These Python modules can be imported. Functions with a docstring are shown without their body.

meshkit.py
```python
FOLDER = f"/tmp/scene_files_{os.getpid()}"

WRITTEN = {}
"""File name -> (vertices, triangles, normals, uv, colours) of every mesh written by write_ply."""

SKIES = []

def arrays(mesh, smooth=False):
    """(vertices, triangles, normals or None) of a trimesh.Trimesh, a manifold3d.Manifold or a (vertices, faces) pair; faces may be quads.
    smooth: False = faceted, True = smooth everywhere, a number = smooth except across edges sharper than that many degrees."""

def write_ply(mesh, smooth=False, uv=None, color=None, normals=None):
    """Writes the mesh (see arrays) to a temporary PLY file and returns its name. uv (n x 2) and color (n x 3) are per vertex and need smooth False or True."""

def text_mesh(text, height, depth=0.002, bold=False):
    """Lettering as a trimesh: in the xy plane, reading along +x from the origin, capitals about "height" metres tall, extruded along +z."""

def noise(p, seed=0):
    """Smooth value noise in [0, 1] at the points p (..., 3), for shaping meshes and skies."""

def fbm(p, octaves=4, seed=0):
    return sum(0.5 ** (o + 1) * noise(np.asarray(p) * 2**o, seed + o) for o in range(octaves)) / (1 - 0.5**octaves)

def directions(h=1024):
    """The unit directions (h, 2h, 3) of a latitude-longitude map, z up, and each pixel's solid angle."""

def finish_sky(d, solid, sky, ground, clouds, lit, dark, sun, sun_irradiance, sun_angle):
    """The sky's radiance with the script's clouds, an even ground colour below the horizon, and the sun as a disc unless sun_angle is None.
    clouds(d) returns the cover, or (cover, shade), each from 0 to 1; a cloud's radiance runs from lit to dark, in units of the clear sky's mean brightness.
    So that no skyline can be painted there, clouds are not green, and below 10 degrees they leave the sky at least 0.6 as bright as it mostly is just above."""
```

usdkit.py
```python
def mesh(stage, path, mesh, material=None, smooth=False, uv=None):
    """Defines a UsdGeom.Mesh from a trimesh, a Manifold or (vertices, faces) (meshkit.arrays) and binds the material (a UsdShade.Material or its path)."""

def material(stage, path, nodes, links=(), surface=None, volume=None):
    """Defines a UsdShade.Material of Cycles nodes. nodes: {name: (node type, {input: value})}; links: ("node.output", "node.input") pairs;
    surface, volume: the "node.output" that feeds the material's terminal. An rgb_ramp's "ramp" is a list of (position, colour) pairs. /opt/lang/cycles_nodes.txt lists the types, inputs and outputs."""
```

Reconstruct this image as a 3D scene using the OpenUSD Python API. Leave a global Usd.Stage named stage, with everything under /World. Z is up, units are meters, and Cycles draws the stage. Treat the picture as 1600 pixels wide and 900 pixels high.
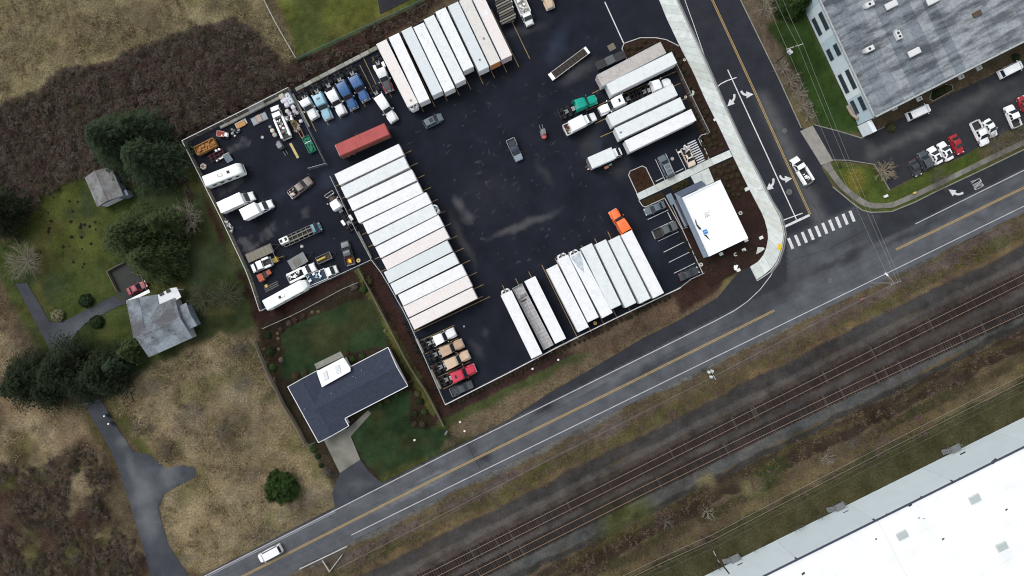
import math, random
import numpy as np, trimesh, shapely
from shapely.geometry import Polygon, LineString, Point, box as sbox
from shapely import affinity
from shapely.ops import unary_union
from scipy.ndimage import gaussian_filter, map_coordinates
from scipy.spatial import Delaunay
from pxr import Usd, UsdGeom, UsdLux, UsdShade, Gf, Sdf, Vt
import usdkit, meshkit

random.seed(7)
RNG = np.random.default_rng(7)
stage = Usd.Stage.CreateInMemory()
UsdGeom.SetStageUpAxis(stage, 'Z'); UsdGeom.SetStageMetersPerUnit(stage, 1.0)
UsdGeom.Xform.Define(stage, '/World'); UsdGeom.Scope.Define(stage, '/World/Looks')

# ---------------------------------------------------------------- camera, sky, sun, exposure
S, CAMH = 0.134, 140.0          # metres per photo pixel on the ground; drone height
cam = UsdGeom.Camera.Define(stage, '/World/camera')
cam.AddTranslateOp().Set(Gf.Vec3d(0, 0, CAMH))
cam.CreateHorizontalApertureAttr(36.0); cam.CreateVerticalApertureAttr(20.25)
cam.CreateFocalLengthAttr(36.0 * CAMH / (1600 * S))
cam.CreateClippingRangeAttr(Gf.Vec2f(1, 5000))
cam.CreateExposureAttr(0.34)

SUN_DIR = np.array([-0.62, 0.34, 1.05]); SUN_DIR /= np.linalg.norm(SUN_DIR)
elev, rot = math.asin(SUN_DIR[2]), math.atan2(SUN_DIR[0], SUN_DIR[1])
usdkit.material(stage, '/World/Looks/overcast_sky', {
    'sky': ('sky_texture', {'sky_type': 'single_scattering', 'sun_disc': False, 'sun_elevation': elev, 'sun_rotation': rot, 'aerosol_density': 3.0}),
    'soft': ('hsv', {'saturation': 0.20, 'value': 1.0}),
    'tc': ('texture_coordinate', {}),
    'n': ('noise_texture', {'scale': 2.5, 'detail': 5.0}),
    'r': ('map_range', {'from_min': 0.3, 'from_max': 0.7, 'to_min': 0.8, 'to_max': 1.1}),
    'm': ('vector_math', {'math_type': 'scale'}),
    'bg': ('background_shader', {'strength': 0.145})},
    [('sky.color', 'soft.color'), ('tc.generated', 'n.vector'), ('n.fac', 'r.value'), ('soft.color', 'm.vector1'), ('r.result', 'm.scale'), ('m.vector', 'bg.color')], surface='bg.background')
dome = UsdLux.DomeLight.Define(stage, '/World/sky')
UsdShade.MaterialBindingAPI.Apply(dome.GetPrim()).Bind(UsdShade.Material.Get(stage, '/World/Looks/overcast_sky'))
dome.GetPrim().SetCustomDataByKey('kind', 'structure'); dome.GetPrim().SetCustomDataByKey('label', 'even grey overcast sky above the yard')
sun = UsdLux.DistantLight.Define(stage, '/World/sun')
sun.CreateNormalizeAttr(True); sun.CreateIntensityAttr(0.24); sun.CreateAngleAttr(34.0); sun.CreateColorAttr(Gf.Vec3f(1.0, 0.97, 0.93))
z = -SUN_DIR; q = Gf.Rotation(Gf.Vec3d(0, 0, -1), Gf.Vec3d(*map(float, z))).GetQuat()
sun.AddOrientOp().Set(Gf.Quatf(q))

# ---------------------------------------------------------------- helpers
def W(px, py, h=0.0):
    """World x, y of a point at height h that the photograph shows at (px, py)."""
    k = S * (1 - h / CAMH)
    return np.array([(px - 800) * k, (450 - py) * k])
def WP(pts, h=0.0):
    return [tuple(W(a, b, h)) for a, b in pts]
def lin(r, g, b, f=1.0):
    c = np.array([r, g, b]) / 255.0
    return tuple(np.where(c <= 0.04045, c / 12.92, ((c + 0.055) / 1.055) ** 2.4) * f)

_names = {}
def numbered(parent, name):
    k = (parent, name); n = _names.get(k, -1) + 1; _names[k] = n
    return f'{parent}/{name}' + (f'_{n:03d}' if n else '')
def tag(p, label=None, cat=None, group=None, kind=None):
    p = p.GetPrim() if hasattr(p, 'GetPrim') else p
    for k, v in (('label', label), ('category', cat), ('group', group), ('kind', kind)):
        if v: p.SetCustomDataByKey(k, v)
    return p
def path_of(parent):
    return '/World' if parent is None else str(parent.GetPath())
def thing(name, label=None, cat=None, loc=(0, 0, 0), rot=0.0, group=None, kind=None):
    x = UsdGeom.Xform.Define(stage, numbered('/World', name))
    x.AddTranslateOp().Set(Gf.Vec3d(*map(float, loc))); x.AddRotateZOp().Set(math.degrees(rot))
    return tag(x, label, cat, group, kind)
def obj(name, mesh, material, parent=None, label=None, cat=None, group=None, kind=None, smooth=False, uv=None):
    if isinstance(mesh, MB): mesh = mesh.mesh()
    m = usdkit.mesh(stage, numbered(path_of(parent), name), mesh, material, smooth=smooth, uv=uv)
    return tag(m, label, cat, group, kind)
def copy(src, loc, rot=0.0, scale=None, label=None, cat=None, group=None):
    src = src.GetPrim() if hasattr(src, 'GetPrim') else src
    cd = src.GetCustomData(); base = src.GetName()
    if base[-4:-3] == '_' and base[-3:].isdigit(): base = base[:-4]
    x = UsdGeom.Xform.Define(stage, numbered('/World', base))
    x.GetPrim().GetReferences().AddInternalReference(src.GetPath())
    x.ClearXformOpOrder()
    x.AddTranslateOp(opSuffix='c').Set(Gf.Vec3d(*map(float, loc))); x.AddRotateZOp(opSuffix='c').Set(math.degrees(rot))
    if scale is not None: x.AddScaleOp(opSuffix='c').Set(Gf.Vec3f(*(scale if hasattr(scale, '__len__') else (scale,) * 3)))
    x.GetPrim().SetInstanceable(True)
    return tag(x, label or cd.get('label'), cat or cd.get('category'), group or cd.get('group'))

class MB:
    """Collects shapes into one mesh."""
    def __init__(s): s.v, s.f, s.n = [], [], 0
    def raw(s, v, f):
        v = np.asarray(v, float); f = np.asarray(f, int)
        if f.shape[1] == 4: f = np.vstack([f[:, [0, 1, 2]], f[:, [0, 2, 3]]])
        s.v.append(v); s.f.append(f + s.n); s.n += len(v); return s
    def tm(s, m): return s.raw(m.vertices, m.faces)
    def mesh(s): return trimesh.Trimesh(np.vstack(s.v), np.vstack(s.f), process=False)
    def box(s, x0, x1, y0, y1, z0, z1, rot=0.0, at=(0, 0, 0), ch=0.0):
        if ch > 0:
            c = min(ch, (x1 - x0) * .45, (y1 - y0) * .45, (z1 - z0) * .45)
            pts = []
            for X, a in ((x0, 1), (x1, -1)):
                for Y, b in ((y0, 1), (y1, -1)):
                    for Z, d in ((z0, 1), (z1, -1)):
                        pts += [(X + a * c, Y + b * c, Z), (X + a * c, Y, Z + d * c), (X, Y + b * c, Z + d * c)]
            m = trimesh.convex.convex_hull(np.array(pts)); v, f = m.vertices.copy(), m.faces
        else:
            v = np.array([[a, b, c] for a in (x0, x1) for b in (y0, y1) for c in (z0, z1)], float)
            f = np.array([[0, 1, 3, 2], [4, 6, 7, 5], [0, 4, 5, 1], [2, 3, 7, 6], [0, 2, 6, 4], [1, 5, 7, 3]])
        if rot:
            c, sn = math.cos(rot), math.sin(rot); x, y = v[:, 0].copy(), v[:, 1].copy()
            v[:, 0], v[:, 1] = c * x - sn * y, sn * x + c * y
        return s.raw(v + np.asarray(at, float), f)
    def cyl(s, p0, p1, r0, r1=None, n=10, caps=True):
        p0, p1 = np.asarray(p0, float), np.asarray(p1, float); r1 = r0 if r1 is None else r1
        d = p1 - p0; d = d / (np.linalg.norm(d) + 1e-12)
        a = np.cross(d, [0, 0, 1.0]) if abs(d[2]) < .95 else np.cross(d, [1.0, 0, 0]); a /= np.linalg.norm(a); b = np.cross(d, a)
        t = np.arange(n) * 2 * np.pi / n; ring = np.cos(t)[:, None] * a + np.sin(t)[:, None] * b
        v = np.vstack([p0 + ring * r0, p1 + ring * r1, p0, p1]); i = np.arange(n); j = (i + 1) % n
        f = [np.stack([i, n + i, n + j], 1), np.stack([i, n + j, j], 1)]
        if caps: f += [np.stack([j, np.full(n, 2 * n), i], 1)[:, [0, 2, 1]][:, ::-1], np.stack([n + i, np.full(n, 2 * n + 1), n + j], 1)[:, ::-1]]
        return s.raw(v, np.vstack(f))
    def prism(s, poly, z0, z1):
        poly = poly if hasattr(poly, 'geom_type') else Polygon(poly)
        for g in getattr(poly, 'geoms', [poly]):
            if g.is_empty or g.geom_type != 'Polygon': continue
            m = trimesh.creation.extrude_polygon(g, z1 - z0, engine='earcut'); m.apply_translation([0, 0, z0]); s.tm(m)
        return s
    def flat(s, poly, z):
        poly = poly if hasattr(poly, 'geom_type') else Polygon(poly)
        for g in getattr(poly, 'geoms', [poly]):
            if g.is_empty or g.geom_type != 'Polygon': continue
            v, f = trimesh.creation.triangulate_polygon(g, engine='earcut')
            v = np.c_[v, np.full(len(v), z)]; f = np.asarray(f)
            n = np.cross(v[f[:, 1]] - v[f[:, 0]], v[f[:, 2]] - v[f[:, 0]])[:, 2]; f[n < 0] = f[n < 0][:, ::-1]
            s.raw(v, f)
        return s
    def panel(s, quad, t=0.02, lift=0.0):
        q = np.asarray(quad, float); n = np.cross(q[1] - q[0], q[-1] - q[0]); n /= np.linalg.norm(n)
        k = len(q); v = np.vstack([q + n * lift, q + n * (lift + t)]); f = []
        for i in range(1, k - 1): f += [[k, k + i, k + i + 1], [0, i + 1, i]]
        for i in range(k): j = (i + 1) % k; f += [[i, j, k + j], [i, k + j, k + i]]
        return s.raw(v, f)
    def loft(s, st):
        """st: (x, half width at the bottom, half width at the top, z bottom, z top, corner radius)"""
        rings = []
        for x, wb, wt, z0, z1, r in st:
            h = max(z1 - z0, 1e-3); r = min(r, wt * .9, h * .9); ws = wb + (wt - wb) * (h - r) / h
            half = [(wb, z0), (ws, z1 - r), (wt - .3 * r, z1 - .3 * r), (wt - r, z1)]
            rings.append([(x, y, zz) for y, zz in half] + [(x, -y, zz) for y, zz in half[::-1]])
        k = 8; v = np.array(rings).reshape(-1, 3); f = []
        for i in range(len(st) - 1):
            for j in range(k):
                a, b = i * k + j, i * k + (j + 1) % k; f += [[a, a + k, b + k], [a, b + k, b]]
        e = (len(st) - 1) * k
        for j in range(1, k - 1): f += [[0, j, j + 1], [e, e + j + 1, e + j]]
        m = trimesh.Trimesh(v, np.array(f), process=False)
        if m.volume < 0: m.invert()
        return s.tm(m)
    def lathe(s, prof, at=(0, 0, 0), n=12):
        m = trimesh.creation.revolve(np.array(prof, float), sections=n); m.apply_translation(at); return s.tm(m)
    def tube(s, pts, r, n=6):
        for a, b in zip(pts[:-1], pts[1:]): s.cyl(a, b, r, n=n)
        return s

# ---------------------------------------------------------------- materials
_M = {}
def M(name, col, rough=0.6, spec=0.3, metal=0.0, var=0.0, scale=1.0, coat=0.0, bump=0.0, bscale=8.0, trans=0.0, alpha=None):
    """A principled surface; var: how far soft dirt varies the colour; bump: fine relief."""
    if name in _M: return _M[name]
    nodes = {'p': ('principled_bsdf', {'base_color': col, 'roughness': rough, 'specular_ior_level': spec, 'metallic': metal, 'coat_weight': coat})}
    links = []
    if alpha is not None: nodes['p'][1]['alpha'] = alpha
    if var > 0 or bump > 0:
        nodes['g'] = ('geometry', {})
    if var > 0:
        nodes['n'] = ('noise_texture', {'scale': scale, 'detail': 6.0, 'roughness': 0.62})
        nodes['r'] = ('rgb_ramp', {'ramp': [(0.25, tuple(np.array(col) * (1 - var))), (0.5, col), (0.75, tuple(np.minimum(np.array(col) * (1 + var * .7), .92)))]})
        links += [('g.position', 'n.vector'), ('n.fac', 'r.fac'), ('r.color', 'p.base_color')]
    if bump > 0:
        nodes['bn'] = ('noise_texture', {'scale': bscale, 'detail': 4.0}); nodes['b'] = ('bump', {'strength': bump, 'distance': 0.05})
        links += [('g.position', 'bn.vector'), ('bn.fac', 'b.height'), ('b.normal', 'p.normal')]
    _M[name] = usdkit.material(stage, '/World/Looks/' + name, nodes, links, surface='p.BSDF')
    return _M[name]
def paint(name, col, rough=0.35):
    return M(name, col, rough=rough, spec=0.35, coat=0.25, var=0.10, scale=1.3)

WHITE = paint('white_paint', (0.78, 0.80, 0.81)); WARMWHITE = paint('warm_white_paint', (0.74, 0.73, 0.70)); COOLWHITE = paint('pale_grey_paint', (0.55, 0.61, 0.62))
CHROME = M('bright_metal', (0.6, 0.6, 0.6), .3, .5, .8); TYRE = M('tyre_rubber', (0.018, 0.018, 0.02), .85, .2); RIM = M('wheel_rim', (0.35, 0.35, 0.36), .4, .5, .5)
FRAME = M('chassis_steel', (0.02, 0.02, 0.023), .6, .3, var=.4, scale=3); GLASS = M('dark_glass', (0.012, 0.016, 0.02), .08, .5); LAMP = M('lamp_glass', (0.7, 0.7, 0.68), .15, .5); RED_LAMP = M('red_lamp', (0.35, 0.015, 0.012), .3, .5)
GREYSTEEL = M('grey_steel', (0.16, 0.17, 0.175), .5, .4, .2, var=.25, scale=2); GALV = M('galvanised_steel', (0.42, 0.43, 0.43), .45, .5, .4); DARKPLASTIC = M('dark_plastic', (0.03, 0.03, 0.032), .6, .3)
WOOD = M('weathered_wood', (0.19, 0.165, 0.13), .85, .1, var=.35, scale=5); BROWNWOOD = M('dark_brown_wood', (0.075, 0.058, 0.045), .85, .1, var=.4, scale=6)
CONCRETE = M('concrete', (0.36, 0.38, 0.36), .85, .15, var=.16, scale=.9, bump=.15); OLDCONCRETE = M('old_concrete', (0.21, 0.215, 0.19), .9, .1, var=.35, scale=.8, bump=.3)
PAINT_W = M('white_road_paint', (0.52, 0.53, 0.54), .7, .2, var=.35, scale=2.2); PAINT_Y = M('yellow_road_paint', (0.33, 0.235, 0.095), .7, .2, var=.4, scale=2.2)
# ---------------------------------------------------------------- ground sheet
def sheet_material(name, direction=None, vary=False, streak=0.0, grain=(0.75, 1.25), gscale=3.0, big=(0.85, 1.15), bigscale=.25, rough=.9, bump=.25, spec=.1, fine=9.0):
    """Colour from the mesh's own albedo primvar, broken up by grain, patches and streaks along a direction."""
    nodes = {'a': ('attribute', {'attribute': 'albedo'}), 'g': ('geometry', {}),
             'n1': ('noise_texture', {'scale': gscale, 'detail': 6.0, 'roughness': .7}), 'm1': ('map_range', {'from_min': .3, 'from_max': .7, 'to_min': grain[0], 'to_max': grain[1]}),
             'n2': ('noise_texture', {'scale': bigscale, 'detail': 5.0, 'roughness': .6}), 'm2': ('map_range', {'from_min': .3, 'from_max': .7, 'to_min': big[0], 'to_max': big[1]}),
             'x': ('math', {'math_type': 'multiply'}), 'v': ('vector_math', {'math_type': 'scale'}),
             'bn': ('noise_texture', {'scale': fine, 'detail': 3.0}), 'b': ('bump', {'strength': bump, 'distance': .06}),
             'p': ('principled_bsdf', {'roughness': rough, 'specular_ior_level': spec})}
    links = [('g.position', 'n1.vector'), ('n1.fac', 'm1.value'), ('g.position', 'n2.vector'), ('n2.fac', 'm2.value'), ('m1.result', 'x.value1'), ('m2.result', 'x.value2'),
             ('a.color', 'v.vector1'), ('g.position', 'bn.vector'), ('bn.fac', 'b.height'), ('b.normal', 'p.normal'), ('v.vector', 'p.base_color')]
    if streak:
        nodes |= {'r': ('vector_rotate', {'rotate_type': 'z_axis', 'angle': -direction}), 's': ('mapping', {'mapping_type': 'point', 'scale': (.05, 1.6, 1.0)}),
                  'n3': ('noise_texture', {'scale': 1.0, 'detail': 5.0, 'roughness': .6}), 'm3': ('map_range', {'from_min': .3, 'from_max': .7, 'to_min': 1 - streak, 'to_max': 1 + streak}), 'y': ('math', {'math_type': 'multiply'})}
        links += [('g.position', 'r.vector'), ('r.vector', 's.vector'), ('s.vector', 'n3.vector'), ('n3.fac', 'm3.value'), ('x.value', 'y.value1'), ('m3.result', 'y.value2'), ('y.value', 'v.scale')]
    else: links += [('x.value', 'v.scale')]
    if vary:     # the mesh says how coarse the grain is: gravel fine, tussocks strong
        nodes['m1'][1].update(to_min=-1.0, to_max=1.0); nodes |= {'ga': ('attribute', {'attribute': 'grain'}), 'gs': ('separate_xyz', {}), 'gm': ('math', {'math_type': 'multiply_add', 'value3': 1.0})}
        links = [k for k in links if k != ('m1.result', 'x.value1')] + [('ga.vector', 'gs.vector'), ('m1.result', 'gm.value1'), ('gs.x', 'gm.value2'), ('gm.value', 'x.value1')]
    return usdkit.material(stage, '/World/Looks/' + name, nodes, links, surface='p.BSDF')

def set_albedo(prim, cols):
    UsdGeom.PrimvarsAPI(prim).CreatePrimvar('albedo', Sdf.ValueTypeNames.Color3fArray, 'vertex').Set(Vt.Vec3fArray.FromNumpy(np.asarray(cols, np.float32)))
LATTICE = []
for _ in range(8):     # random tables for smooth value noise
    LATTICE.append(RNG.random((96, 96)))
def fb(x, y, s, octv=4, seed=0):
    x, y, t = np.asarray(x) * s, np.asarray(y) * s, 0.0
    for o in range(octv):
        k = 2.0 ** o; t = t + .5 ** (o + 1) * map_coordinates(LATTICE[(seed + o) % 8], [y * k + seed * 7.31 + o * 3.3, x * k + seed * 5.17 + o * 9.1], order=1, mode='grid-wrap')
    return t / (1 - .5 ** octv)
def inside(poly, x, y):
    return shapely.contains_xy(poly, x, y)
def band_d(px, py): return (px - 1210) * .447 + (py - 485) * .894     # photo pixels south of the centre line of the main road
GF = 0.80

DRY, DRY2, BRAMBLE, HEDGE = lin(118, 110, 84), lin(126, 114, 90), lin(64, 56, 49), lin(66, 51, 44)
BUSHY = lin(78, 70, 58)
LAWN_N, LAWN_L, LAWN_D, LAWN_H, LAWN_C = lin(88, 93, 46), lin(64, 74, 40), lin(50, 58, 36), lin(45, 60, 39), lin(68, 80, 38)
MULCH, DIRT, VERGE = lin(52, 38, 34), lin(76, 66, 56), lin(84, 74, 60)
# painted in order: (polygon in photo pixels, colour, softness in m, wobble in m)
REG = [
 ([(-900, -700), (412, -700), (412, 0), (467, 96), (440, 112), (415, 62), (375, 30), (330, 36), (225, 72), (170, 96), (90, 112), (60, 142), (0, 168), (-900, 300)], DRY, .8, 1.8),
 ([(100, 35), (165, 25), (190, 60), (150, 75), (112, 70)], BUSHY, 2.2, 2.6), ([(180, 30), (270, 20), (300, 50), (230, 62)], lin(94, 84, 66), 2.4, 3.0),
 ([(0, 168), (60, 142), (90, 112), (170, 96), (225, 72), (330, 36), (375, 30), (415, 62), (440, 112), (455, 118), (285, 210), (295, 310), (270, 262), (130, 276), (85, 300), (60, 326), (30, 365), (-900, 420), (-900, 300)], BRAMBLE, .5, 1.2),
 ([(462, 98), (640, 14), (720, -60), (780, -60), (592, 70), (455, 138), (290, 224), (268, 210)], HEDGE, .4, .5),
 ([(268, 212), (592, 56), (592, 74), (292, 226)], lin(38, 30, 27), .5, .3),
 ([(412, -60), (467, 94), (590, 30), (640, 8), (760, -60)], LAWN_N, .25, .3),
 ([(130, 276), (85, 300), (60, 326), (25, 368), (-60, 400), (-60, 428), (0, 438), (18, 470), (60, 548), (110, 585), (240, 580), (300, 532), (345, 516), (404, 510), (412, 490), (392, 432), (350, 352), (312, 285), (290, 232), (265, 258), (200, 290)], LAWN_L, .5, .9),
 ([(200, 300), (300, 290), (372, 410), (404, 490), (400, 510), (300, 530), (285, 400)], LAWN_D, 1.5, 2.0),
 ([(60, 280), (150, 300), (160, 400), (120, 420), (50, 360)], lin(76, 82, 42), 2.0, 3.0),
 ([(-900, 420), (-20, 428), (0, 445), (25, 520), (62, 600), (130, 650), (168, 720), (176, 760), (150, 790), (0, 740), (-900, 900)], lin(108, 94, 74), .8, 2.0),
 ([(-900, 900), (-60, 740), (0, 728), (60, 712), (100, 690), (160, 705), (182, 745), (160, 785), (205, 840), (245, 920), (-900, 1500)], lin(74, 62, 52), .8, 2.2),
 ([(20, 690), (70, 700), (90, 760), (40, 790)], lin(78, 80, 44), 2.0, 2.5), ([(120, 720), (170, 730), (165, 770), (130, 765)], lin(84, 78, 50), 1.6, 2.0),
 ([(20, 500), (60, 540), (72, 600), (60, 640), (20, 600)], lin(72, 62, 52), 1.6, 2.4),
 ([(170, 622), (240, 572), (345, 520), (402, 530), (432, 605), (482, 692), (522, 765), (528, 792), (440, 836), (325, 896), (262, 880), (250, 800), (258, 768), (308, 742), (306, 728), (255, 732), (225, 705), (190, 665)], DRY2, .4, .9),
 ([(340, 640), (392, 640), (390, 690), (350, 700)], BUSHY, 2.2, 2.4), ([(235, 685), (285, 680), (280, 715), (240, 715)], lin(66, 56, 46), 1.6, 2.0),
 ([(352, 540), (400, 530), (428, 590), (395, 580)], lin(62, 56, 46), 1.2, 1.5),
 ([(165, 615), (176, 612), (232, 700), (262, 735), (225, 712), (186, 668)], lin(78, 82, 44), .5, .5),
 ([(176, 640), (150, 620), (128, 636), (176, 740), (186, 740)], lin(78, 72, 48), .5, .5),
 ([(310, 285), (292, 224), (280, 222), (318, 320), (352, 400), (378, 440), (400, 512), (430, 500), (412, 486)], MULCH, .3, .4),
 ([(400, 512), (412, 484), (584, 404), (640, 492), (700, 632), (735, 672), (600, 760), (520, 745), (432, 605)], lin(50, 43, 35), .3, .3),
 ([(412, 484), (584, 406), (600, 436), (560, 428), (405, 512)], MULCH, .2, .4),
 ([(590, 420), (604, 436), (700, 628), (722, 664), (680, 668), (560, 428)], MULCH, .2, .3),
 ([(552, 420), (560, 416), (690, 650), (704, 668), (692, 676), (640, 590)], lin(82, 84, 46), .15, .3),
 ([(442, 548), (440, 522), (454, 510), (482, 498), (560, 466), (582, 470), (602, 512), (606, 540), (560, 548), (530, 556), (495, 578), (460, 596), (440, 590)], LAWN_H, .15, .2),
 ([(572, 642), (550, 667), (548, 682), (563, 713), (586, 740), (603, 747), (650, 735), (730, 696), (738, 682), (686, 668), (652, 671), (640, 658), (643, 611), (628, 612)], LAWN_H, .15, .25),
 ([(432, 605), (445, 600), (496, 694), (505, 690), (530, 742), (522, 768)], lin(58, 52, 42), .3, .3),
 ([(590, 745), (735, 680), (762, 684), (720, 702), (600, 760)], lin(72, 76, 44), .4, .5),
]
def verge_strip(d0, d1):
    a, b, n = np.array([697., 630.]), np.array([1070., 447.]), np.array([.44, .898]); e = (b - a) / np.linalg.norm(b - a)
    return [tuple(a - e * 6 + n * d0), tuple(b + e * 40 + n * d0), tuple(b + e * 40 + n * d1), tuple(a - e * 40 + n * d1)]
REG += [(verge_strip(30, 62), lin(100, 89, 72), .4, .6), (verge_strip(18, 33), lin(68, 76, 46), .4, .7), (verge_strip(-4, 20), lin(58, 44, 42), .2, .3),
 ([(880, 545), (1090, 440), (1160, 425), (1140, 460), (1075, 492), (930, 560)], lin(94, 80, 66), .5, .8),
 ([(1094, 428), (1198, 372), (1198, 392), (1172, 416), (1150, 428), (1110, 462), (1062, 490), (1050, 452)], lin(58, 43, 38), .3, .4),
 ([(1128, 440), (1160, 424), (1164, 438), (1124, 462)], lin(96, 90, 62), .3, .4),
 ([(1157, -300), (1205, 100), (1281, 258), (1300, 290), (1306, 250), (1270, 190), (1215, 90), (1180, -300)], lin(96, 90, 62), .5, .6),
 ([(1180, -300), (1186, 0), (1225, 60), (1262, 140), (1284, 190), (1262, 190), (1225, 130), (1205, 95), (1170, 20)], lin(96, 86, 74), .7, 1.0),
 ([(1196, 38), (1258, 22), (1346, 200), (1380, 215), (1310, 208), (1276, 195), (1240, 110)], lin(46, 64, 32), .4, .5),
 ([(1286, 268), (1304, 252), (1366, 257), (1390, 297), (1444, 268), (1508, 242), (1532, 226), (1640, 176), (1640, 215), (1547, 259), (1430, 316), (1393, 330), (1350, 328)], LAWN_C, .3, .4),
 ([(1320, 262), (1350, 265), (1345, 305), (1325, 290)], lin(104, 96, 44), 1.0, 1.0), ([(1520, 236), (1640, 180), (1640, 212), (1545, 256)], lin(84, 78, 56), .6, .8),
 ([(1165, 752), (1200, 735), (1225, 715), (1235, 725), (1200, 765), (1172, 772)], lin(54, 64, 36), 1.0, 1.6), ([(1160, 752), (1185, 745), (1195, 760), (1170, 772)], lin(112, 104, 76), .6, 1.2), ([(1088, 752), (1105, 745), (1112, 757), (1094, 765)], lin(112, 104, 76), .6, 1.2), ([(930, 805), (1010, 780), (1040, 800), (950, 840)], lin(70, 74, 38), 1.5, 2.2),
 ([(1345, 195), (1374, 202), (1362, 212), (1348, 206)], MULCH, .1, .1)]
# bands along the road and the railway: (from, to, colour, wobble in photo px)
BANDS = [(22, 46, lin(94, 94, 92), 3), (34, 80, lin(86, 77, 60), 5), (40, 58, lin(90, 81, 75), 6), (58, 78, lin(80, 77, 52), 7), (70, 84, lin(102, 88, 66), 5), (80, 104, lin(66, 64, 63), 3), (101, 114, lin(82, 79, 77), 2), (110, 176, lin(69, 63, 60), 2),
         (140, 152, lin(74, 70, 68), 3), (168, 190, lin(82, 82, 81), 3), (188, 201, lin(58, 57, 55), 4), (199, 232, lin(58, 50, 42), 6), (204, 214, lin(70, 64, 46), 9), (232, 252, lin(64, 61, 44), 6), (248, 272, lin(94, 84, 62), 6), (268, 345, lin(66, 64, 44), 6), (345, 3000, lin(90, 90, 88), 2)]

def axis(lo, hi, res, far, k=9):
    inner = np.arange(lo, hi + res / 2, res); g = np.geomspace(res, far, k)
    return np.concatenate([lo - np.cumsum(g)[::-1], inner, hi + np.cumsum(g)])
gx, gy = axis(-112, 112, .4, 260), axis(-65, 65, .4, 260)
X, Y = np.meshgrid(gx, gy); PX, PY = X / S + 800, 450 - Y / S
wx, wy = (fb(X, Y, .35, 5, 1) - .5) * 2, (fb(X, Y, .35, 5, 2) - .5) * 2
ALB = np.empty(X.shape + (3,)); ALB[:] = lin(88, 78, 62)
D = band_d(PX, PY); GRAIN = np.where((D > 76) & (D < 192) & (PX > 330), .30, .5)
for i, (d0, d1, c, wob) in enumerate(BANDS):
    dd = D + (fb(X, Y, .22, 5, 20 + i) - .5) * 4 * wob
    w = np.clip((dd - d0) / 2.5, 0, 1) * np.clip((d1 - dd) / 2.5, 0, 1)
    if 199 < d0 < 250 or 40 <= d0 < 75: w = w * np.clip((fb(X, Y, .13, 4, 40 + i) - .3) * 4, 0.15, 1)
    w = np.where(PX > 330, w, 0)
    ALB = ALB * (1 - w[..., None]) + np.array(c) * w[..., None]
for i, (poly, c, soft, wob) in enumerate(REG):
    P = Polygon(WP(poly)).buffer(0); m = inside(P, X + wx * wob * 1.6, Y + wy * wob * 1.6).astype(float)
    m = gaussian_filter(m, soft / .4)
    c = np.array(c)
    ALB = ALB * (1 - m[..., None]) + c * m[..., None]; gv = .26 if c[1] > c[0] * 1.25 and c[1] < .06 else .34 if c[1] > c[0] * 1.05 else .62 if c[0] > .12 else .5; GRAIN = GRAIN * (1 - m) + gv * m
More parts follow.
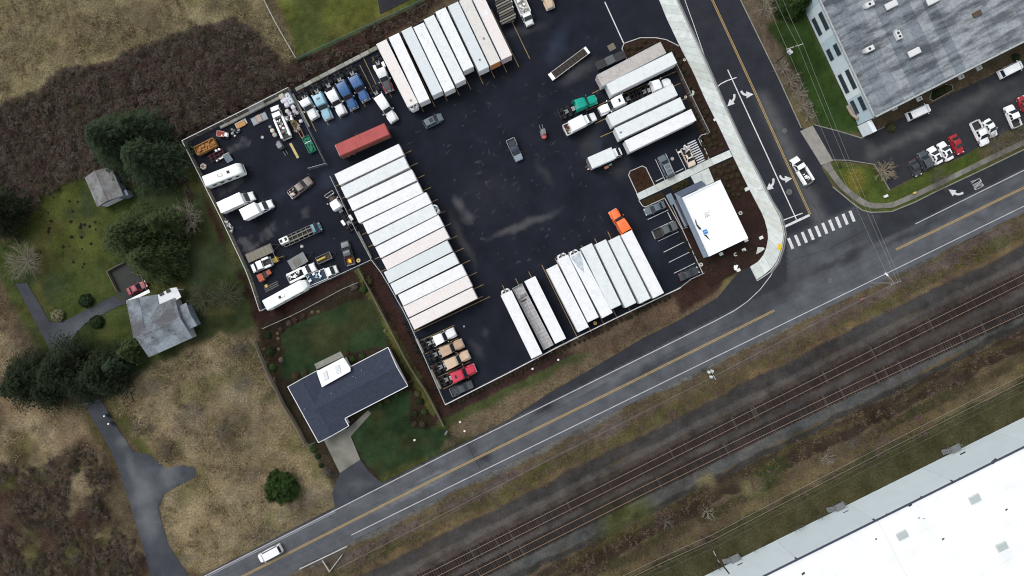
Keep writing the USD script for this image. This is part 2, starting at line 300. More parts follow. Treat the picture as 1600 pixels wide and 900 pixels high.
for sel, cc, th, sd in ((26, lin(54, 56, 36), .5, 82), (26, lin(38, 56, 38), .55, 83), (27, lin(54, 56, 36), .5, 84), (27, lin(38, 56, 38), .56, 85), (7, lin(54, 64, 44), .5, 86), (7, lin(82, 80, 48), .58, 87), (6, lin(100, 96, 54), .55, 88), (6, lin(66, 74, 44), .5, 89), (11, lin(84, 84, 50), .52, 71), (11, lin(118, 106, 84), .6, 72), (11, lin(60, 46, 42), .55, 73), (10, lin(126, 114, 92), .5, 74), (10, lin(70, 60, 50), .55, 75), (3, lin(70, 56, 50), .55, 76), (3, lin(54, 54, 42), .55, 77), (15, lin(96, 92, 62), .55, 78), (15, lin(100, 92, 80), .56, 79), (0, lin(104, 100, 70), .55, 80), (0, lin(92, 82, 66), .6, 81)):
    m = inside(Polygon(WP(REG[sel][0])).buffer(0), X + wx * 2, Y + wy * 2) * np.clip((fb(X, Y, .22, 5, sd) - th) * 7, 0, .75); m = gaussian_filter(m, .8); ALB = ALB * (1 - m[..., None]) + np.array(cc) * m[..., None]
# patches of paler and darker growth, a slight change of hue
p1, p2, p3 = fb(X, Y, .12, 5, 5), fb(X, Y, .5, 4, 6), fb(X, Y, 1.3, 3, 7)
ALB *= (1 + (p1 - .5) * .75 + (p2 - .5) * .75 + (p3 - .5) * .6)[..., None]
ALB *= 1 + (fb(X, Y, .2, 4, 9) - .5)[..., None] * np.array([.16, .02, -.10])
ALB = np.clip(ALB * GF, .008, .5)

YARD = Polygon(WP([(291, 222.5), (455, 141), (591, 72), (735, -10), (760, -40), (1010, -60), (1030, -20), (1040, 26), (1062, 72), (1104, 160), (1124, 200), (1146, 246), (1199, 352), (1199, 372), (1150, 402), (1110, 404), (1096, 428), (1068, 446), (697, 630), (584, 407), (411, 485), (393, 430), (353, 345)]))
ROAD = Polygon(WP([(250, 935), (310, 902), (525, 791), (600, 753), (700, 703), (735, 686), (800, 653), (860, 613), (930, 573), (1000, 531), (1060, 501), (1120, 466), (1152, 428), (1172, 416), (1196, 392), (1205, 360), (1190, 310), (1140, 225), (1100, 140), (1040, 0), (950, -160), (1085, -160), (1157, 0), (1182, 51.6), (1210.7, 110), (1232, 156.4), (1265, 221), (1286.7, 266.7), (1301, 291.6), (1333, 318), (1347, 329), (1361, 332.4), (1393, 331), (1429, 316.5), (1460, 301), (1547, 260), (1600, 234), (1750, 160), (1750, 256), (1600, 331), (1154, 548), (700, 770), (480, 880), (360, 942)]))
LOT = Polygon(WP([(1258, 204), (1271, 195), (1310, 205), (1346, 216), (1381, 198), (1600, 93), (1750, 20), (1750, 120), (1600, 192), (1532, 227), (1508, 242), (1444, 268), (1389, 296.5), (1365, 257), (1301, 250), (1284, 259)]))
DRIVE = Polygon(WP([(24, 444), (42, 442), (78, 504), (104, 500), (178, 462), (194, 474), (133, 505), (113, 528), (109, 550), (120, 590), (152, 618), (158, 626), (180, 664), (209, 707), (233, 709), (258, 731), (287, 727), (306, 732), (304, 746), (256, 771), (247, 795), (262, 850), (298, 905), (240, 915), (207, 800), (187, 738), (173, 704), (136, 640), (120, 610), (85, 560)])).buffer(.5).buffer(-.5)
PAD = Polygon(WP([(170, 423), (200, 409), (233, 453), (191, 478)]))
DRIVE2 = Polygon(WP([(531, 739), (563, 718), (577, 738), (600, 757), (524, 796), (519, 770)]))
CDRIVE = Polygon(WP([(500, 680), (545, 655), (541, 672), (575, 641), (580, 646), (548, 682), (563, 718), (531, 739), (507, 690)]))
APRON_N = Polygon(WP([(584, -40), (594, 22), (641, -1), (700, -40)]))
flatmask = unary_union([YARD, ROAD, LOT, DRIVE, PAD, DRIVE2, CDRIVE, APRON_N]).buffer(.7)
flat = gaussian_filter(inside(flatmask, X, Y).astype(float), 1.0)
rough_h = .28 * fb(X, Y, .6, 4, 11) + .12 * fb(X, Y, 2.0, 2, 12)
BR = gaussian_filter(np.max([inside(Polygon(WP(REG[k][0])).buffer(0), X, Y) for k in (3, 11)], 0).astype(float), 2)
Zg = -.08 + rough_h * .5 + BR * fb(X, Y, .5, 4, 13) * 1.3
bal = np.clip((D - 112) / 10, 0, 1) * np.clip((186 - D) / 12, 0, 1) * (PX > 330)
Zg = np.where(flat > .02, -.08 + (Zg + .08) * np.clip(1 - flat * 3, 0, 1) * .6, Zg)
Zg = Zg * (1 - bal) + bal * (.28 + .05 * fb(X, Y, 1.5, 2, 14))
Zg = np.where((np.abs(X) > 114) | (np.abs(Y) > 67), -.1, Zg)
def ground_z(x, y):
    j = np.clip(np.searchsorted(gx, x), 0, len(gx) - 1); i = np.clip(np.searchsorted(gy, y), 0, len(gy) - 1); return Zg[i, j]
n1, n2 = X.shape; idx = np.arange(n1 * n2).reshape(n1, n2)
quads = np.stack([idx[:-1, :-1], idx[:-1, 1:], idx[1:, 1:], idx[1:, :-1]], -1).reshape(-1, 4)
GROUND_MAT = sheet_material('ground_growth', vary=True, grain=(.35, 1.65), gscale=2.6, big=(.9, 1.1), bump=.6, fine=6.0, rough=1.0, spec=.0)
gr = obj('ground', (np.stack([X, Y, Zg], -1).reshape(-1, 3), quads), GROUND_MAT, smooth=True, label='rough ground of dry grass, lawns, brambles and gravel around the yard', kind='structure')
set_albedo(gr, ALB.reshape(-1, 3)); UsdGeom.PrimvarsAPI(gr).CreatePrimvar('grain', Sdf.ValueTypeNames.Vector3fArray, 'vertex').Set(Vt.Vec3fArray.FromNumpy(np.repeat(GRAIN.reshape(-1, 1), 3, 1).astype(np.float32)))

# ---------------------------------------------------------------- paved sheets
def paved(name, poly, z, mat, colour_fn, parent=None, size=.9, **kw):
    x0, y0, x1, y1 = poly.bounds; rings = [poly.exterior] + list(poly.interiors)
    edge = np.vstack([np.array(r.segmentize(size).coords)[:-1] for r in rings])
    gx_, gy_ = np.meshgrid(np.arange(x0, x1, size), np.arange(y0, y1, size)); gx_ = gx_ + (np.arange(gx_.shape[0]) % 2)[:, None] * size / 2
    p = np.c_[gx_.ravel(), gy_.ravel()]; p = p[inside(poly.buffer(-size * .4), p[:, 0], p[:, 1])]; v = np.vstack([edge, p])
    f = Delaunay(v).simplices; c = v[f].mean(1); f = f[inside(poly.buffer(.02), c[:, 0], c[:, 1])]; v = np.c_[v, np.full(len(v), float(z))]
    n = np.cross(v[f[:, 1]] - v[f[:, 0]], v[f[:, 2]] - v[f[:, 0]])[:, 2]; f = f[np.abs(n) > 1e-7]; n = n[np.abs(n) > 1e-7]; f[n < 0] = f[n < 0][:, ::-1]
    o = obj(name, (v, f), mat, parent, **kw); set_albedo(o, np.clip(colour_fn(v[:, 0], v[:, 1]) * GF, .005, .6)); return o
def blotches(x, y, base, spots, seed=0):
    px, py = x / S + 800, 450 - y / S
    px = px + (fb(x, y, .5, 4, seed + 61) - .5) * 16; py = py + (fb(x, y, .5, 4, seed + 62) - .5) * 16
    out = np.tile(np.array(base), (len(x), 1))
    for cx, cy, rx, ry, ang, col, s in spots:
        a = math.radians(ang); u = ((px - cx) * math.cos(a) - (py - cy) * math.sin(a)) / rx; w = ((px - cx) * math.sin(a) + (py - cy) * math.cos(a)) / ry
        k = np.clip(1.25 - np.hypot(u, w), 0, 1) * s if s > 0 else np.clip((1.08 - np.maximum(np.abs(u), np.abs(w))) * 6, 0, 1) * -s * np.clip((fb(x, y, .55, 3, seed + 63) - .36) * 5.5, 0, 1) * np.clip(.3 + 1.5 * fb(x, y, 2.0, 2, seed + 64), 0, 1.3); k = np.clip(k, 0, 1)[:, None]
        out = out * (1 - k) + np.array(col) * k
    return out
YARD_MAT = sheet_material('yard_asphalt', 0, 0, grain=(.75, 1.3), gscale=5, big=(.75, 1.3), bigscale=.18, bump=.12, fine=25, rough=.9, spec=.05)
ROAD_MAT = sheet_material('road_asphalt', math.radians(26.6), .32, grain=(.74, 1.3), gscale=3, big=(.75, 1.22), bigscale=.3, bump=.12, fine=25, rough=.85, spec=.15)
STREET_MAT = sheet_material('side_street_asphalt', math.radians(117), .15, grain=(.8, 1.2), gscale=3, big=(.88, 1.12), bigscale=.3, bump=.12, fine=25, rough=.85, spec=.15)
DUST, BLUE = lin(82, 82, 86), lin(56, 66, 84)
yard = thing('truck_yard', 'dark sealed asphalt truck yard', kind='structure')
paved('asphalt', YARD, .004, YARD_MAT, size=.5, colour_fn=lambda x, y: blotches(x, y, lin(33, 36, 45), [
    (820, 350, 60, 6, 22, DUST, .9), (795, 362, 24, 6, 20, DUST, .8), (716, 320, 7, 16, 30, DUST, .9), (724, 375, 7, 50, 25, lin(64, 64, 68), .9), (730, 340, 10, 12, 30, DUST, .7), (760, 300, 40, 50, 20, lin(44, 45, 52), .6), (905, 112, 40, 14, 30, DUST, .6), (870, 70, 14, 40, -20, BLUE, .45), (520, 200, 30, 35, 0, BLUE, .55), (535, 175, 25, 20, 0, BLUE, .4),
    (452, 345, 34, 7, 25, DUST, -.45), (402, 374, 22, 10, 25, DUST, -.6), (383, 383, 8, 10, 25, DUST, -.55), (366, 232, 9, 6, 25, DUST, -.55), (378, 226, 8, 7, 25, DUST, -.5), (386, 220, 5, 5, 25, DUST, -.5), (360, 290, 22, 8, 30, DUST, -.3), (372, 284, 9, 6, 25, DUST, -.35), (925, 225, 20, 25, 10, DUST, .4), (935, 225, 8, 16, 10, BLUE, .5),
    (970, 265, 18, 18, 0, DUST, .35), (480, 300, 30, 12, 30, BLUE, .35), (510, 280, 14, 14, 0, BLUE, .4), (820, 45, 40, 8, 15, DUST, .3), (745, 545, 6, 18, 30, DUST, .35), (760, 520, 6, 9, 10, DUST, .35), (640, 480, 30, 12, 20, DUST, .25), (890, 460, 20, 40, 25, DUST, .2), (1060, 20, 60, 60, 0, lin(42, 44, 50), .5), (340, 210, 14, 6, 10, DUST, .2), (985, 40, 60, 40, 0, lin(38, 40, 48), .6), (590, 130, 10, 20, 25, BLUE, .3), (430, 310, 40, 10, 30, BLUE, .25), (700, 560, 40, 20, 0, lin(30, 32, 38), .6), (1010, 130, 40, 60, 0, lin(30, 32, 38), .4), (850, 270, 30, 6, -60, DUST, .25), (790, 300, 40, 30, 0, lin(40, 42, 48), .7), (1010, 400, 20, 60, -25, BLUE, .25)]), parent=yard)
road = thing('road', 'main road and side street of worn grey asphalt', kind='structure')
def road_colour(x, y):
    px, py = x / S + 800, 450 - y / S; d = band_d(px, py)
    c = blotches(x, y, lin(87, 90, 95), [
        (758, 716, 16, 12, 27, lin(46, 48, 53), 1.0), (900, 604, 60, 5, 27, lin(54, 56, 61), 1.0), (852, 640, 26, 6, 27, lin(44, 46, 51), 1.0), (690, 738, 90, 4, 27, lin(116, 119, 122), .9), (640, 774, 80, 4, 27, lin(116, 119, 122), .8), (660, 726, 70, 4, 27, lin(104, 107, 110), .8), (960, 590, 90, 4, 27, lin(104, 107, 110), .7), (1020, 575, 60, 5, 27, lin(60, 62, 67), .9), (1100, 540, 60, 4, 27, lin(104, 107, 110), .7), (1330, 400, 30, 10, 27, lin(48, 50, 55), .9), (1290, 415, 26, 6, 27, lin(50, 52, 57), 1.0), (1420, 365, 60, 5, 27, lin(58, 60, 65), 1.0), (1500, 345, 60, 4, 27, lin(104, 107, 110), .7), (1270, 375, 20, 6, 27, lin(50, 52, 57), 1.0), (1215, 405, 14, 10, 0, lin(48, 50, 55), 1.0),
        (1230, 400, 70, 40, 26, lin(60, 63, 68), .55), (1260, 430, 60, 14, 26, lin(62, 64, 68), .6), (1330, 370, 60, 16, 26, lin(50, 53, 58), .6), (1200, 440, 50, 40, 0, lin(52, 54, 60), .9), (1180, 480, 60, 20, 26, lin(58, 61, 66), .8), (1500, 330, 120, 8, 25, lin(56, 60, 66), .6),
        (900, 590, 160, 9, 26.6, lin(62, 64, 70), .5), (850, 630, 30, 8, 20, lin(50, 52, 58), .6), (735, 700, 12, 30, 20, lin(52, 54, 60), .6), (560, 780, 100, 10, 26, lin(90, 93, 98), .4), (1260, 310, 14, 60, 25, lin(98, 98, 100), .45), (1300, 350, 50, 30, 0, lin(66, 69, 74), .6), (1240, 370, 40, 10, 20, lin(48, 50, 56), .6), (1050, 560, 100, 8, 26, lin(60, 63, 69), .5), (1430, 350, 80, 12, 26, lin(60, 63, 70), .5)], 3)
    street = np.clip((372 - .445 * (px - 1235) - py) / 8, 0, 1) * np.clip((px - 1030) / 10, 0, 1) * np.clip((1340 - px) / 10, 0, 1)     # north of the crossing: newer and darker
    newer = np.array(lin(43, 45, 53)); c = c * (1 - street[:, None]) + newer * street[:, None]
    worn = np.exp(-((px - (1215 + (py - 200) * .46)) / 13) ** 2) * np.clip((py - 135) / 25, 0, 1) * street; c = c * (1 - .8 * worn[:, None]) + np.array(lin(88, 90, 92)) * .8 * worn[:, None]
    sh = np.clip((-d - 28.5 + (fb(x, y, .3, 4, 18) - .5) * 3) / 2, 0, 1) * (1 - street) * (px < 1230); c = c * (1 - sh[:, None]) + np.array(lin(48, 50, 56)) * sh[:, None]     # newer shoulder
    ne = np.clip((-d - 20) / 6, 0, 1) * np.clip((px - 1320 - (fb(x, y, .4, 4, 17) - .5) * 40) / 60, 0, 1); c = c * (1 - ne[:, None]) + np.array(lin(46, 49, 54)) * ne[:, None]
    for o in (-14, -6, 8, 17): c *= (1 - .13 * np.exp(-((d - o) / 2.2) ** 2) * (1 - street))[:, None]
    return c * 1.05
paved('asphalt', ROAD, 0.0, ROAD_MAT, road_colour, road, size=.55)
lot = thing('car_park', 'worn asphalt car park beside the grey roofed building', kind='structure')
paved('asphalt', LOT, .008, ROAD_MAT, lambda x, y: blotches(x, y, lin(48, 50, 55), [(1440, 205, 90, 10, 24, lin(92, 94, 94), .6), (1400, 225, 50, 8, 24, lin(84, 86, 86), .5), (1530, 150, 60, 12, 24, lin(92, 94, 94), .55), (1362, 235, 8, 30, 10, lin(90, 90, 88), .4), (1300, 225, 20, 20, 0, lin(42, 44, 50), .6), (1580, 150, 40, 10, 24, lin(84, 86, 86), .4)], 8), lot)
tracks = thing('driveway', 'grey asphalt drive leading to the old house', kind='structure')
paved('asphalt', DRIVE, .004, YARD_MAT, lambda x, y: blotches(x, y, lin(66, 69, 75), [(225, 770, 22, 45, 0, lin(104, 108, 112), .9), (262, 745, 14, 30, -30, lin(100, 104, 108), .9), (232, 815, 20, 30, 0, lin(104, 108, 112), .8), (205, 730, 8, 30, 20, lin(96, 100, 104), .8), (195, 690, 16, 8, 20, lin(100, 106, 104), .8), (120, 520, 40, 30, 20, lin(88, 94, 98), .8), (150, 490, 30, 8, 20, lin(90, 94, 98), .7), (75, 510, 10, 30, 20, lin(52, 54, 58), .6), (190, 640, 10, 30, 30, lin(60, 64, 70), .6), (160, 620, 12, 10, 0, lin(110, 112, 108), .5), (270, 745, 30, 10, -20, lin(96, 100, 104), .5), (205, 700, 14, 20, 0, lin(62, 66, 72), .5)], 12), tracks)
paved('asphalt', PAD, .010, YARD_MAT, lambda x, y: np.tile(lin(62, 64, 62), (len(x), 1)), tracks)
drive2 = thing('house_driveway', 'concrete and asphalt drive of the navy roofed house', kind='structure')
paved('asphalt', DRIVE2, .012, ROAD_MAT, lambda x, y: blotches(x, y, lin(62, 66, 72), [(560, 760, 20, 10, 0, lin(96, 98, 100), .6)], 14), drive2)
paved('concrete', CDRIVE, .020, ROAD_MAT, lambda x, y: blotches(x, y, lin(126, 126, 118), [(520, 690, 8, 6, 0, lin(100, 98, 92), .7), (545, 728, 8, 6, 0, lin(100, 98, 92), .7)], 15), drive2)
apron = thing('far_driveway', 'small dark asphalt area behind the north lawn', kind='structure')
paved('asphalt', APRON_N, .02, YARD_MAT, lambda x, y: np.tile(lin(52, 52, 58), (len(x), 1)), apron)

# ---------------------------------------------------------------- painted lines
def line(parent, name, pts, w, mat, z=.010, h=0.0):
    P = LineString(WP(pts)).buffer(w / 2, cap_style='flat', join_style='mitre')
    return obj(name, MB().flat(P, z), mat, parent)
def double_line(parent, pts):
    L = LineString(WP(pts))
    for o in (-.14, .14): obj('centre_line', MB().flat(L.offset_curve(o).buffer(.075, cap_style='flat'), .006), PAINT_Y, parent)
double_line(road, [(340, 920), (420, 880), (700, 738), (960, 610), (1210, 485)]); double_line(road, [(1400, 390), (1600, 293), (1700, 244)])
double_line(road, [(1090, -50), (1113, 0), (1150, 80), (1186, 158), (1230, 256), (1266, 335)])
for pts in ([(310, 905), (524, 797), (700, 708), (860, 629), (1040, 540), (1120, 500), (1148, 485), (1168, 471), (1188, 452), (1204, 431), (1217, 406)], [(549, 836), (700, 762), (1154, 540), (1406, 417), (1600, 322), (1700, 273)], [(1430, 350), (1600, 266), (1700, 217)], [(1070, 0), (1083, 36), (1094, 68), (1106, 102)], [(1050, -55), (1070, 0)]):
    line(road, 'edge_line', pts, .12, PAINT_W, .006)
line(road, 'edge_line', [(300, 913), (524, 800)], .06, PAINT_W, .007)
line(road, 'lane_line', [(1137, 109), (1244.5, 343)], .22, PAINT_W, .006)
line(road, 'guide_line', [(1119, 137.5), (1126, 131), (1136, 126), (1151, 121)], .2, PAINT_W, .010); line(road, 'guide_line', [(1221, 345), (1254, 333)], .2, PAINT_W, .011)
line(road, 'stop_line', [(1224.4, 355), (1265, 336)], .5, PAINT_W, .008)
for i in range(10):
    c = np.array([1235.5, 380.4]) + (np.array([1331.3, 337.8]) - np.array([1235.5, 380.4])) * i / 9; u = np.array([40, 95]) / 103.0
    line(road, 'crossing_stripe', [tuple(c - u * 9), tuple(c + u * 9)], .62, PAINT_W, .006)
def arrow(tail, mid, head, s=1.0):
    a, b, c = [W(*p) for p in (tail, mid, head)]; t = np.linspace(0, 1, 9)[:, None]
    cur = (1 - t) ** 2 * a + 2 * t * (1 - t) * b + t * t * c; d = cur[-1] - cur[-2]; d /= np.linalg.norm(d); n = np.array([-d[1], d[0]])
    P = unary_union([LineString(cur).buffer(.23 * s, cap_style='flat'), Polygon([cur[-1] + n * .75 * s - d * .25, cur[-1] + d * 1.25 * s, cur[-1] - n * .75 * s - d * .25])])
    obj('turn_arrow', MB().flat(P, .0075), PAINT_W, road)
def crack(pts, w=.05, seed=0, name='crack_seal'):
    L = LineString(WP(pts)); n = int(L.length / .5); r = np.random.default_rng(seed); q = np.array([L.interpolate(i / n, True).coords[0] for i in range(n + 1)]) + np.cumsum(r.normal(0, .05, (n + 1, 2)), 0); obj(name, MB().flat(LineString(q).buffer(w, cap_style='flat'), .0045), M('tar_seal', (.016, .016, .018), .6, .2), road)
for i, (p, w_) in enumerate((([(1298, 386), (1330, 372), (1370, 352)], .05), ([(1270, 318), (1284, 345), (1292, 365)], .04), ([(1240, 405), (1300, 385)], .035), ([(1310, 400), (1440, 345), (1600, 268)], .03), ([(730, 690), (742, 716), (752, 732)], .07), ([(560, 800), (640, 760), (690, 735)], .03), ([(820, 665), (960, 597)], .03), ([(1150, 20), (1196, 120), (1240, 215)], .03), ([(1000, 578), (1080, 540), (1160, 505)], .03), ([(480, 838), (500, 852)], .04), ([(1380, 372), (1500, 318)], .025), ([(640, 762), (800, 683)], .025))): crack(p, w_, i)
arrow((1147, 147), (1149, 154), (1143, 159.5)); arrow((1158, 142), (1161, 149), (1168, 148)); arrow((1208, 279), (1210, 287), (1204, 291.5)); arrow((1218.5, 274), (1221, 281.5), (1228.5, 280))
arrow((1505, 301), (1497, 306), (1490, 301)); 
word = meshkit.text_mesh('ONLY', 1.9, .002); b_ = word.bounds.mean(0); word.apply_translation(-b_); word.apply_scale([2.1 / word.extents[0], 1.1, 1]); word.apply_transform(trimesh.transformations.rotation_matrix(math.radians(116.6), [0, 0, 1])); cx, cy = W(1527, 287); word.apply_translation([cx, cy, .008])
obj('painted_word', word, PAINT_W, road)
# ---------------------------------------------------------------- railway
RAIL = M('rail_steel', (0.20, 0.15, 0.12), .45, .4, .4, var=.3, scale=2); SLEEPER = [M('sleeper_%s' % n, c, .95, .05, var=.3, scale=4) for n, c in (('dark', (.026, .019, .017)), ('brown', (.038, .028, .025)), ('grey', (.062, .054, .049)))]
def railway(pts, label):
    L = LineString(WP(pts)); t = thing('railway_track', label, 'railway track', group='railway tracks')
    for o in (-.74, .74):
        m = MB(); c = L.offset_curve(o); m.prism(c.buffer(.065, cap_style='flat'), .50, .56); m.prism(c.buffer(.04, cap_style='flat'), .615, .66); obj('rail', m, RAIL, t)
    n = int(L.length / .56); stuff = MB()
    for i in range(n):
        p, q = L.interpolate(i * .56), L.interpolate(i * .56 + .2); a = math.atan2(q.y - p.y, q.x - p.x) + RNG.normal(0, .015)
        if not (-109 < p.x < 109 and -63 < p.y < 63):
            stuff.box(-.115, .115, -1.3, 1.3, .30, .49, a, (p.x, p.y, 0)); continue
        k = RNG.choice(3, p=(.62, .33, .05))
        obj('sleeper', MB().box(-.125, .125, -1.32 + RNG.normal(0, .04), 1.32 + RNG.normal(0, .04), .30, .49 + RNG.uniform(-.01, .012), a, (p.x, p.y, 0)), SLEEPER[k], t)
    if stuff.n: obj('far_sleepers', stuff, SLEEPER[0], t, kind='stuff')
railway([(560, 955), (700, 884.5), (1000, 734), (1200, 633), (1400, 533), (1600, 434), (1700, 386)], 'railway track nearer the road, rusty rails on dark sleepers')
railway([(610, 962), (735, 900), (1000, 767), (1200, 669), (1346, 599), (1600, 481.7), (1700, 436)], 'railway track nearer the white warehouse, pale ballast beside it')

# ---------------------------------------------------------------- sidewalk of separate slabs
SLAB = [M('slab_%d' % i, c, .85, .15, var=.2, scale=.8, bump=.15) for i, c in enumerate(((.49, .53, .51), (.55, .59, .57), (.44, .47, .44), (.52, .54, .50)))]
CURB = M('kerb_concrete', (.40, .41, .40), .85, .15, var=.2, scale=1)
OLDSLAB = [M('old_slab_%d' % i, c, .9, .1, var=.3, scale=.7, bump=.2) for i, c in enumerate(((.15, .145, .13), (.18, .175, .155), (.125, .12, .11), (.16, .15, .14)))]
def slabs(left, right, step, parent, z=.14, name='slab', mats=None):
    A, B = LineString(WP(left)), LineString(WP(right)); n = max(1, round((A.length + B.length) / 2 / step)); g = .006
    for i in range(n):
        a0, a1, b0, b1 = A.interpolate(i / n + g / n * 2, True), A.interpolate((i + 1) / n - g / n * 2, True), B.interpolate(i / n + g / n * 2, True), B.interpolate((i + 1) / n - g / n * 2, True)
        obj(name, MB().prism(Polygon([(a0.x, a0.y), (a1.x, a1.y), (b1.x, b1.y), (b0.x, b0.y)]), -.05, z + RNG.uniform(-.006, .006)), (mats or SLAB)[RNG.choice(4, p=(.4, .25, .2, .15))], parent)
def kerb(parent, pts, w=.18, z=.15, mat=None, closed=False, base=-.06):
    obj('kerb', MB().prism(LineString(WP(pts + ([pts[0]] if closed else []))).buffer(w / 2, cap_style='flat', join_style='round'), base, z), mat or CURB, parent)
walk = thing('sidewalk', 'wide pale concrete pavement along the side street', kind='structure')
slabs([(1015, -30), (1030, 0), (1040, 25.8), (1061, 70), (1082.7, 112), (1104, 160), (1124.4, 200), (1145.8, 246), (1166, 287), (1193, 338.7), (1199, 360), (1200, 373), (1196.4, 392), (1187.6, 406.7), (1172.4, 416.4)],
      [(1043, -30), (1056, 0), (1072, 35.5), (1088, 70), (1101, 98), (1127, 158), (1146.5, 200), (1165, 240), (1180, 267.6), (1203, 313.8), (1216, 335), (1219.5, 345), (1224, 366), (1220, 389), (1214, 407), (1202, 423.5), (1182, 437)], 1.9, walk)
kerb(walk, [(1043.5, -32), (1057.3, 0), (1073.3, 35.5), (1089.3, 70), (1102.3, 98), (1128.4, 158), (1147.9, 200), (1166.4, 240), (1181.4, 267.6), (1204.4, 313.8), (1217.4, 334), (1221, 345), (1225.4, 366), (1221.6, 389), (1215.4, 408), (1203.2, 425), (1183, 438.6)], .16, .155)
kerb(walk, [(1047.5, -32), (1060, 0), (1076, 35.5), (1092, 70), (1105, 98), (1131, 158), (1150, 200), (1168.6, 240), (1184, 267.6), (1207, 313.8), (1220, 334), (1224, 345), (1228.4, 366), (1224.6, 389), (1217.4, 410), (1205, 427)], .30, .016, M('gutter_concrete', (.15, .155, .16), .85, .15, var=.3, scale=2))
kerb(walk, [(1172, 416.6), (1183.3, 439)], .14, .152)
obj('tactile_pad', MB().prism(Polygon(WP([(1213, 388), (1217, 380), (1222, 382), (1219, 392)])), .10, .165), M('yellow_tactile', (.62, .45, .03), .7, .2, var=.2, scale=3), walk)
for px, py, s in ((1081, 146, 9), (1117, 187, 5), (1166.5, 295.5, 7)):     # utility vault lids in the planting beside it
    c = W(px, py); a = math.radians(26); k = s * S / 2
    o = obj('vault_lid', MB().box(-k, k, -k * .8, k * .8, -.05, .13, a, (c[0], c[1], 0), ch=.02), SLAB[1], walk)
path = thing('footpath', 'concrete footpath from the yard office to the pavement', kind='structure')
slabs([(994, 303), (1040, 281), (1074, 265), (1107, 249), (1139.5, 234.5)], [(998.5, 313), (1046, 291), (1079, 275), (1112, 259), (1144.2, 244.5)], 2.1, path, .13)
slabs([(1079, 275.5), (1107, 262.5)], [(1090, 297), (1116, 284)], 1.8, path, .126)
verge = thing('street_walk', 'stained concrete strip and kerb round the street corner', kind='structure')
slabs([(1250, 205), (1270, 196)], [(1283, 258), (1302, 251)], 2.5, verge, .03, mats=[M('apron_%d' % i, c, .9, .1, var=.25, scale=.9, bump=.2) for i, c in enumerate(((.21, .20, .185), (.24, .23, .21), (.19, .18, .165), (.22, .205, .19)))]); 
slabs([(1284, 259), (1292, 268), (1310, 292), (1328, 308), (1346, 321), (1362, 326), (1393, 325), (1420, 314), (1460, 295), (1547, 252), (1640, 208)], [(1296, 252), (1304, 268), (1319, 288), (1335, 302), (1352, 314), (1364, 318), (1392, 317), (1418, 306), (1456, 288), (1543, 245), (1636, 201)], 2.0, verge, .12, mats=OLDSLAB)
kerb(verge, [(1301, 292), (1333, 318.5), (1347, 328.6), (1361, 332), (1393, 330.6), (1429, 316), (1460, 300.4), (1547, 259.4), (1640, 214)], .2, .14, OLDCONCRETE)
kerb(verge, [(1157, 0), (1182, 51.6), (1210.7, 110), (1232, 156.4), (1252, 200)], .2, .1, OLDCONCRETE)
kerb(verge, [(1300, 250), (1325, 250.5), (1366, 257), (1390, 297)], .15, .13, OLDCONCRETE); kerb(verge, [(1272, 195), (1310, 205), (1346, 216), (1382, 198)], .16, .13, OLDCONCRETE)
kerb(verge, [(1455, 143), (1452, 155), (1458, 158), (1489, 141), (1487, 133), (1476, 132)], .16, .14, OLDCONCRETE)

# ---------------------------------------------------------------- planted beds
MULCH_M = sheet_material('bark_mulch', grain=(.45, 1.7), gscale=4.5, big=(.8, 1.2), bump=.8, fine=10, rough=1.0, spec=0)
def bed(pts, curb_pts=None, closed=False, col=(50, 38, 34), z=.10, label='dark bark mulch planting bed with kerb'):
    t = thing('planting_bed', label, kind='structure'); P = Polygon(WP(pts)).buffer(0)
    paved('mulch', P, z, MULCH_M, lambda x, y: np.tile(lin(*col), (len(x), 1)) * (.8 + .5 * fb(x, y, .6, 3, 3))[:, None], t)
    if curb_pts: kerb(t, curb_pts, .16, .16, None, closed)
    return t
bed([(979, 91), (972, 78), (975, 69), (1000, 60), (1025, 60), (1041, 63), (1061, 73), (1082, 113), (1103.5, 161), (1123.5, 201), (1138, 232), (1107, 247), (1098, 222), (1054, 106)], [(1010, 160), (1062, 73)][:0] or [(979, 92), (971.5, 76), (975, 68), (1000, 59.3), (1025, 59.3), (1041, 62.3), (1061, 72.3)])
bed([(982.5, 273), (985, 268), (1003, 260), (1008, 262), (1022, 290), (995, 302)], [(995.5, 303), (982, 274), (984.5, 267.5), (1003, 259.5), (1009, 262), (1022.5, 290)], col=(58, 42, 34))
bed([(1001, 314), (1034, 300), (1039, 309), (1007, 323)], [(998, 313), (1004, 322), (1008, 323.6), (1038.5, 309.5)], col=(54, 46, 32))
bed([(1048, 291), (1074, 279), (1078, 289), (1052, 301)], col=(48, 42, 30))
bed([(1038, 311), (1052, 303), (1100, 404), (1140, 388), (1199, 360), (1199.5, 373), (1195.5, 392), (1187, 406), (1171.5, 416), (1150, 424), (1126, 440), (1110, 450), (1096, 427)], [(1098, 427.5), (1067, 361), (1038, 309.5)])
bed([(1108, 262), (1145.5, 247), (1166, 288), (1193, 339), (1198.6, 360), (1170, 374), (1118, 284)])
bed([(1093, 214), (1097, 211), (1107, 247.5), (1101, 250)], [(1108, 249), (1098, 226), (1093, 214), (1096, 211), (1104, 209)])
bed([(1452, 144), (1476, 133), (1488, 134), (1489, 141), (1458, 157)], col=(44, 46, 30))

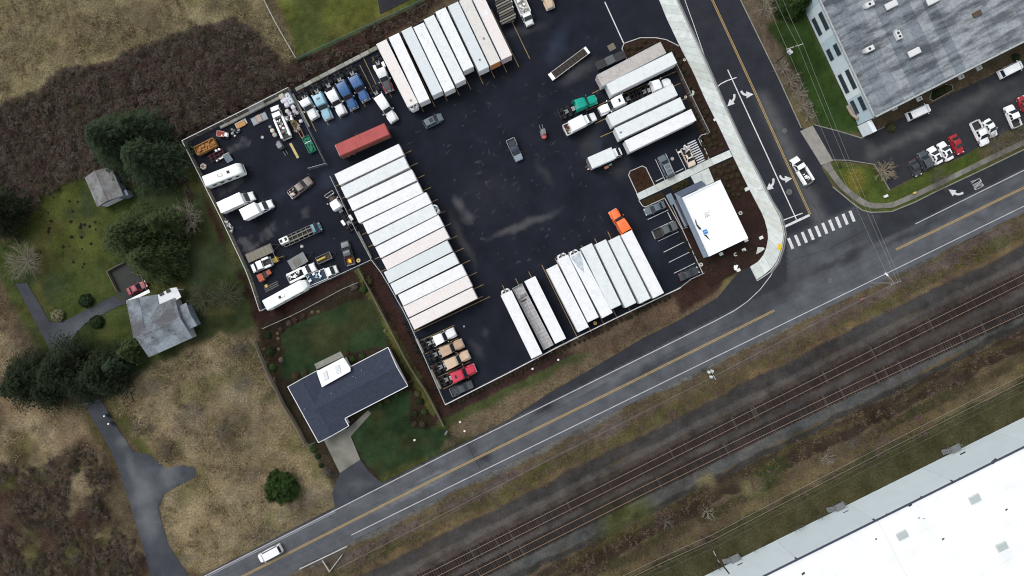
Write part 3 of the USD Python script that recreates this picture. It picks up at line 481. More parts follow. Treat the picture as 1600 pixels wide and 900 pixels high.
# ---------------------------------------------------------------- yard markings
def yl(a, b, w=.11, mat=None): line(yard, 'stall_line', [a, b], w, mat or PAINT_Y, .011)
MW = [(526.7, 280.7), (536.4, 301), (547, 320.7), (557, 340), (570.7, 357), (580.4, 376), (590.6, 394.8), (600.5, 413.4), (604, 433.7), (614, 452), (626, 469.4), (634.3, 487.6), (643.4, 506.4)]
ME = [(626.8, 233.2), (635, 253), (647, 273), (656.8, 292.8), (669.8, 308.6), (678.7, 327), (689, 344.4), (697.8, 363), (702.8, 384), (712.9, 402.6), (725, 421), (733.9, 438.7), (741.7, 457.7)]
for i in range(13):
    e = np.array([524, 291]) + (np.array([647, 519]) - np.array([524, 291])) * i / 12; d = np.array([.906, -.424])
    yl(tuple(e), tuple(e + d * 131))
for (x, y) in ((622, 92), (640, 84), (659, 75), (678, 66), (696, 57), (715, 48), (733, 39), (752, 30), (771, 22), (788, 9), (570, 95), (585, 96)):
    u = np.array([.433, .901]); yl(tuple(np.array([x, y]) - u * 8), tuple(np.array([x, y]) + u * (92 if x > 600 else 62)))
for i in range(7):
    p = np.array([466, 150]) + np.array([19.2, -9.7]) * i; yl(tuple(p + np.array([.45, .9]) * 0), tuple(p + np.array([.45, .89]) * 62))
for i in range(9):
    p = np.array([842, 562]) + np.array([20.6, -10.4]) * i; yl(tuple(p), tuple(p + np.array([-.44, -.898]) * 130))
yl((655, 533), (710, 508)); yl((664, 553), (716, 528)); yl((673, 573), (726, 547)); yl((683, 590), (735, 565)); yl((692, 608), (743, 583)); yl((646, 516), (754, 463))
for a, b in (((925, 146), (1070, 76)), ((915, 173), (1067, 107)), ((930, 193), (1065, 129)), ((938, 214), (1078, 151)), ((978, 118), (1056, 84))): yl(a, b)
for a, b in (((957, 5 - 8), (974.5, 68)), ): line(yard, 'gate_line', [(945, 3), (974.5, 67.5)], .22, PAINT_W, .011)
SC = [M('pale_scuff_%d' % i, c, .95, .0, var=.5, scale=2.5, alpha=a_) for i, (c, a_) in enumerate((((.060, .062, .068), .16), ((.050, .052, .06), .14), ((.075, .073, .072), .14)))]; r_ = np.random.default_rng(4); ms_ = [MB() for _ in SC]; yin = YARD.buffer(-1.5)
for i in range(330):     # scuffs, drips and scraps of grit on the sealed asphalt
    c = W(*(r_.uniform((690, 120), (960, 430)) if i % 2 else r_.uniform((300, 40), (1050, 600)))); n_ = r_.integers(6, 10); t_ = np.sort(r_.uniform(0, 6.28, n_)); L_, w_, g_ = r_.uniform(.12, .9) ** 1.3 + .1, r_.uniform(.06, .30), r_.normal(.45, .7)
    q_ = np.c_[np.cos(t_) * L_ * r_.uniform(.6, 1.2, n_), np.sin(t_) * w_ * r_.uniform(.5, 1.3, n_)] @ np.array([[math.cos(g_), math.sin(g_)], [-math.sin(g_), math.cos(g_)]]) + c; P_ = Polygon(q_).buffer(0)
    if yin.contains(Point(c)) and P_.area > .01: ms_[i % 3].flat(P_, .0082 + .00001 * i)
for m_, mt_ in zip(ms_, SC): tag(obj('scuff_marks', m_, mt_, yard), kind='stuff')
def wl(a, b, w=.12): line(yard, 'bay_line', [a, b], w, PAINT_W, .011)
for a, b in (((1024, 249), (1039, 281)), ((1040, 240), (1055, 273)), ((1056, 233), (1072, 265)), ((1091, 216), (1106, 249)), ((1012, 343), (1044, 328)), ((1020, 360), (1052, 345)), ((1028, 377), (1060, 362)), ((1037, 394), (1069, 378)), ((1045, 410), (1077, 394)), ((1053, 427), (1086, 411))): wl(a, b)
for i in range(10):
    c = np.array([1080.5, 222]) + np.array([1.72, 3.3]) * i; u = np.array([.9, -.43]); wl(tuple(c - u * 7.0), tuple(c + u * 7.0), .26)
STOP = M('wheel_stop_concrete', (.52, .53, .53), .8, .2, var=.15, scale=2)
for k, (px, py, a) in enumerate(((1030.5, 280.5, 26), (1046, 273, 26), (1061.5, 266.5, 26), (1046, 337.5, -64), (1054, 354, -64))):
    t = thing('wheel_stop', ['concrete wheel stop at the bay nearest the planted island', 'concrete wheel stop in front of the parked dark SUV', 'concrete wheel stop in the empty bay beside the white striped area', 'concrete wheel stop in the empty bay between the grey coupe and the dark pickup', 'concrete wheel stop at the nose of the dark grey pickup'][k], 'wheel stop', (*W(px, py), .0), math.radians(a), 'wheel stops of the office car bays')
    obj('block', MB().box(-.9, .9, -.08, .08, 0, .12, ch=.04), STOP, t)
    m = MB()
    for x in (-.6, .6): m.cyl((x, 0, .10), (x, 0, .13), .02)
    obj('pin', m, GREYSTEEL, t)
LID = M('iron_lid', (.10, .10, .10), .7, .3, .3, var=.3, scale=6); PADC = M('pale_concrete_pad', (.30, .30, .29), .9, .1, var=.3, scale=2)
for px, py, r, l in ((410, 214.5, .33, 'round concrete bollard pad north of the dark forklift'), (471.5, 385, .36, 'round concrete bollard pad beside the beige chassis truck'), (1050.5, 248, .38, 'round concrete bollard pad beside the parked dark SUV'), (725, 510, .2, 'small round pad in the open corner by the tan tractors')):
    t = thing('bollard_pad', l, 'concrete pad', (*W(px, py), 0)); obj('pad', MB().lathe([(0, .09), (r * .6, .09), (r, .03), (r, -.02), (0, -.02)], n=18), PADC, t); obj('lid', MB().lathe([(0, .12), (r * .35, .12), (r * .4, .09), (0, .085)], n=14), GALV, t)
for px, py, r, l in ((1226, 204, .45, 'round manhole cover in the side street above the white flatbed pickup'), (1233, 300, .6, 'round manhole cover in the side street between the left turn arrow and yellow line'), (1297, 438, .45, 'round manhole cover in the main road below the crossing')):
    t = thing('manhole_cover', l, 'manhole cover', (*W(px, py), 0)); obj('ring', MB().lathe([(r * .86, .012), (r, .012), (r, .002), (r * .86, .002)], n=24), GREYSTEEL, t); obj('lid', MB().lathe([(0, .010), (r * .85, .010), (r * .85, .002), (0, .002)], n=24), LID, t)

# ---------------------------------------------------------------- concrete blocks along the fences
BLOCKM = [M('block_%d' % i, c, .9, .1, var=.3, scale=1.2, bump=.3) for i, c in enumerate(((.23, .235, .21), (.28, .28, .255), (.19, .20, .16)))]
def block_row(a, b, label, group, l=1.75, w=.62, h=.62, skip=()):
    p, q = W(*a), W(*b); d = q - p; L = np.linalg.norm(d); n = max(1, int(L / (l + .05))); ang = math.atan2(d[1], d[0])
    for i in range(n):
        if i in skip: continue
        c = p + d / L * ((i + .5) * L / n); t = thing('concrete_block', label, 'concrete block', (*c, 0), ang + RNG.normal(0, .012), group)
        k = L / n / 2 - .03; obj('block', MB().box(-k, k, -w / 2, w / 2, 0, h, ch=.04), BLOCKM[RNG.integers(3)], t); obj('lifting_loop', MB().tube([(-.1, 0, h - .02), (-.08, 0, h + .07), (.08, 0, h + .07), (.1, 0, h - .02)], .015), GREYSTEEL, t)
block_row((463, 141.5), (590, 75.5), 'grey concrete block of the row behind the parked tractors', 'concrete blocks behind the blue and white tractors', w=.8)
block_row((345, 200), (452, 146), 'mossy concrete block of the row in the north corner of the storage yard', 'mossy concrete blocks in the storage yard', w=.55, h=.5)
block_row((458, 147), (484, 199), 'low concrete block beside the dividing fence near the white tractor', 'concrete blocks along the dividing fence', w=.35, h=.4)
block_row((651, 529), (662, 551), 'grey concrete block behind the white tractor in the south corner', 'concrete blocks behind the tan tractors', w=.5); block_row((674, 577), (689, 607), 'grey concrete block behind the red tractor in the south corner', 'concrete blocks behind the red tractor', w=.45)
block_row((856, 549), (902, 527), 'low concrete block behind the white trailers by the road', 'concrete blocks behind the road side trailers', w=.35, h=.4); block_row((560, 362), (581, 404), 'low concrete block west of the long trailer row', 'concrete blocks west of the trailer row', w=.35, h=.4)

# ---------------------------------------------------------------- fences
MESHF = M('chain_link', (.25, .26, .26), .6, .3, .3, alpha=.10); BRMESH = M('green_mesh', (.07, .13, .08), .7, .2, alpha=.35)
def fence(label, pts, h=2.0, step=3.0, rail=.055, mat=None, mesh=None, cat='chain-link fence', kind='chain'):
    P = np.array(WP(pts)); L = LineString(P); t = thing('fence' if kind == 'chain' else 'wooden_fence', label, cat, (*P[0], 0)); o = P[0]
    mat = mat or GALV; n = max(1, round(L.length / step)); prev = None
    for i in range(n + 1):
        c = np.array(L.interpolate(i / n, True).coords[0]) - o
        if kind == 'chain': obj('post', MB().cyl((*c, -.1), (*c, h + .05), .045, n=7), mat, t)
        else: obj('post', MB().box(-.06, .06, -.06, .06, -.1, h + .08, at=(*c, 0), ch=.01), mat, t)
        if prev is not None:
            d = c - prev; l = np.linalg.norm(d); a = math.atan2(d[1], d[0]); mid = (c + prev) / 2
            if kind == 'chain':
                obj('top_rail', MB().cyl((*prev, h), (*c, h), rail, n=6), mat, t); obj('mesh_panel', MB().box(-l / 2, l / 2, -.006, .006, .05, h - rail, a, (*mid, 0)), mesh or MESHF, t)
            else:
                k = max(1, int(l / .16)); 
                obj('rail', MB().box(-l / 2, l / 2, .02, .06, h * .78, h * .78 + .09, a, (*mid, 0)), mat, t)
                m = MB()
                for j in range(k):
                    x = -l / 2 + (j + .5) * l / k; m.box(x - l / k * .46, x + l / k * .46, -.012, .012, .03, h + RNG.uniform(-.02, .02), a, (*mid, 0))
                obj('board_panel', m, mat, t); obj('top_cap', MB().box(-l / 2, l / 2, -.045, .045, h + .02, h + .06, a, (*mid, 0)), mat, t)
        prev = c
    return t
fence('galvanised chain-link fence along the north edge beside the brambles', [(455, 141), (400, 169), (291.5, 223)], rail=.08)
fence('galvanised chain-link fence along the west edge beside the conifers', [(291.5, 223), (353, 345), (393, 430), (411, 485)], rail=.08)
fence('galvanised chain-link fence behind the long white box trailer in the southwest', [(411, 485.5), (583, 406.5)])
fence('dark chain-link fence between the storage yard and the parked tractors', [(455, 143), (511, 256)], rail=.05, mat=GREYSTEEL); fence('short open gate of wire mesh at the end of the dividing fence', [(512, 257.5), (485, 265)], h=1.7, rail=.035, cat='gate')
fence('chain-link fence behind the heads of the long middle trailer row', [(519.5, 278), (560, 363), (583, 406.5)], rail=.045)
fence('chain-link fence between the trailer row and the navy roofed house', [(583.5, 407), (601, 430), (637, 493), (697, 629.5)], rail=.075)
fence('white topped chain-link fence between yard and main road verge', [(697, 630), (796, 580), (890, 531), (965, 494), (1060, 449.5)], rail=.1, mat=M('white_rail', (.55, .56, .56), .5, .4)); fence('short angled fence where the yard meets the last parking bay', [(1060, 449.5), (1068.5, 440), (1097, 427)], h=1.6, rail=.06)
fence('dark chain-link fence behind the white trailers beside the pavement', [(1054, 105), (1080, 160), (1104.5, 210)], rail=.05)
fence('grey wire fence between the dry field and the north lawn', [(408, -12), (434, 40), (465.5, 94)], h=1.6, rail=.045); fence('green mesh fence along the foot of the north lawn', [(466, 95), (556, 53), (642, 14), (690, -12)], h=1.6, rail=.06, mat=M('green_post', (.06, .12, .075), .6, .3), mesh=BRMESH)
fence('weathered wooden fence west of the navy roofed house', [(401, 533), (420, 580), (445, 630), (468, 668), (480, 692)], 1.8, 2.4, mat=WOOD, cat='wooden fence', kind='wood'); fence('weathered wooden fence east of the navy roofed house lawn', [(562, 420), (600, 492), (640, 570), (668, 612), (694, 664)], 1.8, 2.4, mat=WOOD, cat='wooden fence', kind='wood')
fence('thin wire fence above the round shrubs behind the back lawn', [(413, 513), (465, 490), (540, 450), (560, 442)], h=1.2, rail=.03); fence('short wooden fence piece joining the house to the side fence', [(629, 602), (645, 593)], 1.7, 2.0, mat=BROWNWOOD, cat='wooden fence', kind='wood')
fence('low green mesh gate beside the west corner of the navy roofed house', [(480, 695), (494, 690)], h=1.3, rail=.05, mat=M('green_gate_paint', (.05, .13, .09), .5, .3), mesh=BRMESH, cat='gate')
fence('timber edging fence round the carport beside the old house', [(232, 452), (224, 431), (214, 435), (209, 425)], .9, 2.4, mat=WOOD, cat='wooden fence', kind='wood'); fence('timber edging fence on the far side of the carport', [(200, 409), (170, 423), (186, 455)], .9, 2.4, mat=WOOD, cat='wooden fence', kind='wood')
# ---------------------------------------------------------------- vehicles: builders (x forward, y left, z up; origin on the ground at the rear end, mid width)
def wheel(t, x, y, r, w, rim=True, name='wheel'):
    s = 1 if y > 0 else -1; m = MB(); m.lathe([(r * .55, -w / 2), (r * .93, -w / 2), (r, -w / 2 + .04), (r, w / 2 - .04), (r * .93, w / 2), (r * .55, w / 2), (r * .55, -w / 2)], n=18)
    tm = m.mesh(); tm.apply_transform(trimesh.transformations.rotation_matrix(math.pi / 2, [1, 0, 0])); tm.apply_translation([x, y, r])
    o = obj(name, tm, TYRE, t, smooth=40)
    if rim:
        rr = MB().cyl((x, y - w * .46, r), (x, y + w * .46, r), r * .56, n=14); rr.cyl((x, y, r), (x, y + s * (w / 2 + .03), r), r * .2, n=8); obj('rim', rr, RIM, o, smooth=40)
def pose(a, b, h=0.0, flip=False):
    """Ground position, heading and length of a thing whose rear and front middle show at a and b at height h."""
    p, q = W(*a, h), W(*b, h); d = q - p
    return (p[0], p[1], 0.0), math.atan2(d[1], d[0]), float(np.linalg.norm(d))
def boxm(*a, **k): return MB().box(*a, **k)

def greenhouse(t, body_mat, rb, rt, ft, fb_, wb, wt, zb, zr, pillars=(), sunroof=False, rear_glass=True, roof_mat=None, side=True):
    """Painted cabin with glass panels set on its slopes. rb, rt, ft, fb_: x of rear window foot, roof rear, roof front, windscreen foot."""
    st = [(rb, wb, wt * .98, zb - .02, zb + .02, .01), (rt, wb, wt, zb - .02, zr - .03, .09), ((rt + ft) / 2, wb, wt, zb - .02, zr, .09), (ft, wb, wt, zb - .02, zr - .04, .09), (fb_, wb * .98, wt * .98, zb - .02, zb + .02, .01)]
    obj('cabin', MB().loft(st), roof_mat or body_mat, t, smooth=35)
    def slope(x0, x1, ya, yb, za, zb_, lift): return [(x0, -ya, za), (x0, ya, za), (x1, yb, zb_), (x1, -yb, zb_)]
    dz = zr - zb; e = .04
    obj('windscreen', MB().panel([(fb_ - e * 2, wb * .9, zb + .05), (fb_ - e * 2, -wb * .9, zb + .05), (ft + e, -wt * .86, zr - .07), (ft + e, wt * .86, zr - .07)][::-1], .03, .03), GLASS, t)
    if rear_glass: obj('rear_window', MB().panel([(rb + e * 2, wb * .88, zb + .05), (rb + e * 2, -wb * .88, zb + .05), (rt - e, -wt * .84, zr - .07), (rt - e, wt * .84, zr - .07)], .03, .03), GLASS, t)
    if side:
        xs = [rt + .04] + list(pillars) + [ft - .04]
        for s in (1, -1):
            for a, b in zip(xs[:-1], xs[1:]):
                a2 = a - (.25 * (rt - rb) if a == xs[0] else -.05); b2 = b + (.3 * (fb_ - ft) if b == xs[-1] else -.05)
                q = [(a2, s * (wb + .005), zb + .06), (b2, s * (wb + .005), zb + .06), (b - .03, s * (wt + .005), zr - .14), (a + .03, s * (wt + .005), zr - .14)]
                obj('side_window', MB().panel(q if s < 0 else q[::-1], .02, .004), GLASS, t)
    if sunroof: obj('sunroof', boxm(ft - 1.0, ft - .25, -wt * .55, wt * .55, zr - .01, zr + .012), GLASS, t)

def light_vehicle(name, label, cat, rear, front, mat, kind='sedan', W_=1.82, group=None, sunroof=False, roof=None, bed=None, L=None, h=.9, rack=False):
    loc, rot, l = pose(rear, front, h); t = thing(name, label, cat, loc, rot, group); L = L or l; w = W_ / 2
    r = .34 if kind in ('sedan', 'coupe') else .39
    if kind in ('sedan', 'coupe'):
        belt, zr, deck, hood = .88, 1.42, .98, .86
        st = [(0, w * .80, w * .74, .32, .80, .12), (.12, w * .92, w * .82, .24, .93, .12), (.5, w, w * .88, .2, deck, .12), (L * .22, w, w * .91, .2, .97, .1), (L * .5, w, w * .93, .2, .93, .08), (L * .70, w, w * .91, .2, .92, .1), (L - .55, w * .98, w * .84, .2, hood - .06, .12), (L - .15, w * .88, w * .72, .24, hood - .14, .14), (L, w * .74, w * .6, .32, .62, .14)]
        cab = (L * .13, L * .29, L * .52, L * .72)
    elif kind in ('suv', 'van'):
        belt, zr = (1.05, 1.72) if kind == 'suv' else (1.15, 1.95)
        hl = .27 if kind == 'suv' else .17
        st = [(0, w * .86, w * .82, .35, .95, .1), (.1, w * .96, w * .9, .28, 1.06, .1), (L * .3, w, w * .93, .25, 1.07, .08), (L * .65, w, w * .93, .25, 1.05, .08), (L * (1 - hl), w, w * .92, .25, 1.06, .1), (L - .4, w * .97, w * .85, .25, .98, .14), (L - .1, w * .88, w * .74, .3, .86, .16), (L, w * .76, w * .64, .36, .7, .14)]
        cab = (.06, .35, L * (1 - hl) - (.75 if kind == 'suv' else .55), L * (1 - hl) + .05)
    else:   # pickup
        belt, zr = 1.08, 1.78; bl = L * .34
        st = [(bl, w, w * .94, .35, 1.12, .06), (L * .5, w, w * .95, .32, 1.1, .08), (L * .74, w, w * .94, .32, 1.12, .1), (L - .35, w * .98, w * .9, .34, 1.05, .14), (L - .08, w * .93, w * .82, .38, .95, .14), (L, w * .86, w * .76, .42, .8, .12)]
        cab = (bl + .03, bl + .14, L * .60, L * .75)
    obj('body', MB().loft(st), mat, t, smooth=35)
    greenhouse(t, mat, *cab, w * .90, w * .74 if kind in ('sedan', 'coupe') else w * .80, belt, zr, pillars=((cab[1] + cab[2]) / 2,), sunroof=sunroof, roof_mat=roof)
    if kind == 'pickup':
        m = MB(); m.box(.02, bl - .01, -w, w, .42, .62); obj('bed_floor', m, DARKPLASTIC if bed is None else bed, t)
        for s in (1, -1): obj('bed_side', MB().box(.02, bl - .01, s * w - .05, s * w + .05, .40, 1.10, ch=.03), mat, t)
        obj('tailgate', boxm(-.02, .06, -w * .94, w * .94, .46, 1.08, ch=.02), mat, t); obj('rear_bumper', boxm(-.16, -.03, -w * .95, w * .95, .42, .60, ch=.03), CHROME, t)
        m = MB(); [m.box(.1, bl - .08, y - .03, y + .03, .62, .635) for y in np.linspace(-w * .75, w * .75, 7)]; obj('bed_rib', m, FRAME, t)
    for x in (L * .19 if kind != 'pickup' else L * .22, L * .81):
        for s in (1, -1): wheel(t, x, s * (w - .10), r, .24)
    for s in (1, -1):
        obj('headlight', boxm(L - .24, L - .05, s * w * .62 - .16, s * w * .62 + .16, .62, .76, ch=.04), LAMP, t); obj('tail_light', boxm(-.02 if kind != 'pickup' else -.03, .10, s * w * .76 - .1, s * w * .76 + .1, .72, .90, ch=.03), RED_LAMP, t)
        x = cab[3] - .25; obj('mirror', boxm(x - .08, x + .08, s * (w + .1) - .1, s * (w + .1) + .1, belt, belt + .16, ch=.04), mat if kind != 'pickup' else DARKPLASTIC, t)
    obj('grille', boxm(L - .10, L + .015, -w * .38, w * .38, .42, .60, ch=.02), DARKPLASTIC, t)
    if rack:
        for s in (1, -1): obj('roof_rail', boxm(cab[1] + .1, cab[2] - .1, s * w * .66 - .025, s * w * .66 + .025, zr - .02, zr + .06), GALV, t)
        for x in np.linspace(cab[1] + .4, cab[2] - .3, 3): obj('cross_bar', boxm(x - .03, x + .03, -w * .66, w * .66, zr + .03, zr + .06), GALV, t)
    return t, L

# ---- trailers
ROOFS = {}
def roof_mat(name, col, dirt=.12, stain=(.30, .28, .25)):
    """White sheet roof with bows showing through, water marks and grime that follow the sheet."""
    if name in ROOFS: return ROOFS[name]
    n = {'tc': ('texture_coordinate', {}), 'n': ('noise_texture', {'scale': .8, 'detail': 8.0, 'roughness': .7}), 'n2': ('noise_texture', {'scale': 3.0, 'detail': 6.0, 'roughness': .7}),
         'a': ('math', {'math_type': 'multiply_add', 'value2': .5}), 'h': ('math', {'math_type': 'multiply', 'value2': .55}), 'g': ('geometry', {}),
         'r': ('map_range', {'from_min': .50, 'from_max': .66, 'to_min': 0.0, 'to_max': min(1, dirt * 3.2), 'clamp': True}), 'x': ('mix_color', {'a': col, 'b': stain}),
         'w': ('wave_texture', {'wave_type': 'bands', 'bands_direction': 'x', 'scale': .42, 'distortion': .3}), 'b': ('bump', {'strength': .25, 'distance': .03}),
         'p': ('principled_bsdf', {'roughness': .45, 'specular_ior_level': .25})}
    l = [('g.position', 'n.vector'), ('g.position', 'n2.vector'), ('n2.fac', 'h.value1'), ('n.fac', 'a.value1'), ('h.value', 'a.value3'), ('a.value', 'r.value'), ('r.result', 'x.fac'), ('x.result', 'p.base_color'), ('tc.object', 'w.vector'), ('w.fac', 'b.height'), ('b.normal', 'p.normal')]
    ROOFS[name] = usdkit.material(stage, '/World/Looks/roof_' + name, n, l, surface='p.BSDF'); return ROOFS[name]
RW = roof_mat('clean_white', (.70, .71, .73), .13, (.42, .42, .41)); RC = roof_mat('cool_white', (.62, .66, .67), .13, (.40, .42, .42)); RD = roof_mat('streaked_white', (.70, .73, .74), .16, (.36, .38, .40)); RP = roof_mat('warm_white', (.66, .63, .615), .14, (.55, .48, .46)); RG = roof_mat('weathered_grey', (.42, .40, .385), .2, (.20, .18, .165)); RB = roof_mat('beige_grey', (.58, .57, .54), .1, (.40, .38, .34)); RS = roof_mat('grey_white', (.55, .60, .62), .08, (.42, .45, .47)); RN = roof_mat('nose_stained', (.70, .72, .74), .12, (.34, .38, .42))
SIDE_W, SIDE_G = M('trailer_side_white', (.55, .57, .58), .5, .3, var=.12, scale=.7), M('trailer_side_grey', (.40, .44, .45), .5, .3, var=.2, scale=.7); RUST = M('orange_brown_nose', (.42, .17, .07), .6, .2, var=.25, scale=2); PINKNOSE = M('stained_nose', (.42, .36, .38), .6, .2, var=.5, scale=1.6)
DOORM = M('trailer_door', (.62, .63, .64), .5, .3, var=.1, scale=1)

def box_trailer(label, rear, front, roof, w=2.45, reefer=False, nose=None, side=None, h=4.0, group='box trailers parked in rows', vent=None, patch=None):
    loc, rot, L = pose(rear, front, h); t = thing('box_trailer', label, 'trailer', loc, rot, group); k = w / 2; side = side or SIDE_W
    obj('body', boxm(0, L, -k, k, 1.15, h - .06, ch=.03), side, t)
    obj('roof', boxm(.02, L - .02, -k + .015, k - .015, h - .09, h, ch=.05), roof, t)
    m = MB(); n = int(L / .62)
    for i in range(1, n): m.box(i * L / n - .02, i * L / n + .02, -k + .06, k - .06, h - .01, h + .006)
    obj('roof_bow', m, roof, t)
    for s in (1, -1): obj('top_rail', boxm(0, L, s * k - .035, s * k + .02, h - .14, h + .008), side, t); obj('bottom_rail', boxm(0, L, s * (k + .004) - .03, s * (k + .004) + .02, 1.06, 1.2), GREYSTEEL, t)
    obj('nose_panel', boxm(L - .01, L + .03, -k + .02, k - .02, 1.2, h - .05, ch=.01), nose or SIDE_W, t)
    for s in (1, -1):
        obj('rear_door', boxm(-.045, .0, min(s * .01, s * (k - .02)), max(s * .01, s * (k - .02)), 1.2, h - .1, ch=.01), DOORM, t); obj('landing_leg', boxm(L - 2.7, L - 2.55, s * .85 - .07, s * .85 + .07, 0, 1.1), GREYSTEEL, t); obj('tail_light', boxm(-.07, -.04, s * (k - .35) - .12, s * (k - .35) + .12, 1.0, 1.1), RED_LAMP, t)
        obj('mud_flap', boxm(.25, .27, s * .85 - .3, s * .85 + .3, .25, .95), DARKPLASTIC, t)
        for x in (1.1, 2.35): wheel(t, x, s * .88, .5, .62)
    obj('bogie', boxm(.5, 3.2, -.55, .55, .7, 1.08), FRAME, t); obj('rear_bumper', boxm(-.03, .07, -k + .1, k - .1, .5, .6), GREYSTEEL, t)
    if reefer:
        u = obj('refrigeration_unit', MB().loft([(L + .03, k * .80, k * .80, 1.7, h - .12, .2), (L + .45, k * .78, k * .76, 1.7, h - .2, .3), (L + .8, k * .58, k * .52, 1.8, h - .4, .3)]), M('unit_white', (.62, .64, .66), .4, .3), t, smooth=40)
        for s in (1, -1): obj('grille', MB().panel([(L + .10, s * .06, h - .115), (L + .10, s * .72, h - .115), (L + .46, s * .62, h - .19), (L + .46, s * .06, h - .19)][::s], .025, .0), DARKPLASTIC, u)
        obj('fan_guard', MB().lathe([(0, .02), (.3, .02), (.34, 0), (0, 0)], at=(L + .5, 0, h - .2), n=14), GREYSTEEL, u)
    if vent: obj('roof_vent', boxm(vent * L - .2, vent * L + .2, -.14, .22, h, h + .10, ch=.02), GREYSTEEL, t)
    if roof is RN: obj('stained_sheet', MB().panel([(L - .2, -k + .2, h + .012), (L - .2, k - .2, h + .012), (L - 2.6, k - .5, h + .012), (L - 4.2, .1, h + .012), (L - 2.0, -k + .4, h + .012)], .006), M('blue_grey_stain', (.43, .48, .52), .6, .2, var=.5, scale=1.5), t)
    if patch: obj('roof_patch', boxm(patch * L - .5, patch * L + .5, -.5, .5, h + .004, h + .02), RW, t)
    return t
def roofpts(top, bot): return top, bot

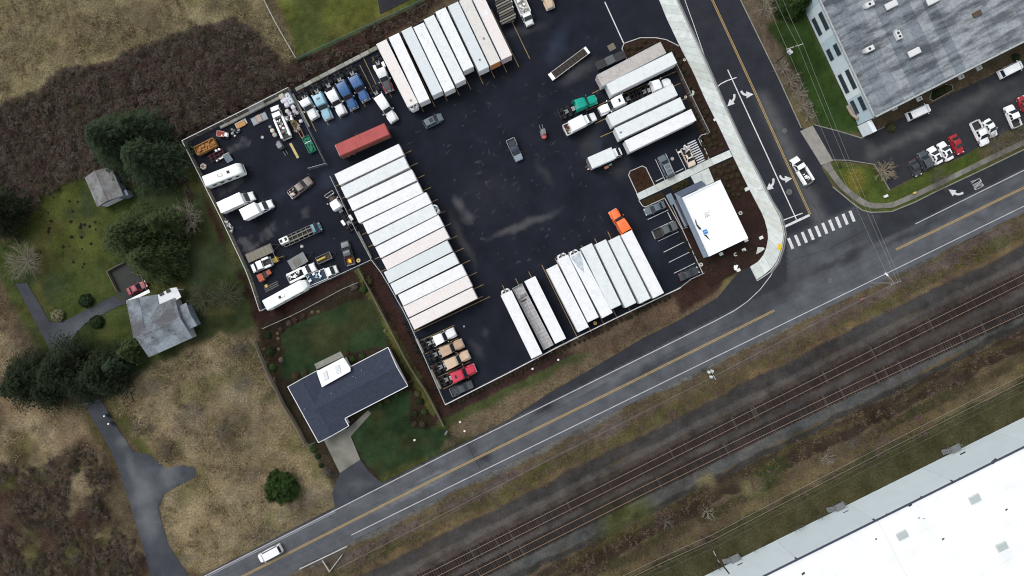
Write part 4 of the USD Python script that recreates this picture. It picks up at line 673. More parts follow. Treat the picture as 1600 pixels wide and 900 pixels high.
# ---- articulated tractors
def tractor(label, rear, front, mat, style='sleeper', sleeper=2.2, fairing=True, tail=True, h=1.6, group='truck tractors parked without trailers', fender=None, hood_mat=None, fen_mat=None, exposed=False, hatch=False, tanks=True):
    loc, rot, L = pose(rear, front, h); t = thing('truck_tractor', label, 'truck', loc, rot, group); w = 1.04; hl = min(1.95, .27 * L) if not exposed else 1.6
    for s in (1, -1): obj('frame_rail', boxm(0, L - .5, s * .43 - .05, s * .43 + .05, .72, .98), FRAME, t)
    for x in (.08, 1.0, 1.75, 2.6, 3.3): obj('cross_member', boxm(x - .06, x + .06, -.43, .43, .76, .92), FRAME, t)
    obj('fifth_wheel', MB().prism(Polygon([(1.15, -.42), (2.05, -.36), (2.05, .36), (1.15, .42), (1.3, .12), (1.6, .09), (1.6, -.09), (1.3, -.12)]), 1.06, 1.15), GREYSTEEL, t)
    for x in (1.0, 2.3):
        obj('axle', MB().cyl((x, -.95, .5), (x, .95, .5), .1, n=8), FRAME, t)
        for s in (1, -1): wheel(t, x, s * .84, .5, .52)
    for s in (1, -1): wheel(t, L - 1.15, s * .86, .5, .28)
    c1 = L - hl; cb = max(2.75 if L < 7.4 else 3.1, c1 - sleeper - 1.1); sleeper = min(sleeper, c1 - .72 - cb); zt = 3.55 if fairing else 2.95
    obj('deck_plate', boxm(cb - .75, cb - .1, -.42, .42, .99, 1.03), GALV, t)
    if tanks:
        for s in (1, -1): obj('fuel_tank', MB().cyl((cb + .1, s * .80, .72), (cb + 1.5, s * .80, .72), .28, n=14), CHROME, t, smooth=40)
    cabst = [(cb, w, w * .97, .95, zt - .05, .10), (cb + .25, w, w * .97, .95, zt, .12), (cb + sleeper * .6, w, w * .97, .95, zt - .05, .2), (cb + sleeper, w * .98, w * .92, .95, zt - .28, .22), (c1 - .62, w * .93, w * .82, .95, 2.85, .2), (c1 + .02, w * .9, w * .80, .95, 2.0, .06)] if not exposed else [(cb, w, w * .96, .95, zt, .2), (c1 + .02, w, w * .92, .95, zt - .08, .25)]
    if not fairing: cabst = [(cb, w, w * .95, .95, 2.9, .15), (c1 - .7, w * .96, w * .88, .95, 2.9, .18), (c1, w * .9, w * .82, .95, 2.0, .08)]
    obj('cab', MB().loft(cabst), mat, t, smooth=35)
    if not exposed:
        obj('windscreen', MB().panel([(c1 - .02, -w * .84, 2.0), (c1 - .02, w * .84, 2.0), (c1 - .62, w * .76, 2.84), (c1 - .62, -w * .76, 2.84)], .03, .03), GLASS, t)
        hm = hood_mat or mat
        obj('hood', MB().loft([(c1 - .02, w * .86, w * .74, 1.0, 1.98, .18), (L - .7, w * .80, w * .66, 1.0, 1.80, .24), (L - .15, w * .74, w * .58, 1.0, 1.62, .24), (L - .02, w * .64, w * .48, 1.05, 1.45, .16)]), hm, t, smooth=35)
        for s in (1, -1): obj('fender', MB().loft([(L - 1.75, .2, .16, .75, 1.0, .06), (L - 1.45, .23, .2, .9, 1.22, .08), (L - .85, .23, .2, .95, 1.25, .08), (L - .35, .22, .18, .8, 1.08, .08), (L - .1, .18, .12, .55, .85, .06)]).mesh().apply_translation([0, s * .82, 0]), fen_mat or hm, t, smooth=35)
        obj('grille', boxm(L - .06, L + .03, -.4, .4, .75, 1.45, ch=.03), CHROME, t)
    else:
        e = MB(); e.box(c1 + .15, L - .5, -.38, .38, .8, 1.5, ch=.08); e.cyl((c1 + .3, .5, 1.2), (L - .5, .45, 1.2), .14, n=10); e.cyl((c1 + .4, -.5, 1.1), (L - .6, -.5, 1.1), .18, n=10); obj('engine', e, M('oily_engine', (.07, .05, .045), .6, .3, var=.5, scale=6), t)
        obj('radiator', boxm(L - .42, L - .2, -.6, .6, .7, 1.7, ch=.03), GREYSTEEL, t); obj('tilted_hood_frame', MB().tube([(L - .1, -.95, .9), (L + .45, -1.0, 1.2), (L + .45, 1.0, 1.2), (L - .1, .95, .9)], .05), GALV, t)
    obj('front_bumper', boxm(L - .12, L + .06, -w * .96, w * .96, .38, .70, ch=.06), CHROME if style != 'plain' else mat, t)
    for s in (1, -1):
        obj('headlight', boxm(L - .28, L - .06, s * .70 - .13, s * .70 + .13, .88, 1.08, ch=.04), LAMP, t)
        q = [(c1 - 1.0, s * (w * .95 + .01), 1.95), (c1 - .2, s * (w * .92 + .01), 1.95), (c1 - .5, s * (w * .88 + .01), 2.6), (c1 - 1.0, s * (w * .92 + .01), 2.6)]
        obj('side_window', MB().panel(q if s < 0 else q[::-1], .02, .0), GLASS, t)
        obj('mirror', boxm(c1 - .1, c1 + .04, s * 1.24 - .10, s * 1.24 + .10, 1.85, 2.5, ch=.03), CHROME if style == 'chrome' else mat, t); obj('step', boxm(c1 - 1.0, c1 - .3, s * .90 - .13, s * .90 + .13, .45, .95), GREYSTEEL, t)
        if style == 'chrome': obj('exhaust_stack', MB().cyl((cb - .12, s * .84, 1.0), (cb - .12, s * .84, 3.7), .075, n=10), CHROME, t, smooth=40)
        if fairing: obj('side_fairing', boxm(cb - .42, cb + .02, s * w - .03, s * w + .02, 1.05, zt - .15, ch=.015), mat, t)
        if fender: obj('wheel_fender', MB().loft([(1.7, .3, .26, 1.0, 1.1, .03), (2.3, .32, .28, 1.06, 1.16, .04), (2.9, .3, .26, .98, 1.08, .03)]).mesh().apply_translation([0, s * .95, 0]), fender, t)
        obj('mud_flap', boxm(.15, .18, s * .92 - .3, s * .92 + .3, .2, .95), DARKPLASTIC, t); obj('tail_light', boxm(-.03, .03, s * .55 - .1, s * .55 + .1, .8, .92), RED_LAMP, t)
    m = MB()
    for k in range(3): m.tube([(cb - .3, -.25 + .2 * k, 1.5), (cb - .7, -.2 + .18 * k, 1.15), (cb - 1.1, -.1 + .1 * k, 1.35), (2.2, 0, 1.15)], .025)
    obj('air_hose', m, DARKPLASTIC, t)
    if hatch: obj('roof_window', boxm(cb + .7, cb + 1.1, -.36, .36, zt - .04, zt + .04, ch=.02), GLASS, t)
    if fairing and not exposed: obj('roof_cap_rib', boxm(cb + .3, cb + sleeper * .8, -.04, .04, zt - .03, zt + .03, ch=.01), mat, t)
    return t

# ---- box trucks, step vans and motorhomes
def box_truck(name, label, cat, rear, front, box_mat, cab_mat, h=3.3, w=2.35, hood=1.3, boxlen=None, cabw=2.05, gap=.12, roof=None, open_rear=0.0):
    loc, rot, L = pose(rear, front, h * .6); t = thing(name, label, cat, loc, rot); k = w / 2; cl = L - hood; bl = boxlen or (cl - 1.55)
    obj('frame', boxm(.2, L - .4, -.42, .42, .55, .80), FRAME, t)
    b0 = open_rear
    if open_rear:
        obj('load_deck', boxm(0, b0, -k, k, .85, 1.0), WOOD, t)
        for s in (1, -1): obj('stake_side', boxm(0, b0, s * k - .04, s * k + .04, 1.0, 2.0), box_mat, t)
        obj('tail_board', boxm(-.04, .04, -k, k, 1.0, 2.0), box_mat, t)
    obj('cargo_box', boxm(b0, bl, -k, k, .88, h, ch=.05), box_mat, t); obj('box_roof', boxm(b0 + .05, bl - .05, -k + .05, k - .05, h - .03, h + .02, ch=.03), roof or box_mat, t)
    for s in (1, -1): obj('corner_rail', boxm(b0, bl, s * k - .03, s * k + .025, h - .08, h + .03), CHROME if not roof else box_mat, t)
    if not open_rear: obj('rear_door', boxm(-.03, .01, -k + .08, k - .08, .95, h - .12), GREYSTEEL, t)
    cw = cabw / 2; z0 = .55
    obj('cab', MB().loft([(bl + gap, cw, cw * .92, z0, 2.15, .14), (cl - .65, cw, cw * .86, z0, 2.15, .16), (cl + .05, cw * .98, cw * .86, z0, 1.35, .06)]), cab_mat, t, smooth=35)
    obj('windscreen', MB().panel([(cl + .03, -cw * .86, 1.36), (cl + .03, cw * .86, 1.36), (cl - .62, cw * .78, 2.12), (cl - .62, -cw * .78, 2.12)], .03, .02), GLASS, t)
    obj('hood', MB().loft([(cl, cw * .98, cw * .86, z0, 1.34, .12), (L - .5, cw * .95, cw * .8, z0, 1.22, .18), (L - .1, cw * .86, cw * .68, z0, 1.05, .2), (L, cw * .74, cw * .55, z0 + .1, .9, .16)]), cab_mat, t, smooth=35)
    obj('grille', boxm(L - .08, L + .02, -.5, .5, .65, .9, ch=.02), DARKPLASTIC, t); obj('front_bumper', boxm(L - .1, L + .07, -cw * .9, cw * .9, .38, .58, ch=.04), GREYSTEEL, t); obj('rear_bumper', boxm(-.1, .0, -k + .2, k - .2, .5, .62), GREYSTEEL, t)
    for s in (1, -1):
        wheel(t, L * .22, s * (k - .32), .42, .5); wheel(t, L - hood * .62, s * (cw - .12), .42, .26)
        obj('headlight', boxm(L - .2, L - .02, s * cw * .66 - .12, s * cw * .66 + .12, .75, .92, ch=.03), LAMP, t); obj('tail_light', boxm(-.06, -.02, s * (k - .15) - .08, s * (k - .15) + .08, .95, 1.2), RED_LAMP, t)
        q = [(bl + gap + .35, s * (cw + .008), 1.4), (cl - .12, s * (cw + .004), 1.4), (cl - .62, s * (cw * .89), 2.0), (bl + gap + .35, s * (cw * .93 + .01), 2.0)]
        obj('side_window', MB().panel(q if s < 0 else q[::-1], .02, .0), GLASS, t); obj('mirror', boxm(cl - .3, cl - .18, s * (cw + .22) - .12, s * (cw + .22) + .12, 1.4, 1.8, ch=.02), DARKPLASTIC, t)
    return t, L
def coach(name, label, cat, rear, front, mat, w=2.4, h=3.0, vents=(.3, .6), L0=None, towed=False, roof=None):
    loc, rot, L = pose(rear, front, h * .9); t = thing(name, label, cat, loc, rot); k = w / 2
    nose = [(L - .5, k * .99, k * .95, .5, h - .05, .2), (L - .12, k * .95, k * .88, .55, h - .35, .3), (L, k * .88, k * .8, .65, h - .9, .3)] if not towed else [(L - .7, k * .98, k * .9, .6, h - .1, .25), (L, k * .7, k * .62, .7, h - .5, .3)]
    obj('body', MB().loft([(0, k * .96, k * .94, .55, h - .1, .15), (.15, k, k * .97, .5, h, .16), (L - 1.0, k, k * .97, .5, h, .18)] + nose), mat, t, smooth=35)
    obj('roof_sheet', boxm(.25, L - 1.1, -k * .82, k * .82, h - .01, h + .015), roof or mat, t)
    for v in vents: obj('roof_vent', boxm(v * L - .28, v * L + .28, -.28, .28, h, h + .14, ch=.04), DARKPLASTIC, t)
    obj('air_conditioner', boxm(L * .45 - .4, L * .45 + .4, -.34, .34, h, h + .22, ch=.08), mat, t)
    for s in (1, -1):
        for x in np.linspace(L * .18, L * .8, 4): obj('side_window', boxm(x - .4, x + .4, s * k - .012, s * k + .014, 1.5, 2.2), GLASS, t)
        wheel(t, L * .26, s * (k - .22), .4, .4)
        if not towed: wheel(t, L - 1.1, s * (k - .2), .4, .28)
    if not towed: obj('windscreen', MB().panel([(L + .0, -k * .78, 1.45), (L + .0, k * .78, 1.45), (L - .16, k * .74, h - .45), (L - .16, -k * .74, h - .45)], .03, .02), GLASS, t)
    else: obj('drawbar', MB().tube([(L - .6, -.6, .55), (L + .9, 0, .5), (L - .6, .6, .55)], .05), FRAME, t)
    obj('rear_window', boxm(-.03, .02, -.6, .6, 1.6, 2.2), GLASS, t); obj('awning', MB().cyl((L * .2, -k - .07, h - .3), (L * .75, -k - .07, h - .3), .07, n=8), GREYSTEEL, t)
    return t, L
# ---------------------------------------------------------------- box trailers
u = np.array([48.5, 100.8])
TR = [((595.5, 65.2), (645, 164), RP, dict(reefer=True, vent=.93), 'dirty white refrigerated trailer, westernmost of the north row, grille at its nose'),
      ((615, 55), (663, 158), RW, {}, 'clean bright white box trailer, second from the west in the north row'),
      ((635, 45), (683.5, 145.8), RS, {}, 'plain pale grey box trailer, third from the west in the north row'),
      ((653.8, 38.8), (702.7, 140.8), RD, {}, 'streaked white box trailer with patchy roof, fourth from the west in the north row'),
      ((670, 26.7), (719.5, 127.5), RC, {}, 'cool white box trailer, fifth from the west in the north row'),
      ((688, 15), (732, 107.5), RD, dict(patch=.93), 'shorter grey white trailer with bright roof front, sixth from west in north row'),
      ((707.6, 6), (756, 108), RS, dict(vent=.86), 'grey box trailer with small roof vent near its front in the north row'),
      ((725.4, -2.5), (774, 99), RB, dict(nose=RUST, vent=.62), 'beige grey box trailer with an orange brown nose panel in the north row'),
      ((743.5, -11.7), (792, 89.8), RP, dict(nose=PINKNOSE, patch=.32), 'pinkish grey box trailer with a white roof patch, easternmost of the north row')]
for a, b, r, kw, lb in TR: box_trailer(lb, a, b, r, w=2.28, group='box trailers of the north row', side=SIDE_G if r in (RS, RB) else None, **kw)
MR = [RW, RC, RW, RW, RW, RC, RW, RP, RS, RC, RW, RP, RP]
ML = ['bright white box trailer, northernmost of the long middle row beside the red trailer', 'white box trailer second from the north in the middle row', 'white box trailer third from the north in the middle row', 'white box trailer fourth from the north in the middle row, smudged front corner', 'bright white box trailer fifth in the middle row beside the refrigerated one', 'white refrigerated trailer with dark grille at its nose in the middle row', 'white box trailer just south of the refrigerated one in the middle row', 'pinkish white box trailer eighth from the north in the middle row', 'pale grey box trailer set back slightly, ninth in the middle row', 'cool white box trailer tenth in the middle row', 'white box trailer eleventh in the middle row, third from its south end', 'pink tinged box trailer second from the south end of the middle row', 'warm white box trailer at the south end of the middle row']
for i in range(13): box_trailer(ML[i], MW[i], ME[i], MR[i], w=2.42, group='box trailers of the middle row', reefer=(i == 5))
BR_ = [((838.9, 556.7), (790.7, 457.8), RW, dict(reefer=True), 'white refrigerated trailer, westernmost of the road side row'), ((876, 533), (827.8, 435.6), RW, {}, 'white box trailer just east of the open trailer in the road side row'),
       ((911.6, 515), (862, 417), RW, {}, 'white box trailer east of the empty stall in the road side row'), ((927, 499.6), (879, 402), RW, dict(reefer=True), 'white refrigerated trailer in the middle of the road side row'), ((949, 493), (898, 396.7), RN, dict(reefer=True), 'refrigerated trailer with blue grey stained nose in the road side row'),
       ((962, 480), (916, 384), RC, {}, 'pale box trailer fourth from the east in the road side row'), ((985.6, 477), (938, 378), RC, {}, 'cool white box trailer third from the east in the road side row'), ((1008, 470.4), (959, 372), RC, {}, 'white box trailer second from the east in the road side row'), ((1029, 462), (978.7, 363.6), RW, {}, 'bright white box trailer coupled to the orange tractor')]
for a, b, r, kw, lb in BR_: box_trailer(lb, a, b, r, w=2.42, group='box trailers of the road side row', **kw)
RR_ = [((1036.4, 74), (936.9, 126), RG, dict(nose=PINKNOSE, side=SIDE_G), 'old weathered grey box trailer beside the planted bed in the northeast'), ((1053.9, 89.6), (951.6, 139.9), RC, {}, 'clean white box trailer beside the weathered grey one in the northeast'), ((1055, 139.7), (953, 188.7), RC, {}, 'white box trailer just south of the two white tractors in the northeast'), ((1067, 160.6), (964.4, 209), RC, dict(vent=.95), 'off white box trailer between two white ones in the northeast'), ((1084, 179), (980.4, 228.7), RW, {}, 'white box trailer nearest the office car park in the northeast')]
for a, b, r, kw, lb in RR_: box_trailer(lb, a, b, r, w=2.5, group='box trailers of the northeast group', **kw)

# red trailer, open trailer, flat trailers
REDT = M('faded_red_roof', (.36, .075, .075), .6, .2, var=.18, scale=.5); REDS = M('faded_red_side', (.24, .07, .055), .6, .2, var=.3, scale=1)
t = box_trailer('faded red box trailer standing alone in the open yard', (527, 235), (604, 201), REDT, w=2.45, side=REDS, nose=REDS, h=3.9, group=None)
m = MB(); m.box(3.9, 4.05, -1.1, .2, 3.9, 3.93); m.box(5.2, 5.35, -.2, 1.1, 3.9, 3.93); obj('roof_strap', m, REDS, t)
def low_trailer(name, label, cat, rear, front, w, deck=1.2, deckmat=WOOD, edge=GREYSTEEL, wall=0.0, slats=14, tongue=0.0, wheels=(1.2, 2.4), h=1.2, wr=.45, edgew=.07, ends=None, endl=.7):
    loc, rot, L = pose(rear, front, h); t = thing(name, label, cat, loc, rot); k = w / 2
    for i in range(slats):
        x0, x1 = i * L / slats, (i + 1) * L / slats; obj('deck_plank', boxm(x0 + .02, x1 - .02, -k + edgew, k - edgew, deck - .08, deck + RNG.uniform(-.008, .008)), deckmat if not isinstance(deckmat, list) else deckmat[i % len(deckmat)], t)
    for s in (1, -1): obj('side_rail', boxm(0, L, s * (k - edgew / 2) - edgew / 2, s * (k - edgew / 2) + edgew / 2, deck - .2, deck + .04 + wall), edge, t)
    for x in (0, L): obj('end_rail', boxm(x - .04, x + .04, -k, k, deck - .2, deck + .03 + wall), edge, t)
    if ends:
        obj('end_plate', boxm(.02, endl, -k, k, deck - .1, deck + .07, ch=.02), ends, t); obj('end_plate', boxm(L - endl * .7, L - .02, -k, k, deck - .1, deck + .07, ch=.02), ends, t)
    for s in (1, -1): obj('beam', boxm(.1, L - .1, s * .4 - .06, s * .4 + .06, deck - .45, deck - .1), FRAME, t)
    for x in wheels:
        for s in (1, -1): wheel(t, x, s * (k - .28 if w > 2.2 else k + .02), wr, .3)
    if tongue: obj('drawbar', MB().tube([(L, -k * .7, deck - .2), (L + tongue, 0, deck - .3), (L, k * .7, deck - .2)], .05), FRAME, t); obj('jockey_wheel', MB().cyl((L + tongue * .85, -.06, .15), (L + tongue * .85, .06, .15), .15), TYRE, t)
    return t, L
GREYDECK = M('pale_worn_deck', (.40, .39, .40), .7, .2, var=.35, scale=1.5)
t, L = low_trailer('open_trailer', 'open topped trailer with pale grey worn floor in the road side row', 'trailer', (857, 542), (808, 447), 2.3, 1.25, GREYDECK, SIDE_G, wall=1.0, slats=18, h=1.5)
obj('gooseneck_deck', boxm(L - 2.6, L - .1, -1.05, 1.05, 1.3, 1.62, ch=.03), GREYDECK, t); m = MB(); [m.box(L - 2.55 + .2 * i, L - 2.47 + .2 * i, -1.0, .5, 1.62, 1.66) for i in range(3)]; obj('strap', m, DARKPLASTIC, t); obj('winch_bar', boxm(L - 3.4, L - 3.2, -.5, .8, 1.27, 1.5), DARKPLASTIC, t); obj('centre_seam', boxm(.1, L - 2.7, -.03, .03, 1.25, 1.275), GREYSTEEL, t)
DK = [M('brown_slat_a', (.05, .042, .038), .8, .1, var=.3, scale=4), M('brown_slat_b', (.034, .03, .028), .8, .1, var=.3, scale=4)]
low_trailer('flat_trailer', 'small flat trailer with dark slatted deck and white end plates', 'trailer', (860, 121), (918.5, 77.5), 1.62, .9, DK, M('white_edge', (.6, .58, .54), .5, .3), slats=22, ends=WHITE, endl=.75, h=.9, wheels=(4.2, 5.2), wr=.36)
t, L = low_trailer('flatbed_trailer', 'flatbed trailer stacked crosswise with grey beams in the north row', 'trailer', (768, -64), (795, 34), 2.3, 1.3, BROWNWOOD, GREYSTEEL, slats=16, h=1.6)
BEAM = [M('beam_grey', (.14, .135, .12), .8, .1, var=.3, scale=2), M('beam_dark', (.075, .07, .065), .8, .1, var=.3, scale=2), M('beam_pale', (.22, .21, .18), .8, .1, var=.25, scale=2)]
for i in range(22):
    x = L - .2 - i * .55; 
    b = thing('steel_beam', 'long grey beam laid crosswise on the flatbed in the north row', 'beam', (0, 0, 0), 0, 'beams stacked on the flatbed')
    c = np.array([math.cos(pose((768, -64), (795, 34), 1.6)[1]), math.sin(pose((768, -64), (795, 34), 1.6)[1])]); p0 = W(768, -64, 1.6) + c * x; UsdGeom.Xformable(b).GetOrderedXformOps()[0].Set(Gf.Vec3d(*p0, 1.32)); UsdGeom.Xformable(b).GetOrderedXformOps()[1].Set(math.degrees(math.atan2(.45, .893)))
    k = 1.68 + RNG.normal(0, .05); obj('web', boxm(-k, k, -.05, .05, .04, .46), BEAM[i % 3], b); obj('flange', boxm(-k, k, -.17, .17, .46, .52, ch=.01), BEAM[(i * 2) % 3], b); obj('flange', boxm(-k, k, -.17, .17, 0, .05), BEAM[1], b)
    if i in (4, 6): obj('end_cap', boxm(k, k + .12, -.16, .16, .2, .53), WHITE, b)

# ---------------------------------------------------------------- truck tractors
BLUE_P, LBLUE, TEAL, ORANGE, RED_P, TAN, TAN2 = paint('deep_blue_paint', (.035, .10, .24)), paint('light_blue_paint', (.27, .46, .57)), paint('teal_paint', (.0, .30, .22)), paint('orange_paint', (.85, .15, .035)), paint('red_paint', (.48, .035, .07)), paint('tan_paint', (.43, .30, .21)), paint('pale_tan_paint', (.55, .42, .30))
BLUE_2 = paint('mid_blue_paint', (.045, .11, .27)); GREYHOOD = paint('grey_hood_paint', (.06, .062, .066)); GREYCAB = paint('white_sleeper_paint', (.68, .69, .70))
tractor('white tractor parked first beside the dividing fence with black bumper', (468, 141), (491.5, 183.5), WHITE)
tractor('light blue tractor with dark roof window among the north row', (489, 130.5), (512.7, 184.7), LBLUE, hatch=True, style='chrome')
tractor('white tractor between the light blue and the deep blue one', (506.4, 121.6), (535, 177.5), WHITE, style='chrome', sleeper=1.6)
tractor('deep blue tractor beside the white one in the north row', (524, 112.7), (552.7, 168.7), BLUE_P, style='chrome'); tractor('deep blue tractor easternmost next to the empty stall', (543.8, 103), (571, 156), BLUE_2, style='chrome')
tractor('tractor with red fenders, dark grey hood and white sleeper roof', (585, 86), (608, 141), WHITE, sleeper=1.2, fairing=True, fender=WHITE, hood_mat=GREYHOOD, fen_mat=paint('dark_red_fender', (.30, .02, .03)), style='chrome')
tractor('white tractor standing in front of the red fendered one', (580, 134), (615.8, 188), WHITE, sleeper=2.4)
tractor('white tractor northernmost of the four in the south corner', (659, 541.5), (711, 518.5), WHITE); tractor('tan tractor beside the white one in the south corner', (668.7, 559), (723, 536), TAN); tractor('paler tan tractor beside the red one in the south corner', (676.7, 579), (732.7, 554), TAN2, style='chrome'); tractor('bright red tractor in the south corner', (685.6, 598.4), (742.4, 575.3), RED_P, hatch=True)
tractor('teal green tractor in the open yard beside a white box truck', (874, 178), (932, 153), TEAL, fairing=True, sleeper=1.7); tractor('white tractor facing the open yard with a dark roof window', (993, 148), (937.5, 173.5), WHITE, hatch=True, fairing=True); tractor('white tractor facing the pavement, tail to tail with another', (996, 146.5), (1048.5, 127), WHITE)
tractor('bright orange tractor coupled to a white trailer', (989, 382), (957.5, 328), ORANGE, sleeper=2.5)
tractor('white cab tractor with its hood off and engine showing', (551, 358), (514, 304), WHITE, sleeper=.9, exposed=True, fender=WHITE, fairing=False)
tractor('tan tractor at the top edge of the picture, only its nose showing', (836, -46), (861, 11), TAN2, fairing=False)

# ---------------------------------------------------------------- box trucks, vans, motorhomes
RVW = paint('pale_rv_white', (.70, .74, .73)); BOXW = M('box_white', (.74, .76, .77), .45, .3, var=.05, scale=.6)
coach('motorhome', 'long pale white motorhome against the west fence', 'motorhome', (319, 284), (377, 261.5), RVW, vents=(.42, .66))
box_truck('step_van', 'white step van with a small dark roof vent by the west fence', 'van', (345.5, 326), (394, 304), RVW, WHITE, h=3.0, w=2.3, hood=1.0, boxlen=5.2, cabw=2.2, gap=.02)
box_truck('box_truck', 'white rental style box truck beside the step van', 'truck', (381, 337), (423, 316), BOXW, WHITE, h=3.2, w=2.3, hood=1.1)
t, L = box_truck('box_truck', 'white box truck with junk on its open tail beside the teal tractor', 'truck', (883, 203.5), (931.5, 179), BOXW, WHITE, h=3.1, w=2.3, hood=1.3, open_rear=1.1)
box_truck('box_truck', 'white box truck with small square cab near the office car park', 'truck', (920.5, 256.5), (972, 234), BOXW, WHITE, h=3.4, w=2.35, hood=.55, cabw=2.0, roof=RC)
coach('travel_trailer', 'long white travel trailer along the southwest fence', 'caravan', (414, 477.5), (478, 442.5), RVW, vents=(.38,), towed=True)
VANW = paint('van_white', (.74, .76, .78))
def van(label, rear, front, **k):
    t, L = light_vehicle('panel_van', label, 'van', rear, front, VANW, 'van', 1.98, **k); m = MB()
    for x in np.linspace(L * .12, L * .62, 7): m.box(x - .02, x + .02, -.66, .66, 1.94, 1.965)
    obj('roof_rib', m, VANW, t); return t
van('white panel van parked below the grey roofed building', (1420.5, 182), (1456, 166), h=1.4); van('white panel van at the right edge beside the grey roofed building', (1565, 116), (1601, 98), h=1.4); van('white panel van driving on the main road', (438, 857.5), (403, 876), h=1.4)

# ---------------------------------------------------------------- cars and pickups
P_ = {n: paint(n + '_car_paint', c, .25) for n, c in dict(black=(.018, .02, .023), dark=(.035, .04, .046), slate=(.10, .125, .15), silverblue=(.21, .25, .30), white=(.76, .77, .78), red=(.28, .018, .022), brown=(.17, .135, .125), grey=(.09, .10, .105), graphite=(.05, .06, .07), cream=(.62, .52, .42)).items()}
lv = light_vehicle
lv('pickup_truck', 'silver blue pickup with dark roof and dark bed standing in the open yard', 'pickup', (797, 217.5), (812, 250.5), P_['silverblue'], 'pickup', 1.85, roof=paint('navy_roof_paint', (.022, .03, .05)), bed=P_['dark']); lv('parked_car', 'pale grey hatchback parked in front of the north trailer row', 'car', (662.5, 195), (691, 181), P_['slate'], 'suv', sunroof=True)
lv('parked_car', 'dark slate SUV with roof bars in the office bays', 'car', (1048.5, 276), (1033, 243), P_['slate'], 'suv', rack=True); lv('parked_car', 'grey striped coupe in the office bay beside the planted island', 'car', (1039, 318.5), (1007.5, 332), P_['slate'], 'coupe')
lv('pickup_truck', 'dark grey pickup in the office bays', 'pickup', (1022, 367), (1058, 351), P_['grey'], 'pickup', 1.9); lv('parked_car', 'dark car parked in the last office bay by the fence', 'car', (1062, 434), (1092, 421), P_['dark'], 'sedan')
lv('pickup_truck', 'brownish grey pickup with cluttered bed in the storage yard', 'pickup', (453, 305), (485.5, 280), P_['brown'], 'pickup', 1.9); lv('pickup_truck', 'dark pickup in the south corner beside the red tractor', 'pickup', (705, 614), (738.5, 599.5), P_['graphite'], 'pickup', 1.85, bed=P_['graphite'])
lv('pickup_truck', 'black pickup with orange and yellow load in its bed', 'pickup', (548, 413), (537.5, 377), P_['graphite'], 'pickup', 1.9, bed=M('rust_bed', (.16, .06, .03), .8, .1, var=.5, scale=4)); lv('pickup_truck', 'cream and white old pickup with tools in the hatched corner', 'pickup', (1069.5, 231), (1082.5, 259.5), P_['cream'], 'pickup', 1.75, sunroof=True)
lv('parked_car', 'black sedan at the west end of the car park', 'car', (1425, 250), (1437, 274), P_['dark'], 'sedan', 1.8); lv('parked_car', 'dark grey SUV second from the west in the car park', 'car', (1452.5, 263.5), (1439.5, 237), P_['graphite'], 'suv', 1.9); lv('parked_car', 'white sedan next to the dark grey SUV in the car park', 'car', (1469.5, 255), (1455, 229.5), P_['white'], 'sedan', 1.82, sunroof=True); lv('parked_car', 'white sedan with a white roof panel beside the red car', 'car', (1486, 249.5), (1471, 222), P_['white'], 'sedan', 1.82, sunroof=True); lv('parked_car', 'red sedan in the car park', 'car', (1489, 211), (1503, 239.5), P_['red'], 'sedan', 1.8)
lv('pickup_truck', 'white pickup with dark empty bed beside a white sedan', 'pickup', (1523, 190), (1541, 226), P_['white'], 'pickup', 1.95); lv('parked_car', 'white sedan beside the white pickup in the car park', 'car', (1541.5, 187), (1556, 212.5), P_['white'], 'sedan', 1.8); lv('pickup_truck', 'white pickup at the east end of the car park', 'pickup', (1590, 198), (1576, 165), P_['white'], 'pickup', 1.95); lv('parked_car', 'dark red car cut by the right edge of the picture', 'car', (1606, 172), (1596, 150), P_['red'], 'sedan', 1.8)

